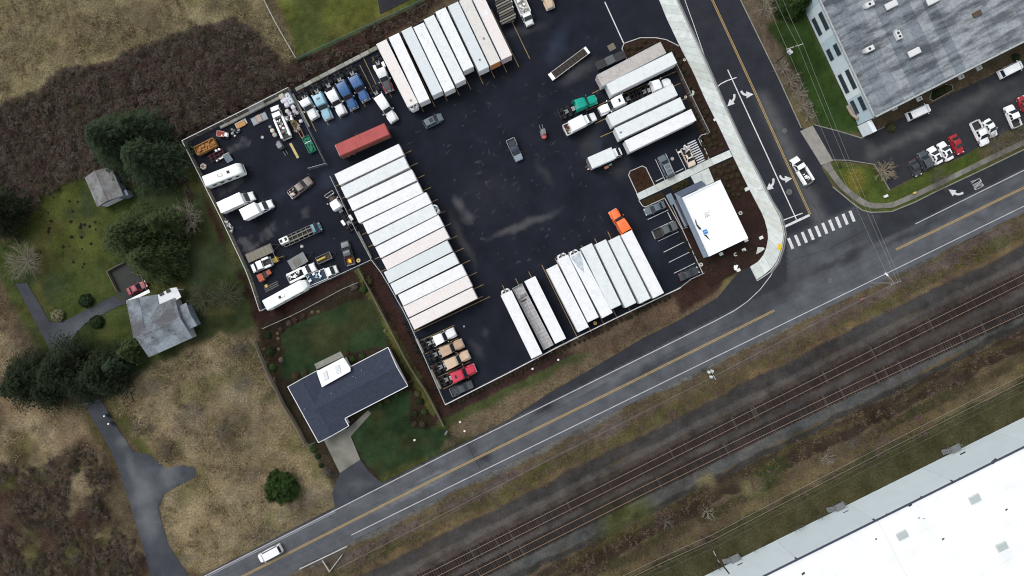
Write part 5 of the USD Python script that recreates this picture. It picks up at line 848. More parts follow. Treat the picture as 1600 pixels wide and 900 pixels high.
# ---------------------------------------------------------------- work trucks
def work_truck(label, rear, front, cab, bed='flat', deckmat=None, wall=.0, edge=None, hood=1.2, w=2.2, h=1.4, cabl=1.7, name='work_truck', load=None):
    loc, rot, L = pose(rear, front, h); t = thing(name, label, 'truck', loc, rot); k = w / 2; cl = L - hood; c0 = cl - cabl; cw = min(k, 1.0); edge = edge or cab
    obj('frame', boxm(.1, L - .3, -.42, .42, .5, .78), FRAME, t)
    if bed == 'flat':
        obj('load_deck', boxm(0, c0 - .15, -k, k, .95, 1.08, ch=.02), deckmat or WOOD, t)
        for s in (1, -1): obj('side_board', boxm(0, c0 - .15, s * k - .06, s * k + .03, .9, 1.12 + wall), edge, t)
        obj('head_board', boxm(c0 - .2, c0 - .1, -k, k, .95, 1.9), edge, t); obj('tail_board', boxm(-.05, .03, -k, k, .9, 1.1 + wall), edge, t)
    elif bed == 'utility':
        obj('load_deck', boxm(0, c0 - .1, -k + .4, k - .4, .8, .92), deckmat or DARKPLASTIC, t)
        for s in (1, -1):
            b = obj('tool_locker', boxm(.05, c0 - .12, min(s * (k - .42), s * k), max(s * (k - .42), s * k), .55, 1.5, ch=.03), edge, t)
            for x in np.linspace(.2, c0 - .8, 3): obj('locker_door', boxm(x, x + .62, s * k - .008, s * k + .014, .75, 1.4), edge, b)
        obj('bumper_deck', boxm(-.35, .05, -k + .1, k - .1, .6, .72), GREYSTEEL, t)
    else:   # bare chassis with rails
        for s in (1, -1): obj('chassis_rail', boxm(-.1, c0, s * .45 - .11, s * .45 + .11, .95, 1.2), deckmat or WOOD, t)
        for x in np.linspace(.3, c0 - .3, 7): obj('cross_member', boxm(x - .05, x + .05, -.95, .95, .88, 1.0), GREYSTEEL, t)
        for s in (1, -1): obj('outer_rail', boxm(.4, c0 - .1, s * 1.02 - .03, s * 1.02 + .03, .9, 1.02), GREYSTEEL, t)
    obj('cab', MB().loft([(c0, cw, cw * .9, .55, 1.95, .15), (cl - .6, cw, cw * .86, .55, 1.95, .16), (cl + .05, cw, cw * .86, .55, 1.25, .06)]), cab, t, smooth=35)
    obj('windscreen', MB().panel([(cl + .03, -cw * .86, 1.27), (cl + .03, cw * .86, 1.27), (cl - .58, cw * .78, 1.93), (cl - .58, -cw * .78, 1.93)], .03, .02), GLASS, t)
    obj('rear_window', boxm(c0 - .02, c0 + .01, -cw * .6, cw * .6, 1.35, 1.75), GLASS, t)
    obj('hood', MB().loft([(cl, cw, cw * .86, .5, 1.22, .12), (L - .5, cw * .97, cw * .82, .5, 1.15, .18), (L - .1, cw * .9, cw * .7, .5, 1.0, .2), (L, cw * .78, cw * .58, .6, .85, .16)]), cab, t, smooth=35)
    obj('front_bumper', boxm(L - .1, L + .08, -cw * .95, cw * .95, .35, .58, ch=.04), CHROME, t); obj('grille', boxm(L - .08, L + .02, -.5, .5, .6, .85), DARKPLASTIC, t)
    for s in (1, -1):
        wheel(t, L * .2, s * (k - .22), .42, .42); wheel(t, L - hood * .6, s * (cw - .1), .42, .27)
        obj('headlight', boxm(L - .2, L - .02, s * cw * .7 - .12, s * cw * .7 + .12, .72, .9, ch=.03), LAMP, t); obj('mirror', boxm(cl - .35, cl - .2, s * (cw + .2) - .12, s * (cw + .2) + .12, 1.3, 1.6, ch=.02), DARKPLASTIC, t)
        q = [(c0 + .15, s * (cw + .006), 1.3), (cl - .15, s * (cw + .006), 1.3), (cl - .58, s * (cw * .89 + .01), 1.85), (c0 + .2, s * (cw * .91 + .01), 1.85)]; obj('side_window', MB().panel(q if s < 0 else q[::-1], .02, .0), GLASS, t)
    return t, L
PALEDECK = M('pale_deck', (.45, .44, .41), .8, .1, var=.4, scale=2); NAVYDECK = M('navy_deck', (.03, .045, .07), .7, .2, var=.3, scale=2); RAILBEIGE = M('beige_chassis', (.20, .185, .15), .8, .1, var=.3, scale=3)
work_truck('white service truck with tool lockers beside the bulk bags', (447, 214), (426.4, 165), WHITE, 'utility', cabl=1.5, hood=1.1)
work_truck('white utility truck on the side street with dark open bed', (1266, 285), (1242, 246), WHITE, 'utility', cabl=1.5, hood=1.2, w=2.3)
work_truck('white open sided truck at the top edge with junk in its bed', (802, -24), (828.5, 37), RVW, 'flat', PALEDECK, .75, RVW, hood=.9, w=2.2, cabl=1.2)
work_truck('beige chassis truck with teal blue cab in the storage yard', (439, 380), (499, 353), paint('teal_blue_cab', (.07, .20, .28)), 'rails', RAILBEIGE, hood=.4, cabl=1.1, w=2.2)
work_truck('white truck with a navy blue flat deck by the southwest fence', (481, 438.5), (525.5, 420), WHITE, 'flat', NAVYDECK, .05, WHITE, hood=.6, cabl=1.5)
work_truck('white service truck with cluttered bed behind the travel trailer', (450, 436), (491, 416), WHITE, 'utility', cabl=1.4, hood=1.1, w=2.1); work_truck('white crew truck nosed up to the west fence', (421, 408), (392, 420), WHITE, 'utility', hood=.9, cabl=1.7, w=2.1)
low_trailer('chassis_trailer', 'beige skeletal chassis trailer coupled behind the teal cab truck', 'trailer', (386, 404), (425, 387), 1.9, 1.0, RAILBEIGE, RAILBEIGE, slats=7, tongue=1.6, wheels=(1.4, 2.6, 3.6), h=1.0)
t, L = low_trailer('utility_trailer', 'grey steel utility trailer with long drawbar in the storage yard', 'trailer', (453, 415), (477, 401), 2.3, .75, GREYSTEEL, GREYSTEEL, slats=9, tongue=1.7, wheels=(1.3,), h=.8, wr=.36)
m = MB(); [m.box(.9 + i * .42, 1.1 + i * .42, -.85, .6, .75, .86) for i in range(4)]; obj('ramp_grating', m, RAILBEIGE, t)
t, L = low_trailer('landscape_trailer', 'small brown landscape trailer with a yellow roller on it', 'trailer', (495.5, 408), (517, 398.5), 1.5, .6, BROWNWOOD, GREYSTEEL, wall=.3, slats=8, tongue=1.1, wheels=(1.2,), h=.7, wr=.33)
def place(px, py, h=0): return (*W(px, py, h), 0.0)
YEL, GREEN_P, RUSTO = M('yellow_paint', (.55, .40, .09), .6, .2, var=.3, scale=3), M('green_bin_paint', (.02, .16, .10), .6, .2, var=.3, scale=3), M('rusty_debris', (.33, .17, .065), .9, .05, var=.6, scale=4)
t = thing('roller', 'pale yellow roller lying on the brown landscape trailer', 'roller', (*W(502, 404.5, .8), .62), math.radians(25)); obj('drum', MB().cyl((-.9, 0, .22), (.9, 0, .22), .2, n=14), YEL, t, smooth=40); obj('handle', MB().tube([(.9, 0, .22), (1.05, 0, .22), (1.05, .25, .22)], .03), GREYSTEEL, t)
t = thing('debris_load', 'heap of yellow and orange scrap in the black pickup bed', 'scrap', (*W(546.5, 408, 1.0), .64), math.radians(105)); m = MB()
for i in range(10): m.box(-.3, .3, -.05, .05, 0, .08, RNG.uniform(0, 3), (RNG.uniform(-.6, .6), RNG.uniform(-.5, .5), RNG.uniform(0, .25)))
obj('scrap_bars', m, RUSTO, t); obj('yellow_scrap', MB().prism([(-.5, -.25), (.2, -.35), (.5, .1), (-.1, .3)], .2, .45), M('bright_yellow', (.75, .46, .02), .5, .3), t)

# ---------------------------------------------------------------- yard clutter
def bin_(name, label, cat, a, b, w, h, mat, fill=None, wallt=.08, divider=False):
    loc, rot, L = pose(a, b, h * .6); t = thing(name, label, cat, loc, rot); k = w / 2
    obj('floor', boxm(0, L, -k, k, .12, .22), mat, t)
    for s in (1, -1): obj('side_wall', boxm(0, L, s * k - wallt / 2, s * k + wallt / 2, .12, h), mat, t); obj('rim', boxm(-.03, L + .03, s * k - .07, s * k + .07, h - .06, h + .03), mat, t)
    for x in (0, L): obj('end_wall', boxm(x - wallt / 2, x + wallt / 2, -k, k, .12, h), mat, t)
    if divider: obj('divider', boxm(L * .38 - .05, L * .38 + .05, -k, k, .2, h + .02), WHITE, t)
    for s in (1, -1): obj('skid', boxm(.1, L - .1, s * k * .6 - .06, s * k * .6 + .06, 0, .14), FRAME, t)
    if fill is not None:
        m = MB(); n = 26
        for i in range(n): m.box(-.28, .28, -.16, .16, 0, .2, RNG.uniform(0, 3.1), (RNG.uniform(.25, L - .25), RNG.uniform(-k + .2, k - .2), h * .55 + RNG.uniform(0, h * .3)))
        m.box(.05, L - .05, -k + .06, k - .06, h * .5, h * .6); obj('contents', m, fill, t)
    return t
bin_('skip_bin', 'rust orange open skip full of debris in the north corner', 'skip', (307, 237), (336.5, 222), 1.75, 1.3, RUSTO, RUSTO)
bin_('skip_bin', 'green open topped bin with white rim beside the dividing fence', 'skip', (477.5, 214), (489, 237), 1.5, 1.0, GREEN_P, GREEN_P, divider=True)
for a, b, mt, l in (((933, 103.5), (945.5, 97.5), P_['graphite'], 'small dark grey rubbish bin, westernmost beside the weathered trailer'), ((946.5, 97.5), (960, 90.5), P_['grey'], 'dark grey rubbish bin between two others beside the weathered trailer'), ((960, 92), (976, 84), paint('navy_bin', (.02, .03, .10)), 'navy blue rubbish bin beside the kerb of the planted bed')):
    loc, rot, L = pose(a, b, 1.0); t = thing('rubbish_bin', l, 'dumpster', loc, rot); k = .85
    obj('body', MB().loft([(0, k * .86, k, .15, 1.25, .04), (L, k * .86, k, .15, 1.05, .04)]), mt, t); 
    for s in (1, -1): obj('lid', MB().panel([(.05, s * .02, 1.27), (L - .02, s * .02, 1.07), (L - .02, s * (k - .03), 1.07), (.05, s * (k - .03), 1.27)][::s], .04, .01), DARKPLASTIC if mt is not P_['grey'] else mt, t); obj('lift_pocket', boxm(L * .3, L * .7, s * k - .02, s * k + .1, .7, .85), mt, t)
def pallet(label, px, py, ang, w=1.2, d=1.0, mat=WOOD, h=.15, n=7):
    t = thing('pallet', label, 'pallet', place(px, py), math.radians(ang))
    for i in range(n): x = -w / 2 + (i + .5) * w / n; obj('board', boxm(x - w / n * .4, x + w / n * .4, -d / 2, d / 2, h - .025, h), mat, t)
    for y in (-d / 2 + .06, 0, d / 2 - .06): obj('stringer', boxm(-w / 2, w / 2, y - .045, y + .045, 0, h - .026), mat, t)
    return t
pallet('worn grey pallet lying by the north kerb of the planted bed', 955.5, 74, 28, 1.5, 1.3); pallet('flat wooden pallet under the orange lumber by the north fence', 377, 193, 27, 2.6, 1.1, PALEDECK)
t = thing('lumber_stack', 'orange brown lumber stacked on the pallet by the north fence', 'lumber', (*W(376, 194.5, .4), .16), math.radians(27))
for i in range(6): obj('board', boxm(-.95, .95, -.5 + i * .17, -.36 + i * .17, 0, .2 + RNG.uniform(0, .08)), M('orange_lumber', (.50, .28, .11), .8, .1, var=.35, scale=4), t)
t = thing('glass_rack', 'flat rack of grey glass sheets with a tan crate beside the service truck', 'rack', place(406, 186), math.radians(26)); obj('frame', boxm(-1.7, 1.7, -.8, .8, .1, .22), GALV, t)
for i, x in enumerate((-1.15, .0, 1.15)): obj('glass_sheet' if i != 1 else 'tan_crate', boxm(x - .52, x + .52, -.75, .75, .23, .33 if i != 1 else .6, ch=.02), [M('blue_grey_sheet', (.14, .18, .21), .3, .4, var=.2, scale=2), M('tan_crate_wood', (.36, .29, .26), .8, .1, var=.2, scale=3)][i == 1], t)
t = thing('steel_cage', 'low dark mesh cage standing against the north fence', 'cage', place(403, 168.5), math.radians(27)); m = MB()
for s in (-.65, .65): m.tube([(-1.7, s, .9), (1.7, s, .9)], .04)
for x in np.linspace(-1.7, 1.7, 5): m.tube([(x, -.65, 0), (x, -.65, .9), (x, .65, .9), (x, .65, 0)], .035)
obj('bars', m, GREYSTEEL, t); obj('mesh', boxm(-1.7, 1.7, -.65, .65, .86, .875), MESHF, t)
BAG = M('woven_bag', (.56, .55, .60), .85, .1, var=.15, scale=3, bump=.4, bscale=5); BAG2 = M('grey_bag', (.40, .38, .42), .85, .1, var=.3, scale=3, bump=.4, bscale=5); CREAM_M = M('cream_bag', (.55, .50, .43), .85, .1, var=.3, scale=3)
def bag(label, px, py, s=1.0, mat=BAG, ang=27):
    t = thing('bulk_bag', label, 'bulk bag', place(px, py, .6), math.radians(ang), 'bulk bags in the north corner'); m = trimesh.creation.icosphere(2, 1.0); v = m.vertices.copy(); v = np.sign(v) * np.abs(v) ** .55; v += (meshkit.noise(v * 2.2 + px, 3) - .5)[:, None] * .22; v *= np.array([.52, .5, .5]) * s; v[:, 2] += .48 * s; m.vertices = v
    obj('sack', m, mat, t, smooth=50)
    for a, b in ((.3, .3), (-.3, .3), (.3, -.3), (-.3, -.3)): obj('lifting_strap', MB().tube([(a * s, b * s, .9 * s), (a * .8 * s, b * .8 * s, 1.06 * s), (a * .5 * s, b * .8 * s, .94 * s)], .025), mat, t)
for i, (px, py, s, mt, l) in enumerate(((440.5, 151, 1.1, CREAM_M, 'cream bulk bag nearest the north fence'), (446, 156.5, 1.05, BAG, 'white bulk bag below the cream one'), (448.5, 163.5, 1.05, BAG, 'white bulk bag in the middle of the stack'), (441.5, 158, .8, BAG, 'small white bulk bag at the west side of the stack'), (458, 167.5, .9, BAG, 'white bulk bag by the dividing fence'), (460, 173.5, .85, BAG2, 'grey crumpled bulk bag by the dividing fence'), (463.5, 176, .7, BAG2, 'small grey bulk bag touching the dividing fence'), (448.5, 173.5, .8, CREAM_M, 'beige bulk bag beside the machine parts'), (453, 178, .9, BAG2, 'grey bulk bag with torn top'), (469.5, 189, .7, BAG, 'white bulk bag alone beside the yellow machine'))): bag(l, px, py, s, mt)
for px, py, l in ((450, 150.5, 'pale blue liquid tote nearer the north fence'), (454.2, 158, 'pale blue liquid tote next to the bulk bags')):
    t = thing('liquid_tote', l, 'tote', place(px, py, .9), math.radians(27), 'liquid totes in the north corner'); obj('tank', boxm(-.48, .48, -.56, .56, .16, 1.1, ch=.08), M('tote_plastic', (.50, .57, .64), .4, .3, var=.1, scale=2), t); obj('pallet_base', boxm(-.5, .5, -.6, .6, 0, .14), DARKPLASTIC, t); obj('lid', MB().lathe([(0, .05), (.12, .05), (.14, 0)], at=(0, 0, 1.1)), DARKPLASTIC, t)
    m = MB()
    for x in np.linspace(-.5, .5, 4): m.tube([(x, -.6, .15), (x, -.6, 1.12), (x, .6, 1.12), (x, .6, .15)], .012, 4)
    obj('cage', m, GALV, t)
def barrel(label, px, py, mat, r=.3, h=.88, lying=None):
    t = thing('barrel', label, 'barrel', place(px, py, .5), lying or 0, 'barrels in the storage yard'); m = MB().lathe([(0, h), (r * .94, h), (r, h - .02), (r, h * .68), (r * 1.04, h * .66), (r, h * .64), (r, h * .36), (r * 1.04, h * .34), (r, h * .32), (r, 0), (0, 0)], n=16)
    obj('drum', m, mat, t, smooth=40); obj('bung', MB().cyl((r * .55, 0, h), (r * .55, 0, h + .03), .05, n=8), DARKPLASTIC, t)
barrel('white barrel in front of the machine parts', 456, 186, WHITE); barrel('beige barrel west of the service truck tail', 425.5, 204, CREAM_M, .42, .7); barrel('grey beige barrel just below the beige one', 429, 210.5, M('grey_barrel', (.32, .30, .28), .5, .3, var=.3, scale=3), .45, .6); barrel('dark grey barrel above the beige one', 422.5, 198.5, GREYSTEEL, .3, .8)
# machine parts, frames, implements
MACH = M('yellow_brown_machine', (.22, .16, .05), .7, .2, var=.5, scale=5)
t = thing('compactor', 'yellow brown compactor machine beside the white bulk bag', 'machine', place(461, 195), math.radians(-63)); obj('body', boxm(-.7, .5, -.45, .45, .35, 1.0, ch=.08), MACH, t); obj('plate', boxm(-.9, .8, -.5, .5, .08, .2, ch=.03), GREYSTEEL, t); obj('engine', boxm(-.3, .3, -.3, .3, 1.0, 1.3, ch=.05), DARKPLASTIC, t); obj('handle', MB().tube([(.4, -.3, .9), (1.2, -.3, 1.2), (1.2, .3, 1.2), (.4, .3, .9)], .03), MACH, t)
t = thing('trailer_frame', 'bare orange trailer frame lying beside the green bin', 'trailer frame', place(471, 209), math.radians(-63)); 
for s in (1, -1): obj('side_member', boxm(-.9, .9, s * .32 - .05, s * .32 + .05, .3, .42), M('faded_orange', (.42, .20, .12), .7, .1, var=.3, scale=4), t); wheel(t, -.2, s * .5, .25, .16)
for x in (-.9, .9): obj('cross_member', boxm(x - .05, x + .05, -.37, .37, .3, .42), M('faded_orange', ()), t)
t = thing('guard_rail', 'pale yellow steel plank lying on the asphalt', 'steel plank', place(460, 235.5), math.radians(-62)); obj('plank', boxm(-1.75, 1.75, -.26, .26, .06, .18, ch=.02), M('pale_yellow_plank', (.50, .43, .20), .6, .2, var=.25, scale=3), t); obj('rib', boxm(-1.7, 1.7, -.05, .05, .18, .24), YEL, t)
for x in (-1.4, 1.4): obj('bearer', boxm(x - .08, x + .08, -.3, .3, 0, .06), WOOD, t)
def forklift(label, px, py, ang, mat, cw):
    t = thing('forklift', label, 'forklift', place(px, py, .8), math.radians(ang)); obj('body', MB().loft([(-1.15, .5, .45, .25, 1.0, .12), (-.3, .58, .52, .25, 1.05, .1), (.45, .55, .5, .25, .8, .1)]), mat, t, smooth=35); obj('counterweight', MB().lathe([(0, 1.08), (.4, 1.08), (.5, .9), (.5, .3), (0, .3)], at=(-.85, 0, 0), n=14), cw, t, smooth=40); obj('overhead_guard', MB().box(-.55, .5, -.48, .48, 1.95, 2.02, ch=.02), GREYSTEEL, t); obj('seat', boxm(-.35, .05, -.22, .22, 1.05, 1.35, ch=.05), DARKPLASTIC, t)
    m = MB(); [m.tube([(x, y, .9), (x, y, 1.95)], .03) for x in (-.5, .45) for y in (-.45, .45)]; obj('guard_post', m, FRAME, t)
    for s in (1, -1): obj('mast_rail', boxm(.62, .74, s * .3 - .05, s * .3 + .05, .1, 2.1), FRAME, t); obj('fork', boxm(.74, 1.85, s * .28 - .06, s * .28 + .06, .08, .14), GREYSTEEL, t); wheel(t, .4, s * .5, .3, .22); wheel(t, -.75, s * .45, .25, .18)
forklift('dark blue grey forklift with forks toward the south in the storage yard', 439, 229, -58, paint('forklift_blue', (.08, .10, .13)), paint('forklift_dark', (.06, .075, .1))); forklift('small grey forklift with a red counterweight alone in the open yard', 848.5, 207, 105, GREYSTEEL, paint('forklift_red', (.55, .10, .09)))
t = thing('dumper', 'small red site dumper with white engine cover by the north fence', 'dumper', place(348, 210, .8), math.radians(-8)); obj('skip', MB().loft([(-1.1, .45, .6, .55, 1.15, .02), (.45, .45, .6, .55, 1.15, .02)]), paint('brick_red', (.30, .055, .035)), t); obj('skip_inside', boxm(-1.0, .35, -.46, .46, 1.15, 1.165), M('skip_inside_red', (.25, .06, .04), .8, .1, var=.4, scale=4), t)
m = MB(); m.box(-1.1, .45, .53, .6, 1.13, 1.24); m.box(-1.1, .45, -.6, -.53, 1.13, 1.24); m.box(-1.14, -1.06, -.6, .6, 1.13, 1.24); obj('skip_rim', m, M('pink_rim', (.50, .30, .27), .6, .2), t); obj('engine_cover', boxm(.55, 1.15, -.4, .4, .5, 1.3, ch=.08), WHITE, t); obj('light_box', boxm(-.1, .15, -.45, -.2, 1.165, 1.3), WHITE, t)
for s in (1, -1): wheel(t, -.6, s * .62, .36, .3); wheel(t, .8, s * .55, .34, .26)
obj('chassis', boxm(-.9, 1.1, -.3, .3, .35, .55), FRAME, t)
MAROON = M('maroon_steel', (.10, .02, .025), .6, .2, var=.4, scale=5)
t = thing('farm_implement', 'maroon steel implement with white tanks in the north corner', 'farm machine', place(339, 242, .8), math.radians(28)); m = MB()
for y in (-.7, 0, .7): m.tube([(-1.9, y, .6), (1.6, y * .8, .7)], .07)
for x in (-1.6, -.6, .4, 1.4): m.tube([(x, -.8, .62), (x, .8, .62)], .06)
m.tube([(-1.6, -.8, .62), (-1.2, 0, 1.4), (-1.6, .8, .62)], .05); obj('frame', m, MAROON, t)
for x, y in ((1.0, .75), (.3, .8)): obj('tank', MB().lathe([(0, .42), (.2, .42), (.25, .35), (.25, 0), (0, 0)], at=(x, y, .75), n=12), WHITE, t, smooth=40)
for s in (1, -1): wheel(t, -.3, s * .95, .32, .2)
t = thing('white_board', 'long white panel lying beside the motorhome nose', 'panel', place(343, 248, .5), math.radians(31)); obj('panel', boxm(-.85, .85, -.2, .2, .42, .5, ch=.02), WHITE, t); obj('trestle', boxm(-.5, .5, -.15, .15, 0, .42), GREYSTEEL, t)
t = thing('glass_sheet', 'blue grey sheet leaning against the motorhome', 'sheet', place(355.5, 247, .6), math.radians(27)); obj('sheet', MB().panel([(-.6, -.8, .3), (.8, -.8, .3), (.8, .8, 1.0), (-.6, .8, 1.0)], .04), M('blue_grey_sheet', ()), t); obj('edge', boxm(-.62, .82, .78, .84, .3, 1.04), GALV, t)
t = thing('cable_reel', 'pale and maroon cable reel by the west fence', 'cable reel', place(317.5, 260, .3)); obj('flange', MB().lathe([(0, .40), (.62, .40), (.62, .34), (0, .34)], n=22), CREAM_M, t); obj('flange', MB().lathe([(0, .06), (.62, .06), (.62, 0), (0, 0)], n=22), CREAM_M, t); obj('cable', MB().lathe([(.2, .34), (.5, .34), (.5, .06), (.2, .06)], n=22), MAROON, t)
for a in range(3): obj('spoke', boxm(-.6, .6, -.05, .05, .40, .43, a * math.pi / 3), MAROON, t)
t = thing('scrap_pile', 'two dark tyres with steel rims beside the red dumper', 'tyres', place(362, 208, .3))
for dx, dy in ((0, 0), (.55, -.5)): obj('tyre', MB().lathe([(.2, .05), (.42, 0), (.5, .1), (.42, .22), (.2, .2), (.2, .05)], at=(dx, dy, 0), n=18), TYRE, t, smooth=40); obj('rim', MB().lathe([(0, .12), (.2, .12), (.2, .06), (0, .06)], at=(dx, dy, 0), n=14), GALV, t)
for px, py, l, r in ((560, 407, 'white ringed tank with yellow cap by the south gate', .42), (953.5, 505, 'round lamp base with pale ring behind the trailers by the road', .38)):
    t = thing('ring_tank', l, 'tank', place(px if px < 600 else 930, py, .4)); obj('shell', MB().lathe([(0, .5), (r * .5, .52), (r, .42), (r, 0), (0, 0)], n=20), CREAM_M, t, smooth=40); obj('ring', MB().lathe([(r * .62, .6), (r * .9, .56), (r * .9, .48), (r * .62, .5), (r * .62, .6)], n=20), M('bright_yellow', ()), t); obj('cap', MB().cyl((0, 0, .5), (0, 0, .62), .1), DARKPLASTIC, t)
t = thing('scrap_machines', 'red orange dismantled machine behind the crew truck', 'machine', place(410, 431, .8), math.radians(25)); obj('body', boxm(-1.0, .2, -1.0, .6, .2, 1.2, ch=.08), M('red_orange_faded', (.38, .10, .06), .7, .2, var=.3, scale=3), t); obj('engine', boxm(.25, 1.2, -.7, .7, .2, 1.0, ch=.08), FRAME, t); obj('hood', MB().panel([(1.1, -.5, 1.0), (2.0, -.3, .8), (1.9, .7, .9), (1.1, .5, 1.1)], .06), M('red_orange_faded', ()), t); obj('yellow_tank', MB().lathe([(0, .5), (.3, .5), (.36, .4), (.36, 0), (0, 0)], at=(-.3, -2.2, .0), n=14), YEL, t, smooth=40)
t = thing('pipe_rack', 'bundle of dark pipes between the travel trailer and the red machine', 'pipes', place(423, 448, .5), math.radians(27))
for i in range(7): obj('pipe', MB().cyl((-1.5, -.6 + i * .2, .12 + .03 * (i % 2)), (1.5 + .1 * i % .3, -.6 + i * .2, .12), .07, n=8), GREYSTEEL if i % 2 else FRAME, t)
t = thing('gate_boom', 'slanting pole with yellow end over the chassis trailer', 'boom', place(424, 384, 0), math.radians(-61)); obj('pole', MB().cyl((0, 0, 1.2), (2.6, 0, 1.5), .07, n=8), GREYSTEEL, t); obj('yellow_end', MB().cyl((2.6, 0, 1.5), (3.9, 0, 1.65), .09, n=8), YEL, t); obj('stand', MB().tube([(0, 0, 0), (0, 0, 1.2)], .08), GREYSTEEL, t); obj('foot', MB().tube([(2.5, 0, 0), (2.5, 0, 1.5)], .05), FRAME, t)
t = thing('white_cab_shell', 'white cab shell with two dark openings behind the chassis truck', 'cab shell', place(444.5, 375.5, .9), math.radians(25)); obj('shell', boxm(-.95, .95, -.62, .62, .5, 1.5, ch=.1), WHITE, t)
for x in (-.55, .5): obj('opening', boxm(x - .26, x + .26, -.36, .36, 1.48, 1.512), DARKPLASTIC, t)
t = thing('small_digger', 'brown mini digger beside the crew truck', 'digger', place(431, 406, .8), math.radians(25)); obj('body', boxm(-.6, .6, -.5, .5, .5, 1.1, ch=.1), MACH, t); obj('boom', MB().tube([(.4, 0, .9), (1.0, 0, 1.5), (1.7, 0, .9)], .09), MACH, t); obj('bucket', boxm(1.55, 1.95, -.25, .25, .5, .9, ch=.06), FRAME, t)
for s in (1, -1): obj('crawler', boxm(-.8, .8, s * .5 - .14, s * .5 + .14, 0, .45, ch=.12), TYRE, t)
# clutter of boxes and fragments
for px, py, mt, w_, l in ((947.5, 261.5, M('salmon_box', (.62, .27, .18), .7, .1), .9, 'salmon coloured box on the asphalt beside the box truck'), (953.5, 257.5, M('aqua_box', (.30, .42, .46), .7, .1), .6, 'pale aqua box beside the salmon one'), (917, 260.5, BROWNWOOD, .7, 'brown crate behind the box truck tail'), (919, 264.5, CREAM_M, .35, 'small cream box behind the box truck tail'), (1061, 238, WHITE, .6, 'white cooler box beside the old cream pickup')):
    t = thing('storage_box', l, 'box', place(px, py, .2), math.radians(24)); obj('body', boxm(-w_ / 2, w_ / 2, -w_ * .28, w_ * .28, 0, .35, ch=.03), mt, t); obj('lid', boxm(-w_ / 2 - .02, w_ / 2 + .02, -w_ * .28 - .02, w_ * .28 + .02, .35, .41, ch=.015), mt, t)
def junk(label, px, py, z, ang, a, b, mats, n=22, name='junk_pile', hh=.5):
    t = thing(name, label, 'junk', (*W(px, py, z + .3), z), math.radians(ang)); ms = [MB() for _ in mats]
    for i in range(n):
        l, w_, q = RNG.uniform(.1, .35), RNG.uniform(.05, .2), RNG.uniform(.04, .2); ms[i % len(mats)].box(-l, l, -w_, w_, -q, q, RNG.uniform(0, 3.1), (RNG.uniform(-a, a), RNG.uniform(-b, b), .15 + RNG.uniform(0, hh)), ch=.02)
    for i, (mm, mt) in enumerate(zip(ms, mats)): obj(['scrap', 'boards', 'bags', 'pieces'][i], mm, mt, t)
junk('tan and maroon junk on the open tail of the box truck', 887, 201, 1.0, 25, .4, .9, [CREAM_M, MAROON, WOOD]); junk('grey tools and parts heaped in the tail of the cream pickup', 1072.5, 232, .66, -64, .75, .6, [GALV, DARKPLASTIC, WHITE]); junk('tools and hoses in the bed of the service truck', 441.5, 199, .92, -64, 1.5, .35, [WHITE, GREYSTEEL, M('red_bits', (.35, .04, .04), .6, .2), M('green_bits', (.05, .25, .18), .6, .2)], 40)
junk('white and dark gear in the cluttered service truck bed', 461, 430, .92, 26, 1.2, .4, [WHITE, DARKPLASTIC, CHROME], 36); junk('beige boxes and boards in the open truck at the top edge', 814, 4, 1.1, -64, 2.6, .5, [PALEDECK, WHITE, WOOD], 40); junk('machine scraps heaped beside the dividing fence', 464, 199, 0, -60, .9, .6, [GREYSTEEL, MACH, BAG2], 30); junk('grey pipes and plates in front of the bulk bags', 452, 182.5, 0, 30, 1.0, .5, [GALV, BAG2, FRAME], 30, hh=.8)
junk('white and blue goods on the navy deck of the white truck', 492, 433, 1.1, 25, 1.4, .7, [WHITE, LBLUE], 12); junk('pale tools in the bed of the brownish pickup', 457.5, 301, .64, 37, .7, .6, [CREAM_M, PINKNOSE, DARKPLASTIC], 22); junk('white and black gear in the utility truck bed on the side street', 1258.5, 274, .92, -58, 1.0, .3, [DARKPLASTIC, WHITE], 16); junk('dark scrap wheels and frames along the west fence', 358, 352, 0, -60, 1.6, .3, [GALV, GREYSTEEL], 26); junk('brown boards and rope beside the flat trailer', 368, 205, 0, 0, .8, .5, [DARKPLASTIC, GREYSTEEL], 14)
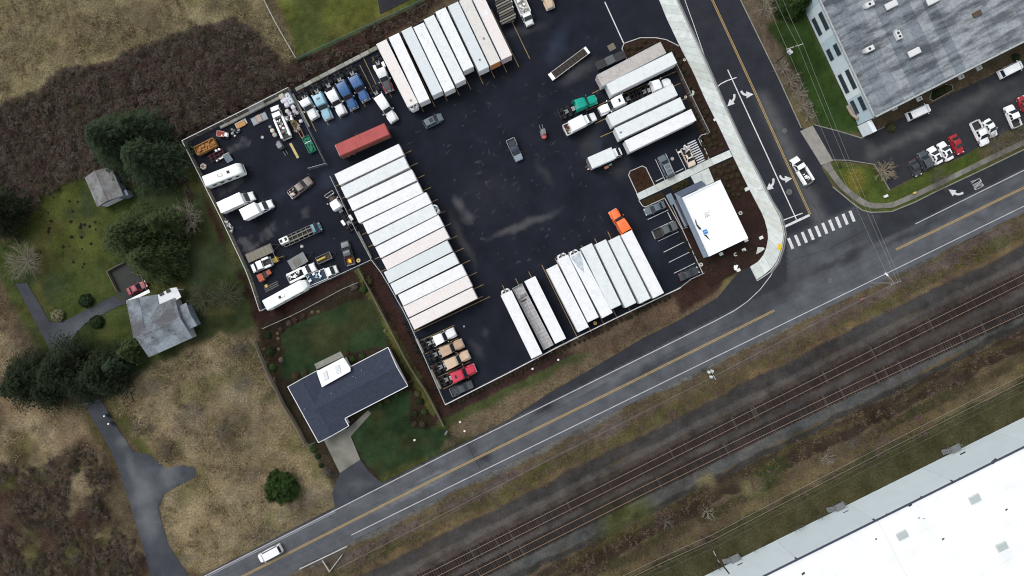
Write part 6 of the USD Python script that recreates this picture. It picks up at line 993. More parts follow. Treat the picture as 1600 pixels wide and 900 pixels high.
# ---------------------------------------------------------------- buildings
def shingle(name, col, col2, rot, sx=.9, sy=.18, stain=None, amount=.5, sscale=.25, bumpy=.3, rough=.85, stretch=(1, 1, 1)):
    """Far-off roofing: courses as fine relief, weather stains in the sheet's own colour."""
    n = {'g': ('geometry', {}), 'r': ('vector_rotate', {'rotate_type': 'z_axis', 'angle': -rot}), 'k': ('brick_texture', {'scale': 1.0, 'brick_width': sx, 'row_height': sy, 'mortar_size': .012, 'color1': col, 'color2': col2, 'mortar': tuple(np.array(col) * .75)}),
         's': ('mapping', {'mapping_type': 'point', 'scale': stretch}), 'n': ('noise_texture', {'scale': sscale, 'detail': 7.0, 'roughness': .62}), 'm': ('map_range', {'from_min': .44, 'from_max': .6, 'to_min': 0.0, 'to_max': amount, 'clamp': True}), 'x': ('mix_color', {'b': stain or col}),
         'n2': ('noise_texture', {'scale': 2.2, 'detail': 5.0}), 'm2': ('map_range', {'from_min': .3, 'from_max': .7, 'to_min': .82, 'to_max': 1.15}), 'v': ('vector_math', {'math_type': 'scale'}),
         'b': ('bump', {'strength': bumpy, 'distance': .03}), 'p': ('principled_bsdf', {'roughness': rough, 'specular_ior_level': .15})}
    l = [('g.position', 'r.vector'), ('r.vector', 'k.vector'), ('r.vector', 's.vector'), ('s.vector', 'n.vector'), ('n.fac', 'm.value'), ('m.result', 'x.fac'), ('k.color', 'x.a'), ('g.position', 'n2.vector'), ('n2.fac', 'm2.value'), ('x.result', 'v.vector1'), ('m2.result', 'v.scale'), ('v.vector', 'p.base_color'), ('k.fac', 'b.height'), ('b.normal', 'p.normal')]
    return usdkit.material(stage, '/World/Looks/' + name, n, l, surface='p.BSDF')
TRIM = M('white_trim', (.72, .73, .74), .5, .3); SIDING_W = M('white_siding', (.58, .59, .60), .7, .2, var=.08, scale=2); SIDING_B = M('blue_grey_siding', (.16, .21, .25), .7, .2, var=.15, scale=2); SIDING_G = M('grey_siding', (.30, .31, .31), .7, .2, var=.12, scale=2)
def gable(t, a, b, half, eave, rise, roof, wall, over=.35, trim=None, ends=(0, 1)):
    """A gabled block; a, b: where the ends of its ridge show."""
    zr = eave + rise; p, q = W(*a, zr), W(*b, zr); d = q - p; L = np.linalg.norm(d); rot = math.atan2(d[1], d[0]); tf = lambda m: m.mesh().apply_transform(trimesh.transformations.rotation_matrix(rot, [0, 0, 1])).apply_translation([*(p - np.array(t.GetAttribute('xformOp:translate').Get())[:2]), 0])
    hw = half - over; ez = eave + rise * over / half
    m = MB(); m.box(over, L - over, -hw, hw, 0, ez - .02); obj('wall', tf(m), wall, t)
    for x in (over, L - over):
        m = MB(); m.raw([(x - .06, -hw, ez - .03), (x - .06, hw, ez - .03), (x - .06, 0, zr - .08), (x + .06, -hw, ez - .03), (x + .06, hw, ez - .03), (x + .06, 0, zr - .08)], [[0, 2, 1], [3, 4, 5], [0, 1, 4], [0, 4, 3], [1, 2, 5], [1, 5, 4], [2, 0, 3], [2, 3, 5]]); obj('gable', tf(m), wall, t)
    roofs = roof if isinstance(roof, tuple) else (roof, roof)
    for s in (1, -1):
        roof = roofs[0 if s > 0 else 1]; q_ = [(0, s * half, eave), (0, 0, zr), (L, 0, zr), (L, s * half, eave)]; m = MB().panel(q_[::s], .10, -.1); r = obj('roof', tf(m), roof, t)
        if trim:
            obj('gutter', tf(MB().box(0, L, s * half - .06, s * half + .08, eave - .14, eave + .02)), trim, r)
            for x in [(0, L)[e] for e in ends]: obj('rake_board', tf(MB().panel([(x - .05, s * half, eave - .02), (x - .05, 0, zr - .02), (x + .05, 0, zr - .02), (x + .05, s * half, eave - .02)][::s], .05, -.02)), trim, r)
    obj('ridge_cap', tf(MB().box(.05, L - (.05 if len(ends) > 1 else 3.5), -.12, .12, zr - .04, zr + .03, ch=.02)), roof, t)
    return tf, L
NAVY = shingle('navy_shingles', (.032, .040, .062), (.040, .048, .072), math.radians(27.6))
t = thing('house', 'house with navy shingle roof, white eaves and a white sunroom', 'house', (*W(530, 625), 0)); 
gable(t, (620, 574), (490, 641), 4.45, 2.9, 1.35, NAVY, SIDING_W, trim=TRIM, ends=(0,)); gable(t, (470.5, 592.5), (519, 680.5), 3.55, 2.9, 1.1, NAVY, SIDING_W, trim=TRIM)
o_ = np.array(t.GetAttribute('xformOp:translate').Get())[:2]
def rel(px, py, h): return tuple(W(px, py, h) - o_)
SUNR = M('white_sunroom_roof', (.70, .72, .73), .5, .3, var=.04, scale=1)
m = MB(); q = [(*rel(494.5, 580.5, 3.0), 3.0), (*rel(503, 605, 4.1), 4.1), (*rel(547.4, 580, 4.1), 4.1), (*rel(547.4, 575, 3.9), 3.9), (*rel(536.5, 558.5, 3.0), 3.0)]; m.panel(q[::-1], .12, 0); s_ = obj('sunroom_roof', m, SUNR, t)
obj('sunroom_wall', MB().prism(Polygon([rel(496.5, 581, 2.9), rel(504, 598, 2.9), rel(544, 576, 2.9), rel(536, 560.5, 2.9)]), 0, 2.97), SIDING_W, t)
def on(px, py): 
    a, b = np.array(rel(494.5, 580.5, 3.0)), np.array(rel(503, 605, 4.1)); n = b - a; n -= 0; x = np.array(rel(px, py, 3.4)); e = np.array([-(np.array(rel(536.5, 558.5, 3.0)) - a)[1], (np.array(rel(536.5, 558.5, 3.0)) - a)[0]]); e /= np.linalg.norm(e); e = e if e @ n > 0 else -e; return 3.0 + 1.1 * ((x - a) @ e) / (n @ e)
for (px, py) in ((508.6, 587), (528, 577.5)):
    c = [(px - 5.5, py - 4.6), (px - 1.5, py + 7.4), (px + 5.5, py + 4), (px + 1.0, py - 8)]; f_ = obj('skylight', MB().panel([(*rel(a, b, 3.5), on(a, b)) for a, b in c], .09, .13), TRIM, s_)
    c2 = [(px + (a - px) * .8, py + (b - py) * .84) for a, b in c]; obj('pane', MB().panel([(*rel(a, b, 3.5), on(a, b)) for a, b in c2], .02, .225), M('skylight_pane', (.34, .38, .40), .15, .5), f_)
m = MB(); [m.cyl((*rel(a, b, 3.6), 3.2), (*rel(a, b, 3.6), 3.95), .06) for a, b in ((518, 587 + 27), (552, 588), (556, 590), (565, 578), (476, 639))]; obj('vent_pipe', m, GALV, t); obj('patio', MB().prism(Polygon([rel(495, 577, 0), rel(491, 569, 0), rel(532, 549, 0), rel(537, 557, 0)]), -.02, .06), OLDCONCRETE, t)
# old house with L shaped pale metal roof
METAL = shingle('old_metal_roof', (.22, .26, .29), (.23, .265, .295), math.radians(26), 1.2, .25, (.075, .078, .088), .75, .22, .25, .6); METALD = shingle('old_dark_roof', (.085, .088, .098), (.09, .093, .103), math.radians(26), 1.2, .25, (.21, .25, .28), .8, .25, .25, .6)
t = thing('house', 'old house with crossing pale grey roofs stained dark', 'house', (*W(245, 505), 0)); o_ = np.array(t.GetAttribute('xformOp:translate').Get())[:2]
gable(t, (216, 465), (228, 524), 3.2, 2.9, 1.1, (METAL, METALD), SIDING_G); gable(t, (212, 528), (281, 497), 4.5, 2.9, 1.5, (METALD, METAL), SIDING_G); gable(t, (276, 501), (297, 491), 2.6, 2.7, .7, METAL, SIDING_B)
obj('porch_roof', MB().panel([(*rel(197, 474, 2.9), 2.85), (*rel(234, 457, 2.9), 2.85), (*rel(232, 452, 2.9), 2.75), (*rel(196.5, 470, 2.9), 2.75)][::-1], .1), TRIM, t)
PATIO = M('white_patio_roof', (.60, .63, .65), .5, .3, var=.12, scale=.8); pr = obj('patio_roof', MB().prism(Polygon([rel(236, 484, 2.7), rel(262, 478, 2.7), rel(283, 464, 2.7), rel(276, 449, 2.7), (rel(267, 450, 2.7)), rel(236, 466, 2.7)]), 2.55, 2.72), PATIO, t)
for a, b in ((242, 463.5), (252.5, 459.5), (263, 455)): obj('roof_vent', MB().box(-.45, .45, -.3, .3, 2.72, 2.9, math.radians(26), (*rel(a, b, 2.8), 0), ch=.03), DARKPLASTIC, pr)
obj('patio_post', MB().cyl((*rel(279, 452, 2), 0), (*rel(279, 452, 2), 2.56), .08), TRIM, t); obj('patio_post', MB().cyl((*rel(240, 470, 2), 0), (*rel(240, 470, 2), 2.56), .08), TRIM, t)
m = MB(); [m.cyl((*rel(a, b, 4), 3.3), (*rel(a, b, 4), 4.3), .09) for a, b in ((264, 516), (273, 522), (238, 527), (260, 508))]; obj('vent_pipe', m, DARKPLASTIC, t)
# shed
t = thing('shed', 'small blue grey shed with two pitched roof among the conifers', 'shed', (*W(162, 292), 0)); o_ = np.array(t.GetAttribute('xformOp:translate').Get())[:2]
SHEDROOF = shingle('shed_roof_sheet', (.19, .20, .205), (.20, .21, .215), math.radians(-66), 3.0, .3, (.11, .095, .085), .7, .5, .2, .7)
gable(t, (147.5, 267), (167.5, 313.5), 2.95, 2.6, 1.1, SHEDROOF, SIDING_B, over=.2); obj('porch', MB().box(-.7, .7, -.6, .6, 0, 2.0, math.radians(26), (*rel(196, 303, 1.5), 0), ch=.03), SIDING_B, t); obj('front_board', MB().box(-1.9, 1.9, -.05, .05, .2, 2.2, math.radians(26), (*rel(177, 316, 1), 0)), SIDING_W, t)

# yard office
t = thing('office_building', 'small office with bright white flat roof and navy canopies', 'building', (*W(1110, 340), 0)); o_ = np.array(t.GetAttribute('xformOp:translate').Get())[:2]
H = 4.4; cs = [(1066.7, 308.4), (1125.3, 281), (1168.9, 372), (1108.4, 400.4)]; P = Polygon([rel(a, b, H) for a, b in cs]); OFFW = M('office_wall_panel', (.30, .34, .38), .6, .3, var=.08, scale=2)
ring = list(P.exterior.coords)
for i in range(4):     # wall panels
    a, b = np.array(ring[i]), np.array(ring[i + 1]); L = np.linalg.norm(b - a); k = max(2, round(L / 2.4)); ang = math.atan2(*(b - a)[::-1]); nrm = np.array([math.sin(ang), -math.cos(ang)]); c0 = np.array(P.centroid.coords[0]); nrm = nrm if nrm @ (a - c0) > 0 else -nrm
    for j in range(k):
        c = a + (b - a) * (j + .5) / k - nrm * .09; w_ = obj('wall_panel', MB().box(-L / k / 2 + .015, L / k / 2 - .015, -.08, .08, 0, H - .05, ang, (*c, 0)), OFFW, t)
        if j % 2 == 1 or i == 0:
            f_ = obj('window', MB().box(-.75, .75, -.04, .04, 1.0, 2.5, ang, (*(c + nrm * .09), 0)), DARKPLASTIC, t); obj('pane', MB().box(-.66, .66, -.03, .03, 1.1, 2.4, ang, (*(c + nrm * .12), 0)), GLASS, f_)
obj('roof', MB().prism(P.buffer(-.2), H - .4, H - .22), M('office_roof_membrane', (.77, .78, .80), .5, .25, var=.05, scale=.5), t); obj('parapet', MB().prism(P.buffer(.03, join_style='mitre').difference(P.buffer(-.22, join_style='mitre')), H - .5, H), M('parapet_cap', (.74, .76, .78), .5, .3), t)
CANO = M('navy_canopy', (.075, .095, .135), .5, .3, var=.12, scale=1.5); CANO2 = M('slate_canopy', (.15, .19, .24), .5, .3, var=.12, scale=1.5); AWN = M('dark_awning_slat', (.045, .045, .06), .6, .3, var=.2, scale=3)
obj('canopy', MB().prism(Polygon([rel(1054, 302, 3.3), rel(1096.5, 282, 3.3), rel(1103.5, 289.5, 3.3), rel(1063, 308.5, 3.3)]), 3.0, 3.3), CANO, t); obj('wall_canopy', MB().prism(Polygon([rel(1054, 302, 3.6), rel(1064, 307, 3.6), rel(1111, 400, 3.6), rel(1099.5, 403, 3.6)]), 3.45, 3.6), CANO2, t)
for i in range(5):     # slats of the lower awning
    e = np.array([1050.5, 314]) + np.array([3.3, -1.5]) * i; g = np.array([19.5, 40.5]); Q = [tuple(e), tuple(e + np.array([2.9, -1.3])), tuple(e + g + np.array([2.9, -1.3])), tuple(e + g)]
    obj('awning_slat', MB().prism(Polygon([rel(a, b, 2.9) for a, b in Q]), 2.78, 2.9), AWN if i else CANO2, t)
for i in range(3): 
    e = np.array([1040.5, 305]) + np.array([2.7, -1.3]) * i; g = np.array([8, 16]); obj('entrance_canopy_slat', MB().prism(Polygon([rel(*e, 2.8), rel(*(e + np.array([2.4, -1.1])), 2.8), rel(*(e + g + np.array([2.4, -1.1])), 2.8), rel(*(e + g), 2.8)]), 2.66, 2.78), CANO2, t)
for a, b in ((1057, 303), (1099, 288), (1052, 318), (1071, 356)): obj('canopy_post', MB().cyl((*rel(a, b, 1.5), 0), (*rel(a, b, 1.5), 2.9), .07, n=8), GALV, t)
ln = LineString([rel(1042, 306, .5), rel(1066, 358, .5)]); obj('ramp_rail', MB().prism(ln.buffer(.06), .85, .95), GALV, t); 
for i in range(7): q_ = ln.interpolate(i / 6, True); obj('rail_post', MB().cyl((q_.x, q_.y, 0), (q_.x, q_.y, .9), .03, n=6), GALV, t)
obj('wall_light', MB().box(-.8, .8, -.1, .1, 1.9, 2.2, math.radians(-63), (*rel(1095, 390, 2), 0)), DARKPLASTIC, t)
t2 = thing('roof_tarp', 'blue tarp bundle on the white office roof', 'tarp', (*W(1102, 362, H), H - .22), math.radians(20)); obj('bundle', MB().box(-.48, .48, -.42, .42, 0, .32, ch=.1), M('blue_tarp', (.04, .22, .50), .5, .3, var=.15, scale=4), t2); obj('tie', MB().box(-.5, .5, -.03, .03, .31, .335), WHITE, t2)
t2 = thing('sign_board', 'dark wedge shaped board lying on the office roof beside the blue tarp', 'sign', (*W(1097, 358, H), H - .22)); b2 = W(1097, 358, H); obj('board', MB().prism(Polygon([tuple(W(a, b, H) - b2) for a, b in ((1087, 342), (1086.5, 352), (1094, 359), (1095.5, 357), (1089, 350))]), .0, .22), DARKPLASTIC, t2); obj('board_tail', MB().prism(Polygon([tuple(W(a, b, H) - b2) for a, b in ((1100, 367), (1109.5, 375), (1104, 367))]), .0, .15), DARKPLASTIC, t2)
DIRTY = M('dark_roof_stain', (.30, .30, .29), .9, .1, var=.5, scale=3)
m = MB(); [m.box(-.02, .02, -RNG.uniform(.1, .6), .2, H - .215, H - .205, RNG.uniform(0, 3), (*rel(1105 + RNG.normal(0, 3), 335 + RNG.normal(0, 2.4), H), 0)) for _ in range(22)]; obj('scuff_mark', m, DIRTY, t)

# grey roofed industrial building
t = thing('industrial_building', 'long two storey building with weathered grey flat roof and pale blue walls', 'building', (*W(1341, 195), 0)); o_ = np.array(t.GetAttribute('xformOp:translate').Get())[:2]; H = 6.5
C0, dW, dE = np.array(rel(1367, 183, H)), np.array(rel(1281.6, 0, H)) - np.array(rel(1367, 183, H)), np.array(rel(1600, 65, H)) - np.array(rel(1367, 183, H)); lw = np.linalg.norm(dW); uw = dW / lw; ue = dE / np.linalg.norm(dE); LW_, LE_ = 42.0, 60.0
rw = math.atan2(uw[1], uw[0]); PANES = M('office_panes', (.02, .028, .036), .1, .5); PW = [M('wall_panel_white', (.62, .69, .73), .7, .2, var=.08, scale=1), M('wall_panel_blue', (.40, .51, .56), .7, .2, var=.08, scale=1), M('wall_panel_pale', (.50, .59, .63), .7, .2, var=.08, scale=1)]
seg = [(0, 5.6, 1), (5.6, 11.2, 0), (11.2, 14.6, 2), (14.6, 18.6, 1), (18.6, 25.6, 2), (25.6, 33, 1), (33, LW_, 0)]
nw = np.array([-uw[1], uw[0]]); nw = nw if nw @ ue < 0 else -nw
for a, b, k in seg: c = C0 + uw * (a + b) / 2 - nw * .1; obj('wall_panel', MB().box(-(b - a) / 2 + .01, (b - a) / 2 - .01, -.1, .1, 0, H - .35, rw, (*c, 0)), PW[k], t)
for c_, l_ in ((3.6, 3.0), (9.0, 4.2), (15.6, 2.5), (22.0, 3.8), (30, 3.6)):
    for z0 in (.9, 3.9):
        c = C0 + uw * c_ + nw * .03; f_ = obj('window', MB().box(-l_ / 2, l_ / 2, -.07, .05, z0, z0 + 1.5, rw, (*c, 0)), GREYSTEEL, t); n = max(2, round(l_ / 1.2))
        for j in range(n): obj('pane', MB().box(-l_ / 2 + .06 + j * (l_ - .12) / n + .02, -l_ / 2 + .06 + (j + 1) * (l_ - .12) / n - .02, -.02, .02, z0 + .08, z0 + 1.42, rw, (*(c + nw * .06), 0)), PANES, f_)
for j in range(14): c = C0 + ue * (LE_ * (j + .5) / 14) ; re = math.atan2(ue[1], ue[0]); obj('wall_panel', MB().box(-LE_ / 28 + .01, LE_ / 28 - .01, -.1, .1, 0, H - .35, re, (*(c - np.array([ue[1], -ue[0]]) * .1), 0)), PW[j % 2], t)
obj('core', MB().prism(Polygon([C0 + uw * .3 + ue * .3, C0 + uw * LW_ + ue * .3, C0 + uw * LW_ + ue * LE_, C0 + ue * LE_ + uw * .3]), .0, H - .3), PW[2], t)
RSH = [shingle('flat_roof_felt_%d' % i, c, tuple(np.array(c) * 1.06), re, 6.0, 1.0, st, .9, .32, .15, .85, (.35, 1.6, 1)) for i, (c, st) in enumerate((((.20, .225, .25), (.06, .067, .078)), ((.25, .275, .295), (.075, .083, .095)), ((.165, .19, .215), (.055, .062, .074))))]
n = 26
for j in range(n):     # felt strips laid across the roof
    a, b = LE_ * j / n, LE_ * (j + 1) / n; z = H - .28 + RNG.uniform(0, .02); obj('roof_strip', MB().prism(Polygon([C0 + ue * (a + .006) + uw * .25, C0 + ue * (b - .006) + uw * .25, C0 + ue * (b - .006) + uw * (LW_ - .2), C0 + ue * (a + .006) + uw * (LW_ - .2)]), H - .4, z), RSH[RNG.integers(3)], t)
for p, q in ((C0, C0 + uw * LW_), (C0, C0 + ue * LE_)): obj('roof_edge', MB().prism(LineString([p, q]).buffer(.16, cap_style='square'), H - .36, H), M('dull_metal_edge', (.34, .36, .37), .6, .3, .2, var=.3, scale=2), t)
obj('wing_wall', MB().prism(LineString([C0 - uw * .15 - nw * .2, C0 - uw * 2.7 - nw * .3]).buffer(.45, cap_style='flat'), 0, 4.0), PW[0], t); obj('wall_pipe', MB().tube([tuple(C0 + uw * 4.6 + nw * .5) + (.3,), tuple(C0 + uw * 2.6 + nw * .45) + (.5,), tuple(C0 + uw * 1.2 + nw * .3) + (1.4,)], .32, 10), M('rusty_tan_pipe', (.30, .24, .19), .8, .1, var=.4, scale=3), t)
SKY_W = M('skylight_white', (.56, .58, .58), .4, .3)
for px, py, l in ((1392, 8, 'white roof skylight nearest the top left of the grey roof'), (1428, 82, 'white roof skylight near the middle of the grey roof'), (1457, 1, 'white roof skylight cut by the top edge on the grey roof')):
    t2 = thing('roof_skylight', l, 'skylight', (*W(px, py, H), H - .27), re, 'skylights on the grey roof'); obj('curb', MB().box(-1.35, 1.35, -.7, .7, 0, .3), GREYSTEEL, t2); obj('dome', MB().box(-1.3, 1.3, -.64, .64, .28, .62, ch=.14), SKY_W, t2)
for px, py, a, l in ((1357, 77.5, 26, 'roof air conditioner with one round fan on the grey roof'), (1402, 56, -64, 'roof air conditioner with two round fans on the grey roof'), (1357, 8, 26, 'small roof unit beside the top left skylight')):
    t2 = thing('roof_air_conditioner', l, 'air conditioner', (*W(px, py, H), H - .27), math.radians(a), 'air conditioners on the grey roof'); obj('casing', MB().box(-.85, .85, -.5, .5, .1, .95, ch=.04), SKY_W, t2); obj('duct', MB().box(-1.3, -.8, -.35, .35, 0, .6, ch=.03), GALV, t2)
    for x in ((-.1,) if a > 0 else (-.38, .38)): obj('fan', MB().lathe([(0, .99), (.26, .99), (.28, .95), (0, .95)], at=(x, 0, 0), n=16), DARKPLASTIC, t2)
t2 = thing('roof_hatch', 'open rusty roof hatch with stained felt on the grey roof', 'hatch', (*W(1527, 21, H), H - .27), re); obj('curb', MB().box(-.9, .9, -.5, .5, 0, .3), M('brown_rust', (.09, .07, .05), .9, .1, var=.4, scale=4), t2); obj('lid', MB().panel([(-.95, .5, .3), (.95, .5, .3), (.95, 1.0, 1.0), (-.95, 1.0, 1.0)], .06), GALV, t2)
for px, py, l in ((1398.6, 168.5, 'beige wall unit nearest the building corner'), (1437.5, 154, 'beige wall unit second from the building corner'), (1503, 120, 'beige wall unit third from the building corner'), (1531, 106, 'beige wall unit farthest from the building corner')):
    t2 = thing('air_conditioner', l, 'air conditioner', (*W(px, py, 2.6), 0), re, 'wall units below the grey roof'); obj('casing', MB().box(-.55, .55, -.4, .4, 2.2, 2.6, ch=.04), M('beige_casing', (.50, .49, .44), .6, .2, var=.15, scale=3), t2); obj('fan', MB().lathe([(0, 2.63), (.16, 2.63), (.17, 2.6), (0, 2.6)], n=12), DARKPLASTIC, t2); obj('bracket', MB().box(-.45, .45, -.1, 1.6, 2.08, 2.2), GREYSTEEL, t2)

# white warehouse
t = thing('warehouse', 'large white roofed warehouse with pale panel walls beside the railway', 'building', (*W(1350, 776), 0)); o_ = np.array(t.GetAttribute('xformOp:translate').Get())[:2]; H = 9.8
A, B = np.array(rel(940, 979.5, 0)), np.array(rel(1760, 572.5, 0)); ud = (B - A) / np.linalg.norm(B - A); nd = np.array([ud[1], -ud[0]]); L = np.linalg.norm(B - A); rd = math.atan2(ud[1], ud[0]); WALLP = [M('tilt_panel_%d' % i, c, .75, .2, var=.05, scale=.4) for i, c in enumerate(((.52, .59, .625), (.54, .61, .645)))]
off = float((np.array(rel(1213, 843.5, 0)) - A) @ ud); pit = 17.0; e0 = off - pit * math.ceil(off / pit)
x = e0
while x < L:
    a, b = max(x, 0), min(x + pit, L); c = A + ud * (a + b) / 2 + nd * .12
    if b - a > .1: obj('wall_panel', MB().box(-(b - a) / 2 + .02, (b - a) / 2 - .02, -.12, .12, 0, H - .2, rd, (*c, 0)), WALLP[int(x / pit) % 2], t); obj('downpipe', MB().box(-.14, .14, -.12, .12, H - .6, H + .05, rd, (*(A + ud * b), 0), ch=.03), DARKPLASTIC, t)
    x += pit
obj('core', MB().prism(Polygon([A + nd * .25, B + nd * .25, B + nd * 75, A + nd * 75]), 0, H - .5), WALLP[0], t); ROOFW = M('white_membrane', (.74, .76, .765), .55, .2, var=.09, scale=.22); k = 12
for j in range(k):     # welded strips of membrane
    a, b = 75 * j / k, 75 * (j + 1) / k; obj('roof_strip', MB().prism(Polygon([A + nd * (a + .4 * (j == 0)), B + nd * (a + .4 * (j == 0)), B + nd * (b - .02), A + nd * (b - .02)]), H - .45, H - .30 + .012 * (j % 2)), ROOFW, t)
obj('coping', MB().prism(LineString([A + nd * .22, B + nd * .22]).buffer(.17, cap_style='flat'), H - .3, H), M('dark_coping', (.045, .05, .075), .5, .3), t); obj('roof_joint', MB().prism(LineString([A + ud * (off + 17.6) + nd * .6, A + ud * (off + 17.6 + 1) + nd * 40]).buffer(.1), H - .29, H - .26), M('pale_seam', (.66, .67, .67), .6, .2), t)
for px, py, l in ((1410, 836.6, 'grey roof skylight nearest the wall of the white warehouse'), (1523.6, 779.7, 'grey roof skylight highest in the picture on the white roof'), (1566, 854.5, 'grey roof skylight nearest the bottom right corner')):
    t2 = thing('warehouse_skylight', l, 'skylight', (*W(px, py, H), H - .29), rd, 'skylights on the white warehouse roof'); obj('curb', MB().box(-1.05, 1.05, -.72, .72, 0, .35), M('skylight_curb', (.5, .52, .52), .6, .2), t2); obj('dome', MB().box(-1.0, 1.0, -.67, .67, .34, .5, ch=.08), M('skylight_grey_dome', (.38, .43, .43), .25, .5), t2)
for px, py, l in ((1558, 690 + 17, ''),): pass
DEB = [(1423.5, 790, .35), (1555, 721, .6), (1256, 897, .35), (1440, 777, .2), (1386, 804, .2), (1500, 748, .25), (1475, 843, .25), (1574, 797, .25), (1590, 705, .3), (1437, 810, .15), (1445, 811, .12), (1370, 843, .2)]
m = MB(); [m.box(-s, s, -s * .5, s * .5, H - .29, H - .17, rd + .2, (*rel(a, b, H), 0), ch=.03) for a, b, s in DEB]; obj('roof_debris', m, DARKPLASTIC, t)
for i, (px, py, l) in enumerate(((1148, 873, 'dark steel door stair at the warehouse wall beside the tall pole'), (1312, 792, 'dark steel door stair at the middle of the warehouse wall'), (1493, 701, 'dark steel door stair at the far end of the warehouse wall'))):
    t2 = thing('door_stair', l, 'stairs', (*W(px, py, 1), 0), rd, 'door stairs along the warehouse'); obj('platform', MB().box(-.9, 1.1, -.7, .7, .9, 1.05), GREYSTEEL, t2)
    for j in range(5): obj('tread', MB().box(-.9 - .3 * (j + 1), -.9 - .3 * j, -.55, .55, .9 - .17 * (j + 1), .95 - .17 * (j + 1)), GREYSTEEL, t2)
    obj('door_hood', MB().box(-.3, .9, -1.5, -.75, 2.2, 2.32, ch=.02), DARKPLASTIC, t2); m = MB(); m.tube([(-2.4, .6, .9), (-.9, .6, 2.0), (1.1, .6, 2.0), (1.1, -.6, 2.0)], .035); m.tube([(1.1, .6, 0), (1.1, .6, 2.0)], .04); m.tube([(-.9, .6, 0), (-.9, .6, 2.0)], .04); obj('handrail', m, GREYSTEEL, t2)
for i, (px, py) in enumerate(((1121, 892), (1187, 859), (1252.5, 827), (1287, 809))):
    t2 = thing('wall_creeper', ['leafless creeper on the warehouse wall nearest the tall pole', 'leafless creeper left of a panel joint on the warehouse wall', 'leafless creeper on the warehouse wall below the middle stair, left one', 'leafless creeper on the warehouse wall next to the middle stair'][i], 'creeper', (*(W(px, py, 2.4)), 0), rd, 'creepers on the warehouse wall'); m = MB()
    for _ in range(26): x0 = RNG.uniform(-1.1, 1.1); m.cyl((x0, -.05, RNG.uniform(0, 1.5)), (x0 + RNG.normal(0, .4), .12, RNG.uniform(1.0, 3.2)), .025, n=4)
    obj('stems', m, M('creeper_stem', (.09, .08, .07), .9, .1), t2)

# ---------------------------------------------------------------- poles and wires
POLEW = M('pole_timber', (.055, .045, .038), .9, .1, var=.3, scale=4); POLEG = M('pole_fittings', (.42, .43, .43), .5, .3, .2); WIRE = M('wire_grey', (.30, .31, .30), .5, .3, .3); WIRE2 = M('wire_dark', (.10, .10, .10), .6, .2)
def pole(label, base, h, armdir, arms, cans=(), r=.17, lampdir=None, col=None):
    b = W(*base); t = thing('utility_pole', label, 'utility pole', (*b, 0)); obj('pole', MB().cyl((0, 0, -.2), (0, 0, h), r, r * .7, n=10), col or POLEW, t, smooth=50); a = math.radians(armdir); out = []
    for z, l in arms:
        obj('crossarm', MB().box(-l, l, -.06, .06, z - .07, z + .07, a, ch=.01), POLEG if not col else col, t)
        for k in (-.95, -.35, .35, .95): c = (l * k * math.cos(a), l * k * math.sin(a)); obj('insulator', MB().lathe([(0, .26), (.05, .24), (.07, .1), (.05, 0), (0, 0)], at=(*c, z + .07), n=8), POLEG, t); out.append((b[0] + c[0], b[1] + c[1], z + .3))
    for k, (dx, dy, z) in enumerate(cans): obj('transformer', MB().lathe([(0, 1.0), (.2, 1.0), (.27, .92), (.27, .05), (0, 0)], at=(dx, dy, z), n=14), M('transformer_paint', (.50, .54, .54), .4, .3), t, smooth=40)
    if lampdir is not None:
        a = math.radians(lampdir); e = (2.6 * math.cos(a), 2.6 * math.sin(a)); obj('lamp_arm', MB().tube([(0, 0, h - .8), (e[0] * .6, e[1] * .6, h - .1), (*e, h)], .045), POLEG, t); obj('lamp_head', MB().box(-.45, .35, -.17, .17, h - .08, h + .1, a, (*e, 0), ch=.05), M('lamp_housing', (.62, .63, .63), .4, .3), t)
    return out
def wire(pts, sag, mat=WIRE, label='thin overhead wire', r=.017, group='overhead wires', nm='overhead_wire'):
    t = thing(nm, label, 'wire', (0, 0, 0), 0, group)
    for a, b in zip(pts[:-1], pts[1:]):
        a, b = np.array(a), np.array(b); s = np.linspace(0, 1, 13)[:, None]; p = a + (b - a) * s; p[:, 2:] -= sag * 4 * s * (1 - s); obj('span', MB().tube(p, r, 4), mat, t)
o1 = pole('timber utility pole with crossarm on the lawn by the side street', (1212, 98), 9.6, 18, [(9.3, 1.7)], [(-.55, -.45, 7.6), (-.2, -.75, 7.6)]); o4 = pole('pole with a street lamp arm reaching over the main road', (1361, 442.5), 9.2, 20, [(8.9, 1.0)], lampdir=139, col=GREYSTEEL)
o3 = pole('utility pole with three pale transformers between road and railway', (1096.5, 577.5), 8.0, 116, [(7.8, 1.1)], [(-.55, .35, 6.4), (.1, .55, 6.4), (-.1, -.6, 6.4)]); o2 = pole('tall dark timber pole leaning over the warehouse wall in view', (1095, 838), 18.2, -63, [(10.5, 1.2), (16.5, .01)], r=.2)
up = [(*W(x, y, 9.5), 9.5) for x, y in ((1188, -30), (1200, -30), (1213, -30))]
for i, k in enumerate((0, 2, 3)): wire([up[i], o1[k], o4[min(k, 3)]], .5, label=['overhead wire along the side street nearest the roadway', 'middle overhead wire along the side street', 'overhead wire along the side street nearest the pale blue wall'][i])
ends = [(*W(x, y, 8.0), 8.0) for x, y in ((520, 880), (525, 890), (530, 900))]; e4 = [(*W(x, y, 8.6), 8.6) for x, y in ((1640, 285), (1640, 298), (1640, 310))]
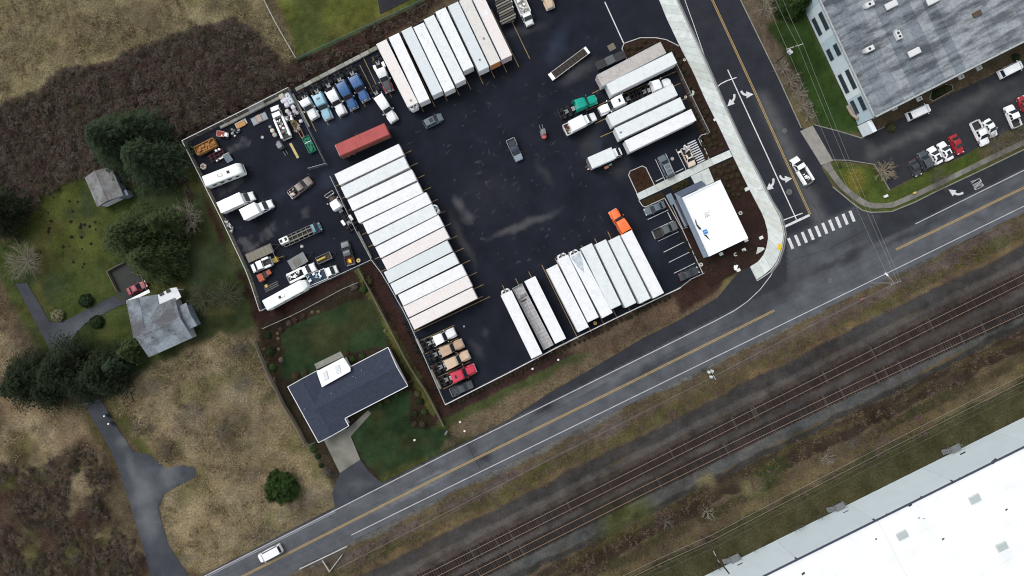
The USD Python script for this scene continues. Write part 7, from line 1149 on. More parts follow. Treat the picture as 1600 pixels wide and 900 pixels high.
for i, k in enumerate((0, 1, 3)): wire([o4[k], o3[k], ends[i]], .6, WIRE2 if i != 1 else WIRE, ['overhead wire over the roadside verge nearest the road', 'pale overhead wire over the roadside verge', 'overhead wire over the roadside verge nearest the railway'][i], .016); wire([o4[k], e4[i]], .6, WIRE2, ['dark wire running east from the lamp pole, upper one', 'dark wire running east from the lamp pole, middle one', 'dark wire running east from the lamp pole, lower one'][i], .016)
for i, (dy, z) in enumerate(((0, 10.8), (9, 10.8), (14, 9.5), (22, 9.5))):
    a, b, c = (*W(930, 922 + dy, z), z), (*W(1112, 836 + dy, z), z), (*W(1660, 555 + dy * 1.2, z), z); wire([a, b, c], .5, WIRE if i < 2 else WIRE2, ['northernmost long wire beside the warehouse', 'second long wire beside the warehouse', 'third long wire beside the warehouse', 'long wire closest to the warehouse wall'][i], .02)

# ---------------------------------------------------------------- small roadside things
lv('parked_car', 'red car under the carport edge of the old house', 'car', (199, 456.5), (228, 442.5), paint('rose_red_paint', (.28, .05, .07)), 'sedan', 1.75)
for px, py, l in ((168, 649, 'dark blue wheeled bin, upper of the two on the old drive'), (174.5, 661, 'dark blue wheeled bin, lower of the two on the old drive')):
    t = thing('wheeled_bin', l, 'bin', (*W(px, py), 0), math.radians(-60), 'wheeled bins on the drive'); obj('body', MB().loft([(-.35, .26, .32, .05, 1.0, .04), (.35, .26, .32, .05, 1.0, .04)]), paint('bin_blue', (.03, .05, .10)), t); obj('lid', MB().box(-.38, .38, -.34, .34, 1.0, 1.06, ch=.02), DARKPLASTIC, t); obj('white_sack', MB().lathe([(0, .22), (.16, .18), (.2, .05), (0, 0)], at=(-.05, 0, 1.06), n=10), WHITE, t)
def bar_gate(label, a, b, h=1.1, mat=None, nm='bar_gate', cat='gate'):
    p, q = W(*a), W(*b); t = thing(nm, label, cat, (*p, 0)); d = q - p; mat = mat or GALV
    for z in (h, h * .6): obj('bar', MB().cyl((0, 0, z), (*d, z), .06, n=8), mat, t)
    for c in ((0, 0), tuple(d)): obj('post', MB().cyl((*c, -.1), (*c, h + .1), .07, n=8), mat, t)
PALEBAR = M('pale_rail', (.46, .45, .42), .6, .3, var=.2, scale=3)
bar_gate('dark bar gate across the old drive below the trees', (135.6, 631), (164, 623), mat=GREYSTEEL); bar_gate('long pale roadside rail at the bottom of the picture', (470, 887), (543, 852), .8, PALEBAR, 'guard_rail', 'rail'); bar_gate('bent pale rail, left arm of the V beside the road', (505, 874), (516, 891), .8, PALEBAR, 'guard_rail', 'rail'); bar_gate('bent pale rail, right arm of the V beside the road', (517, 890), (535, 866), .8, PALEBAR, 'guard_rail', 'rail')
def post_thing(name, label, cat, px, py, h, plate, mat, ang=0):
    t = thing(name, label, cat, (*W(px, py), 0), math.radians(ang)); obj('post', MB().cyl((0, 0, -.1), (0, 0, h), .05, n=8), GREYSTEEL, t); obj('head' if name != 'street_sign' else 'plate', MB().box(*plate, h - .4, h + .05, ch=.02), mat, t)
post_thing('mailbox', 'dark mailbox on a post at the corner of the front lawn', 'mailbox', 698, 674, 1.2, (-.55, .35, -.16, .16), GREYSTEEL, 62); post_thing('street_sign', 'small road sign beside the house driveway', 'sign', 524, 794, 2.3, (-.35, .35, -.03, .03), WHITE, 20); post_thing('marker_post', 'dark marker post with pale base on the railway verge', 'post', 711, 775, 1.8, (-.1, .1, -.1, .1), POLEW); post_thing('marker_post', 'pale utility marker in the corner lawn', 'post', 1382, 307, .7, (-.4, .4, -.25, .25), M('pale_box', (.62, .64, .62), .6, .2), 25); post_thing('marker_post', 'yellow hydrant like marker on the corner lawn', 'post', 1426, 302, .8, (-.28, .28, -.16, .16), YEL, 25); post_thing('street_sign', 'red and white sign by the road below the crossing', 'sign', 1341, 467, 1.6, (-.3, .3, -.05, .05), M('red_sign', (.55, .10, .10), .5, .3), 25)
CONP = M('pale_concrete_ring', (.52, .50, .45), .85, .1, var=.2, scale=4)
for px, py, l in ((1156.5, 333, 'concrete ring in the bed beside the office wall'), (1149, 397.5, 'concrete ring in the bed below the office corner'), (1095, 413.5, 'half sunk concrete ring by the last parking bay'), (1071, 152, 'concrete ring in the bed by the north trailers'), (1069, 94, 'small concrete ring in the bed near the pavement')):
    t = thing('concrete_ring', l, 'concrete ring', (*W(px, py), .08), 0, 'concrete rings in the planting beds'); k = .42 if py > 300 else .3; obj('ring', MB().lathe([(k * .5, .16), (k, .16), (k, 0), (k * .5, 0), (k * .5, .16)], n=8), CONP, t); obj('lid', MB().lathe([(0, .06), (k * .5, .06), (k * .5, 0), (0, 0)], n=8), LID, t)
for px, py, l in ((1188.5, 371.5, 'square pale utility box in the bed by the corner'), (1126, 397, 'pale utility box against the office wall'), (1161.5, 390.5, 'small green grey utility box in the corner bed'), (1165, 375.5, 'pale utility box at the office building corner'), (1153, 422, 'white utility box near the bottom of the corner bed'), (1186, 268 + 27, 'grey meter lid in the pavement'), (872, 562, 'white valve box in the mulch strip'), (832, 576, 'pale valve box in the mulch strip'), (719, 659, 'white valve box on the verge near the mailbox'), (726, 673, 'yellow valve box on the verge near the mailbox'), (648, 687, 'small grey valve box in the front lawn'), (676, 536, 'small pale valve box on the west mulch strip')):
    t = thing('utility_box', l, 'utility box', (*W(px, py), .06), math.radians(26)); k = .38 if 1100 < px else .2; obj('casing', MB().box(-k, k, -k * .8, k * .8, 0, .3, ch=.03), CONP if 'yellow' not in l else YEL, t); obj('lid', MB().box(-k - .02, k + .02, -k * .8 - .02, k * .8 + .02, .3, .35, ch=.01), M('pale_box', ()), t)
t = thing('plank_stack', 'fan of pale planks leaning in the mulch bed at the street corner', 'planks', (*W(1187, 391), .1), math.radians(8)); 
for i in range(8): obj('plank', MB().box(-.75 + .06 * i, .75 - .09 * i, -.09, .09, .05 + .03 * (i % 3), .11 + .03 * (i % 3), math.radians(70 + 5 * i), (-.55 + i * .19, .05 * i, 0)), M('pale_planks', (.50, .53, .50), .7, .2, var=.2, scale=3), t)
t = thing('white_plastic_sheet', 'crumpled white and pale sheet on the ground near the crossing bed', 'sheet', (*W(1150, 418), .1), 1.2); obj('sheet', MB().box(-.6, .6, -.25, .25, 0, .08, ch=.03), WHITE, t); obj('fold', MB().box(-.2, .5, .2, .5, .02, .12, .3, ch=.03), WHITE, t)
# ---------------------------------------------------------------- vegetation
def leaf_mat(name, c1, c2, c3, scale=1.2, trans=.25):
    n = {'g': ('geometry', {}), 'n': ('noise_texture', {'scale': scale, 'detail': 5.0, 'roughness': .7}), 'r': ('rgb_ramp', {'ramp': [(.3, c1), (.5, c2), (.7, c3)]}), 'd': ('principled_bsdf', {'roughness': .8, 'specular_ior_level': .1}), 't': ('translucent_bsdf', {}), 'm': ('mix_closure', {'fac': trans})}
    return usdkit.material(stage, '/World/Looks/' + name, n, [('g.position', 'n.vector'), ('n.fac', 'r.fac'), ('r.color', 'd.base_color'), ('r.color', 't.color'), ('d.BSDF', 'm.closure1'), ('t.BSDF', 'm.closure2')], surface='m.closure')
FIR = leaf_mat('fir_needles', (.020, .033, .019), (.036, .055, .030), (.060, .082, .042)); FIR2 = leaf_mat('pine_needles', (.026, .040, .018), (.050, .070, .028), (.085, .105, .042)); DARKFIR = leaf_mat('dark_fir_needles', (.013, .019, .010), (.022, .031, .016), (.037, .048, .024)); LAUREL = leaf_mat('laurel_leaves', (.016, .036, .010), (.032, .062, .016), (.055, .092, .026), 2.5)
BARK = M('grey_bark', (.10, .088, .075), .95, .05, var=.3, scale=4); TWIG = M('pale_twigs', (.22, .195, .16), .95, .05, var=.25, scale=3); TWIG2 = M('grey_brown_twigs', (.115, .10, .088), .95, .05, var=.3, scale=3); TWIG3 = M('mossy_twigs', (.085, .085, .060), .95, .05, var=.3, scale=3)
def leaves(c, d, nrm, l, w):
    """Pointed leaves: centres, directions, normals, lengths, widths -> mesh arrays."""
    d = d / np.linalg.norm(d, axis=1, keepdims=True); s = np.cross(nrm, d); s /= np.linalg.norm(s, axis=1, keepdims=True) + 1e-9
    l, w = np.asarray(l)[:, None], np.asarray(w)[:, None]; v = np.stack([c - d * l * .5, c + s * w * .5 - d * l * .05, c + d * l * .5, c - s * w * .5 - d * l * .05], 1).reshape(-1, 3)
    k = np.arange(len(c))[:, None] * 4; return v, np.vstack([k + [0, 1, 2], k + [0, 2, 3]])
def conifer_mesh(R, h, n, seed, tiers=None, low=.12, droop=.3, leaf=(.62, .24), spread=.42, lobe=.12):
    r = np.random.default_rng(seed); nb = n // 26; zt = low + (1 - low) * r.random(nb) ** 1.25; az = r.random(nb) * 2 * np.pi; lob = 1 + lobe * np.sin(3 * az + seed) + lobe * .6 * np.sin(7 * az + 2 * seed)
    Rb = R * (1 - zt) ** .72 * (.42 + .72 * r.random(nb) ** .8) * lob / (1 - low) ** .72 + .3; C, D_, N_, LL = [], [], [], []
    br = MB()
    for i in range(nb):
        s = np.sqrt(r.random(26)) ; e = np.array([math.cos(az[i]), math.sin(az[i])]); side = np.array([-e[1], e[0]]); off = (r.random(26) - .5) * 2 * Rb[i] * spread * (1.2 - s)
        xy = e * (s * Rb[i])[:, None] + side * off[:, None]; z = zt[i] * h - droop * (s * Rb[i]) * (.6 + .5 * s) + .18 * Rb[i] * s + r.normal(0, .12, 26)
        a = az[i] + np.sign(off) * (.35 + .5 * r.random(26)); d = np.stack([np.cos(a), np.sin(a), -.25 - .3 * r.random(26)], 1)
        C.append(np.c_[xy, np.maximum(z, .25)]); D_.append(d); N_.append(np.stack([r.normal(0, .35, 26), r.normal(0, .35, 26), np.ones(26)], 1)); LL.append(leaf[0] * (.6 + .7 * r.random(26)))
        if i % 3 == 0: br.cyl((0, 0, zt[i] * h), (*(e * Rb[i] * .8), max(.3, zt[i] * h - droop * Rb[i] * .55)), .05, .015, n=3)
    C, D_, N_, LL = np.vstack(C), np.vstack(D_), np.vstack(N_), np.concatenate(LL); return leaves(C, D_, N_, LL, LL * leaf[1] / leaf[0]), br
def conifer(label, px, py, rpx, h, mat, seed, n=9000, group=None, **k):
    R = rpx * S; b = W(px, py, h * .35); t = thing('conifer_tree', label, 'tree', (*b, 0), 0, group); m, br = conifer_mesh(R, h, n, seed, **k)
    obj('crown', m, mat, t); obj('trunk', MB().cyl((0, 0, -.2), (0, 0, h * .97), .35, .04, n=9), BARK, t); obj('limbs', br, BARK, t); return t
conifer('broad dark conifer north of the little shed', 185, 222, 52, 15, FIR, 1, 19000); conifer('dark conifer between the shed and the storage yard', 236, 250, 50, 14, FIR, 2, 18000); conifer('conifer behind the broad one at the bramble edge', 222, 205, 38, 12, FIR, 3, 10000)
conifer('large green conifer south of the shed', 212, 372, 52, 14, FIR2, 4, 18000); conifer('green conifer nearer the old house', 240, 405, 44, 12, FIR2, 5, 13000); conifer('young conifer beside the large green one', 258, 350, 32, 10, FIR2, 6, 8000)
conifer('dark conifer cut by the left edge of the picture', -8, 330, 42, 14, DARKFIR, 7, 11000)
conifer('dark conifer at the west end of the grove over the drive', 52, 592, 44, 10, DARKFIR, 8, 15000, droop=.12, leaf=(.5, .24), spread=.6, lobe=.25); conifer('dark conifer in the middle of the grove over the drive', 108, 578, 50, 12, DARKFIR, 9, 18000, droop=.12, leaf=(.5, .24), spread=.6, lobe=.25); conifer('dark conifer at the east end of the grove over the drive', 162, 585, 42, 10, DARKFIR, 10, 14000, droop=.12, leaf=(.5, .24), spread=.6, lobe=.25); conifer('low dark conifer filling the grove left of its middle', 80, 605, 34, 8, DARKFIR, 13, 9000, droop=.1, leaf=(.5, .24), spread=.6, lobe=.28); conifer('low dark conifer filling the grove right of its middle', 137, 597, 36, 8, DARKFIR, 14, 9000, droop=.1, leaf=(.5, .24), spread=.6, lobe=.28); conifer('small dark conifer at the tip of the grove near the field', 30, 600, 26, 7, DARKFIR, 15, 5000, droop=.1, leaf=(.5, .24), spread=.6, lobe=.28)
conifer('green conifer shrub beside the old house wall', 205, 548, 22, 6, FIR2, 11, 3500); conifer('small conifer between the old house and the grove', 186, 570, 24, 8, FIR, 12, 3500)
def ball_mesh(R, h, n, seed, leaf=.34, lump=.3):
    r = np.random.default_rng(seed); d = r.normal(0, 1, (n, 3)); d[:, 2] = np.abs(d[:, 2]); d /= np.linalg.norm(d, axis=1, keepdims=True); k = 1 - lump + lump * 2 * (meshkit.fbm(d * 2.6 + seed, 3, seed) - .1) * .75; sh = .72 + .28 * r.random(n) ** .5
    c = d * (k * sh)[:, None] * np.array([R, R, h]); nn = d + r.normal(0, .5, (n, 3)); t = np.cross(nn, r.normal(0, 1, (n, 3))); return leaves(c + [0, 0, .1], t, nn, leaf * (.6 + .8 * r.random(n)), leaf * .55 * (.6 + .8 * r.random(n)))
t = thing('round_tree', 'round bright green laurel standing alone in the dry field', 'tree', (*W(437.5, 764, 2), 0)); obj('crown', ball_mesh(4.2, 5.6, 11000, 5, .40, .62), LAUREL, t); obj('trunk', MB().cyl((0, 0, -.1), (0, 0, 3.5), .2, .1), BARK, t)
t = thing('broadleaf_tree', 'dense green broadleaf tree at the top edge by the pale blue wall', 'tree', (*W(1244, -6, 4), 0)); obj('crown', ball_mesh(4.4, 7, 8000, 8, .5, .5), LAUREL, t); obj('trunk', MB().cyl((0, 0, -.1), (0, 0, 4.5), .25, .12), BARK, t)
def bare_mesh(R, h, n, seed, up=.5, depth=3):
    r = np.random.default_rng(seed); m = MB()
    def grow(p, d, l, rad, k):
        q = p + d * l; m.cyl(p, q, rad, rad * .6, n=3 if k < 3 else 5, caps=False)
        if k == 0: return
        for _ in range(r.integers(2, 4)): 
            e = d + r.normal(0, .42, 3); e[2] += .08; e /= np.linalg.norm(e); grow(p + d * l * r.uniform(.55, 1), e, l * r.uniform(.58, .85), rad * .6, k - 1)
    for i in range(n):
        a = 2 * np.pi * (i + r.random()) / n; el = r.uniform(.25, 1.0) * up; d = np.array([math.cos(a), math.sin(a), el * 1.6]); d /= np.linalg.norm(d); grow(np.array([0, 0, h * r.uniform(.12, .3)]), d, R * r.uniform(.30, .44), .06, depth)
    return m
def bare(label, px, py, rpx, h, seed, mat=TWIG, n=15, cat='bare tree', group=None, name='bare_tree'):
    t = thing(name, label, cat, (*W(px, py, h * .2), 0), 0, group); obj('crown', bare_mesh(rpx * S * .92, h, n, seed, depth=4 if rpx > 20 and name == 'bare_tree' else 3), mat, t); obj('trunk', MB().cyl((0, 0, -.1), (0, 0, h * .5), .16, .05), BARK, t); return t
bare('leafless grey tree at the west edge of the lawn', 44, 408, 40, 6, 21, TWIG, 34); bare('leafless pale tree beside the west fence of the yard', 297, 340, 34, 5, 22, TWIG, 30); bare('leafless mossy tree north of the old house', 318, 468, 34, 5, 23, TWIG3, 26); bare('leafless mossy tree between the old house and the yard', 356, 462, 36, 5, 24, TWIG3, 26); bare('leafless tree at the corner of the dry field by the wooden fence', 378, 545, 28, 4, 25, TWIG2, 14)
bare('pale leafless tree on the corner lawn beside the car park', 1379, 268, 23, 5, 26, M('straw_twigs', (.27, .23, .16), .95, .05, var=.2, scale=3), 20); bare('leafless tree beside the parked sedans in the car park', 1462, 282, 26, 4, 27, TWIG2, 16); bare('leafless tree below the white pickup at the right edge', 1556, 226, 32, 5, 28, TWIG2, 18); bare('leafless tree at the far right of the car park verge', 1592, 212, 24, 4, 29, TWIG2, 14)
bare('leafless tree at the top of the side street verge', 1196, 14, 26, 5, 30, TWIG, 16); bare('leafless tree in front of the broadleaf tree', 1220, 6, 22, 5, 31, M('reddish_twigs', (.15, .10, .09), .95, .05, var=.3, scale=3), 14)
for i, (px, py, r) in enumerate(((1222, 106, 20), (1234, 126, 22), (1246, 146, 22), (1254, 166, 20), (1262, 180, 16))): bare(['leafless bush beside the timber pole in the street verge', 'leafless bush second south of the timber pole', 'leafless bush in the middle of the street verge', 'leafless bush fourth south of the timber pole', 'leafless bush nearest the driveway apron in the street verge'][i], px, py, r, 2.5, 40 + i, TWIG, 16, 'bush', 'leafless bushes in the street verge', 'bare_bush')
for i, (px, py, r, m_) in enumerate(((348, 672, 26, TWIG2), (262, 702, 24, TWIG2), (510, 738, 14, TWIG2), (1290, 714, 22, TWIG), (1105, 800, 20, TWIG), (1040, 815, 20, TWIG2), (1330, 690, 18, TWIG2), (300, 500, 22, TWIG3), (312, 452, 18, TWIG3))): bare(['dark leafless bush in the middle of the dry field', 'dark leafless bush beside the turning spur of the drive', 'leafless bush at the mouth of the house driveway', 'pale leafless bush between railway and warehouse, far right', 'pale leafless bush between railway and the tall pole', 'grey leafless bush between railway and warehouse, left one', 'grey leafless bush behind the pale one near the warehouse', 'mossy leafless bush right of the old house', 'mossy leafless bush above the patio roof'][i], px, py, r, 2.2, 60 + i, m_, 14, 'bush', None, 'bare_bush')

# small round shrubs: one of each kind, then copies
def shrub_proto(label, px, py, r, col, seed, name='shrub', group=None, n=420):
    m_ = leaf_mat('shrub_leaves_%d' % seed, tuple(np.array(col) * .6), col, tuple(np.array(col) * 1.5), 4.0); b = W(px, py); t = thing(name, label, 'shrub', (*b, 0), 0, group); UsdGeom.Xformable(t).AddScaleOp().Set(Gf.Vec3f(r, r, r)); obj('foliage', ball_mesh(1.0, .9, n, seed, .30, .3), m_, t); m = MB(); [m.cyl((0, 0, 0), (.3 * math.cos(a), .3 * math.sin(a), .5), .03, n=4) for a in np.linspace(0, 5, 5)]; obj('stems', m, BARK, t); return t
def scatter(poly, n, dmin, seed):
    P = Polygon(WP(poly)).buffer(0); r = np.random.default_rng(seed); x0, y0, x1, y1 = P.bounds; out = []
    for _ in range(n * 60):
        p = r.uniform((x0, y0), (x1, y1))
        if len(out) < n and P.contains(Point(p)) and all(np.hypot(*(p - q_)) > dmin for q_ in out): out.append(p)
    return out
g1, g2, g3, g4 = 'shrubs in the mulch strip outside the south fence', 'shrubs in the mulch strip west of the yard', 'shrubs in the bed along the pavement', 'shrubs in the bed beside the office'
pr = shrub_proto('small dark clipped shrub in the mulch strip outside the white topped fence', 702, 634, .46, (.040, .042, .024), 1, group=g1)
for i in range(1, 47): f = i / 47; copy(pr, (*(W(702 + 352 * f, 634 - 173 * f) + RNG.normal(0, .12, 2)), 0), RNG.uniform(0, 6), .46 * RNG.uniform(.75, 1.15))
pr = shrub_proto('small dark shrub in the mulch strip between the navy roofed house and the yard', 632, 505, .42, (.030, .032, .022), 2, group=g2)
for i in range(1, 20): f = i / 20; copy(pr, (*(W(632 + 60 * f, 505 + 120 * f) + RNG.normal(0, .15, 2)), 0), RNG.uniform(0, 6), .42 * RNG.uniform(.7, 1.2))
pr = shrub_proto('low olive shrub in the mulch bed along the pavement', 1050, 80, .62, (.055, .048, .026), 3, group=g3)
for p in scatter([(985, 88), (978, 74), (1000, 64), (1040, 67), (1056, 76), (1076, 118), (1098, 164), (1116, 202), (1128, 228), (1112, 238), (1098, 205), (1062, 118), (1050, 95), (1030, 74), (1000, 76)], 46, 1.0, 5): copy(pr, (*p, .1), RNG.uniform(0, 6), .62 * RNG.uniform(.7, 1.15))
pr = shrub_proto('low olive shrub in the mulch bed between the office and the pavement', 1122, 268, .66, (.060, .054, .028), 4, group=g4)
for p in scatter([(1112, 264), (1143, 252), (1156, 282), (1160, 300), (1146, 312), (1136, 300), (1120, 282)], 22, 1.15, 6): copy(pr, (*p, .1), RNG.uniform(0, 6), .66 * RNG.uniform(.7, 1.15))
pr = shrub_proto('tiny dark shrub in the bed south of the office', 1075, 390, .42, (.040, .042, .026), 5, group='shrubs in the bed south of the office')
for p in scatter([(1056, 365), (1066, 372), (1096, 406), (1150, 396), (1176, 384), (1170, 404), (1120, 424), (1098, 420), (1062, 378)], 20, 1.1, 7): copy(pr, (*p, .1), RNG.uniform(0, 6), .42 * RNG.uniform(.7, 1.2))
pr = shrub_proto('small olive plant on the planted island or its neighbouring strip', 992, 280, .36, (.050, .046, .024), 6, group='plants on the parking islands')
for p in scatter([(986, 273), (1003, 264), (1018, 288), (996, 298)], 8, .9, 8) + scatter([(1094, 216), (1098, 215), (1105, 246), (1101, 247)], 5, .7, 9) + scatter([(1052, 291), (1073, 281), (1076, 288), (1054, 298)], 10, .6, 10): copy(pr, (*p, .1), RNG.uniform(0, 6), .36 * RNG.uniform(.7, 1.2))
BRN, TANC, GRN, DGR, PAL, OLV = (.075, .045, .033), (.21, .155, .085), (.045, .075, .024), (.024, .042, .018), (.21, .20, .12), (.062, .062, .030)
SH = [(461.5, 499.5, 5.6, BRN, 'round russet shrub, larger of the pair above the back lawn'), (475, 493, 4.8, BRN, 'round russet shrub, right of the larger russet one'), (452, 505, 5.5, (.10, .085, .075), 'pale mauve shrub left of the russet pair'), (488, 488, 3.3, PAL, 'small pale shrub above the back lawn'), (498, 487, 3.4, TANC, 'small tan shrub at the right end of the back bed'), (419, 524, 6, DGR, 'dark green shrub in the corner bed'), (434, 521, 3, TANC, 'small orange tan shrub in the corner bed, upper one'), (422.5, 549, 8, DGR, 'large dark green shrub in the west bed'), (440, 562, 5, (.16, .12, .095), 'tan shrub at the lawn edge of the west bed'), (435, 529, 3, TANC, 'small orange tan shrub in the west bed, middle one'), (436, 545, 3, TANC, 'small orange tan shrub in the west bed, lower one'), (426, 574, 7, GRN, 'green shrub beside the wooden fence'), (413, 545, 2.4, TANC, 'tiny tan shrub against the wooden fence'), (439, 515, 5, BRN, 'dark russet shrub next to the corner bed'), (462, 588, 7.5, BRN, 'brown shrub against the back wall of the house'), (476, 582, 7, OLV, 'olive shrub against the back wall of the house'), (551, 562, 6, GRN, 'green shrub right of the sunroom'), (566, 556, 5.4, GRN, 'green shrub along the back eave'), (543.5, 551, 4, BRN, 'brown shrub at the patio corner'), (602, 517, 3.2, PAL, 'pale shrub by the east fence of the back lawn'), (594, 632, 6, GRN, 'green shrub under the front eave, left one'), (605.5, 624.5, 6, OLV, 'olive shrub under the front eave, middle one'), (619, 616, 5, GRN, 'green shrub under the front eave, right one'), (649, 646, 5, DGR, 'dark green shrub in the front bed'), (663, 643, 6, GRN, 'bright green shrub in the front bed'), (648, 662, 5.4, BRN, 'russet shrub at the bottom of the front bed'), (660, 662, 6, OLV, 'olive shrub at the bottom of the front bed'), (652, 615, 6, (.10, .085, .045), 'tan shrub at the top of the front bed'), (657, 627, 6, DGR, 'dark green shrub in the upper front bed'), (550, 654, 4, OLV, 'small olive shrub in the notch of the house'), (490, 702, 6, GRN, 'green shrub at the west house corner'), (497, 713, 5, DGR, 'dark green shrub beside the concrete drive, upper one'), (502, 727, 4.6, DGR, 'dark green shrub beside the concrete drive, lower one'),
      (136, 470, 12, DGR, 'round dark shrub above the bend of the old drive'), (153, 503, 12, DGR, 'round dark shrub below the bend of the old drive'), (92, 493, 11, PAL, 'pale straw shrub at the fork of the old drive'), (575, 440, 9, OLV, 'mossy shrub in the corner below the storage yard'), (568, 452, 7, GRN, 'green shrub at the top of the back lawn'), (554, 448, 7, (.12, .10, .085), 'pale twiggy shrub left of the green one at the lawn top'), (1391, 172 + 28, 9, OLV, 'olive shrub at the building corner by the car park'), (1462, 146, 6, DGR, 'dark shrub in the kerbed bed below the grey roof, left one'), (1480, 138, 6, OLV, 'olive shrub in the kerbed bed below the grey roof, right one'), (1349, 201, 5, TANC, 'orange brown shrub in the wing wall bed, upper one'), (1358, 207, 5, TANC, 'orange brown shrub in the wing wall bed, lower one'), (1586, 78 + 12, 7, DGR, 'dark shrub at the right edge under the grey roof'), (168, 556, 5, (.16, .09, .055), 'rusty shrub at the edge of the dark grove'), (1311, 260, 4, OLV, 'small round shrub beside the corner kerb')]
for i, (px, py, r, c, l) in enumerate(SH): shrub_proto(l, px, py, r * S, c, 100 + i, n=int(260 + 40 * r))
# molehills on the west lawn
MH = M('molehill_soil', (.022, .018, .014), 1, 0, var=.3, scale=8); t = thing('molehill', 'small dark molehill on the lawn beside the shed', 'molehill', (*W(110, 285), 0), 0, 'molehills on the west lawn'); obj('mound', MB().lathe([(0, .28), (.2, .24), (.42, .08), (.5, -.1)], n=10), MH, t); m = MB(); [m.box(-.06, .06, -.05, .05, 0, .1, RNG.uniform(0, 3), (.45 * math.cos(a), .45 * math.sin(a), 0)) for a in np.linspace(0, 6, 7)]; obj('clods', m, MH, t)
for px, py in ((96, 302), (85, 307), (91, 298), (109, 314), (122, 316), (55, 322), (61, 334), (65, 340), (78, 331), (79, 344), (82, 347), (113, 331), (75, 362), (76, 356), (111, 346), (128, 351), (140, 353), (148, 347), (132, 352), (157, 350), (126, 371), (125, 356), (108, 384), (98, 388), (112, 372), (130, 390), (140, 381), (99, 396), (28, 377), (115, 410), (131, 412), (129, 418), (30, 360), (46, 352), (150, 360), (62, 395)): copy(t, (*W(px + RNG.normal(0, 1), py + RNG.normal(0, 1)), 0), RNG.uniform(0, 6), RNG.uniform(.4, .85))

# ---------------------------------------------------------------- tufts and brambles: what nobody could count
def instancer(name, label, protos, pts, seed, smin, smax, mats):
    r = np.random.default_rng(seed); pi = UsdGeom.PointInstancer.Define(stage, numbered('/World', name)); tag(pi, label, kind='stuff'); paths = []
    for i, (m, mt) in enumerate(zip(protos, mats)):
        mm = usdkit.mesh(stage, f'{pi.GetPath()}/tuft_{i:03d}', m, mt); paths.append(mm.GetPath())
    pi.CreatePrototypesRel().SetTargets(paths); n = len(pts); z = np.array([ground_z(*p) for p in pts]); pi.CreatePositionsAttr(Vt.Vec3fArray.FromNumpy(np.c_[pts, z - .05].astype(np.float32))); pi.CreateProtoIndicesAttr(Vt.IntArray.FromNumpy(r.integers(0, len(protos), n).astype(np.int32)))
    a = r.random(n) * np.pi; pi.CreateOrientationsAttr(Vt.QuathArray([Gf.Quath(float(math.cos(x)), 0, 0, float(math.sin(x))) for x in a])); s = r.uniform(smin, smax, n).astype(np.float32); pi.CreateScalesAttr(Vt.Vec3fArray.FromNumpy(np.stack([s, s, s * r.uniform(.7, 1.2, n).astype(np.float32)], 1)))
def tuft(n, l, w, seed, spread=.5, lean=.7):
    r = np.random.default_rng(seed); a = r.random(n) * 2 * np.pi; c = np.stack([np.cos(a), np.sin(a), np.zeros(n)], 1) * (spread * r.random(n)[:, None]); d = np.stack([np.cos(a + r.normal(0, .6, n)) * lean, np.sin(a + r.normal(0, .6, n)) * lean, .35 + .6 * r.random(n)], 1); d /= np.linalg.norm(d, axis=1, keepdims=True); L = l * (.5 + .8 * r.random(n)); c = c + d * L[:, None] * .5; return leaves(c, d, np.stack([-np.sin(a), np.cos(a), np.zeros(n)], 1) * .4 + [0, 0, 1.0], L, w * (.6 + .8 * r.random(n)))
def canes(n, seed, l=.75):
    r = np.random.default_rng(seed); m = []; a = r.random(n) * 2 * np.pi; c = r.normal(0, .35, (n, 3)); c[:, 2] = r.uniform(.1, .8, n); d = np.stack([np.cos(a), np.sin(a), r.normal(0, .35, n)], 1); return leaves(c, d, np.stack([r.normal(0, .3, n), r.normal(0, .3, n), np.ones(n)], 1), l * (.5 + .8 * r.random(n)), .07 + .08 * r.random(n))
def fill(polys, dens, seed, thresh=None, avoid=None):
    r = np.random.default_rng(seed); out = []
    for poly in polys:
        P = Polygon(WP(poly)).buffer(0).intersection(sbox(-110, -63, 110, 63)); x0, y0, x1, y1 = P.bounds; n = int((x1 - x0) * (y1 - y0) * dens); p = r.uniform((x0, y0), (x1, y1), (n, 2)); k = inside(P, p[:, 0] + (fb(p[:, 0], p[:, 1], .35, 4, 1) - .5) * 3, p[:, 1] + (fb(p[:, 0], p[:, 1], .35, 4, 2) - .5) * 3); p = p[k]
        if thresh: p = p[fb(p[:, 0], p[:, 1], .22, 4, 5) > thresh]
        p = p[~inside(AVOID, p[:, 0], p[:, 1])]; out.append(p)
    return np.vstack(out)
AVOID = unary_union([YARD, ROAD, LOT, DRIVE, PAD, DRIVE2, CDRIVE, APRON_N]).buffer(.35)
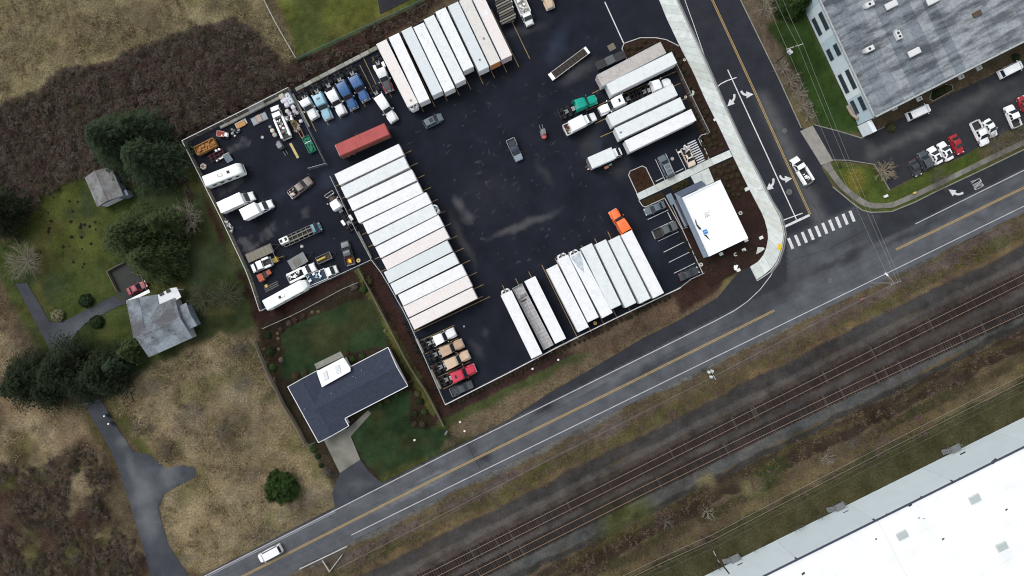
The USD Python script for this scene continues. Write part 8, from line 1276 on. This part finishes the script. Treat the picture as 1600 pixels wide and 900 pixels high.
G_ = [M('dry_grass_%s' % n, c, .95, .05) for n, c in (('straw', tuple(np.array(lin(158, 143, 112)) * .85)), ('dull', tuple(np.array(lin(118, 110, 82)) * .8)), ('brown', tuple(np.array(lin(86, 74, 60)) * .8)))]
instancer('dry_grass', 'dry straw coloured grass tufts covering the open fields', [tuft(16, .55, .07, 1), tuft(14, .5, .07, 2), tuft(12, .4, .07, 3)], np.vstack([fill([REG[0][0], REG[15][0]], 3.0, 1, .47), fill([REG[10][0]], 2.0, 5, .5)]), 11, .6, 1.4, G_)
B_ = [M('bramble_%s' % n, c, .95, .05) for n, c in (('dark', tuple(np.array(lin(56, 47, 43)) * .9)), ('red', tuple(np.array(lin(78, 63, 57)) * .85)), ('green', tuple(np.array(lin(68, 67, 52)) * .85)), ('grey', tuple(np.array(lin(90, 82, 74)) * .85)))]
instancer('brambles', 'dense brown bramble thicket beside the yard and in the southwest', [canes(20, 1), canes(20, 2), canes(16, 3), canes(12, 4, .9)], np.vstack([fill([REG[3][0]], 3.6, 2), fill([REG[11][0]], 2.4, 3, .47), fill([REG[4][0]], 1.5, 4)]), 12, .6, 1.3, B_)
VB = [(d0, d1) for d0, d1 in ((38, 80), (196, 240), (244, 276))]
def band_pts(d0, d1, dens, seed):
    r = np.random.default_rng(seed); n = int(220 * 130 * dens); p = r.uniform((-110, -63), (110, 63), (n, 2)); px, py = p[:, 0] / S + 800, 450 - p[:, 1] / S; d = band_d(px, py) + (fb(p[:, 0], p[:, 1], .22, 4, 20) - .5) * 18; k = (d > d0) & (d < d1) & (px > 430) & (fb(p[:, 0], p[:, 1], .3, 4, 33) > .44); p = p[k]; return p[~inside(AVOID, p[:, 0], p[:, 1])]
V_ = [M('verge_%s' % n, c, .95, .05) for n, c in (('green', tuple(np.array(lin(84, 88, 48)) * .75)), ('tan', tuple(np.array(lin(118, 100, 74)) * .8)), ('mauve', tuple(np.array(lin(98, 82, 76)) * .8)))]
instancer('verge_weeds', 'mixed weeds and dry stalks on the verges along road and railway', [tuft(14, .4, .07, 7), tuft(14, .45, .06, 8), canes(12, 9, .6)], np.vstack([band_pts(a, b, 1.3, 50 + i) for i, (a, b) in enumerate(VB)]), 13, .6, 1.3, V_)
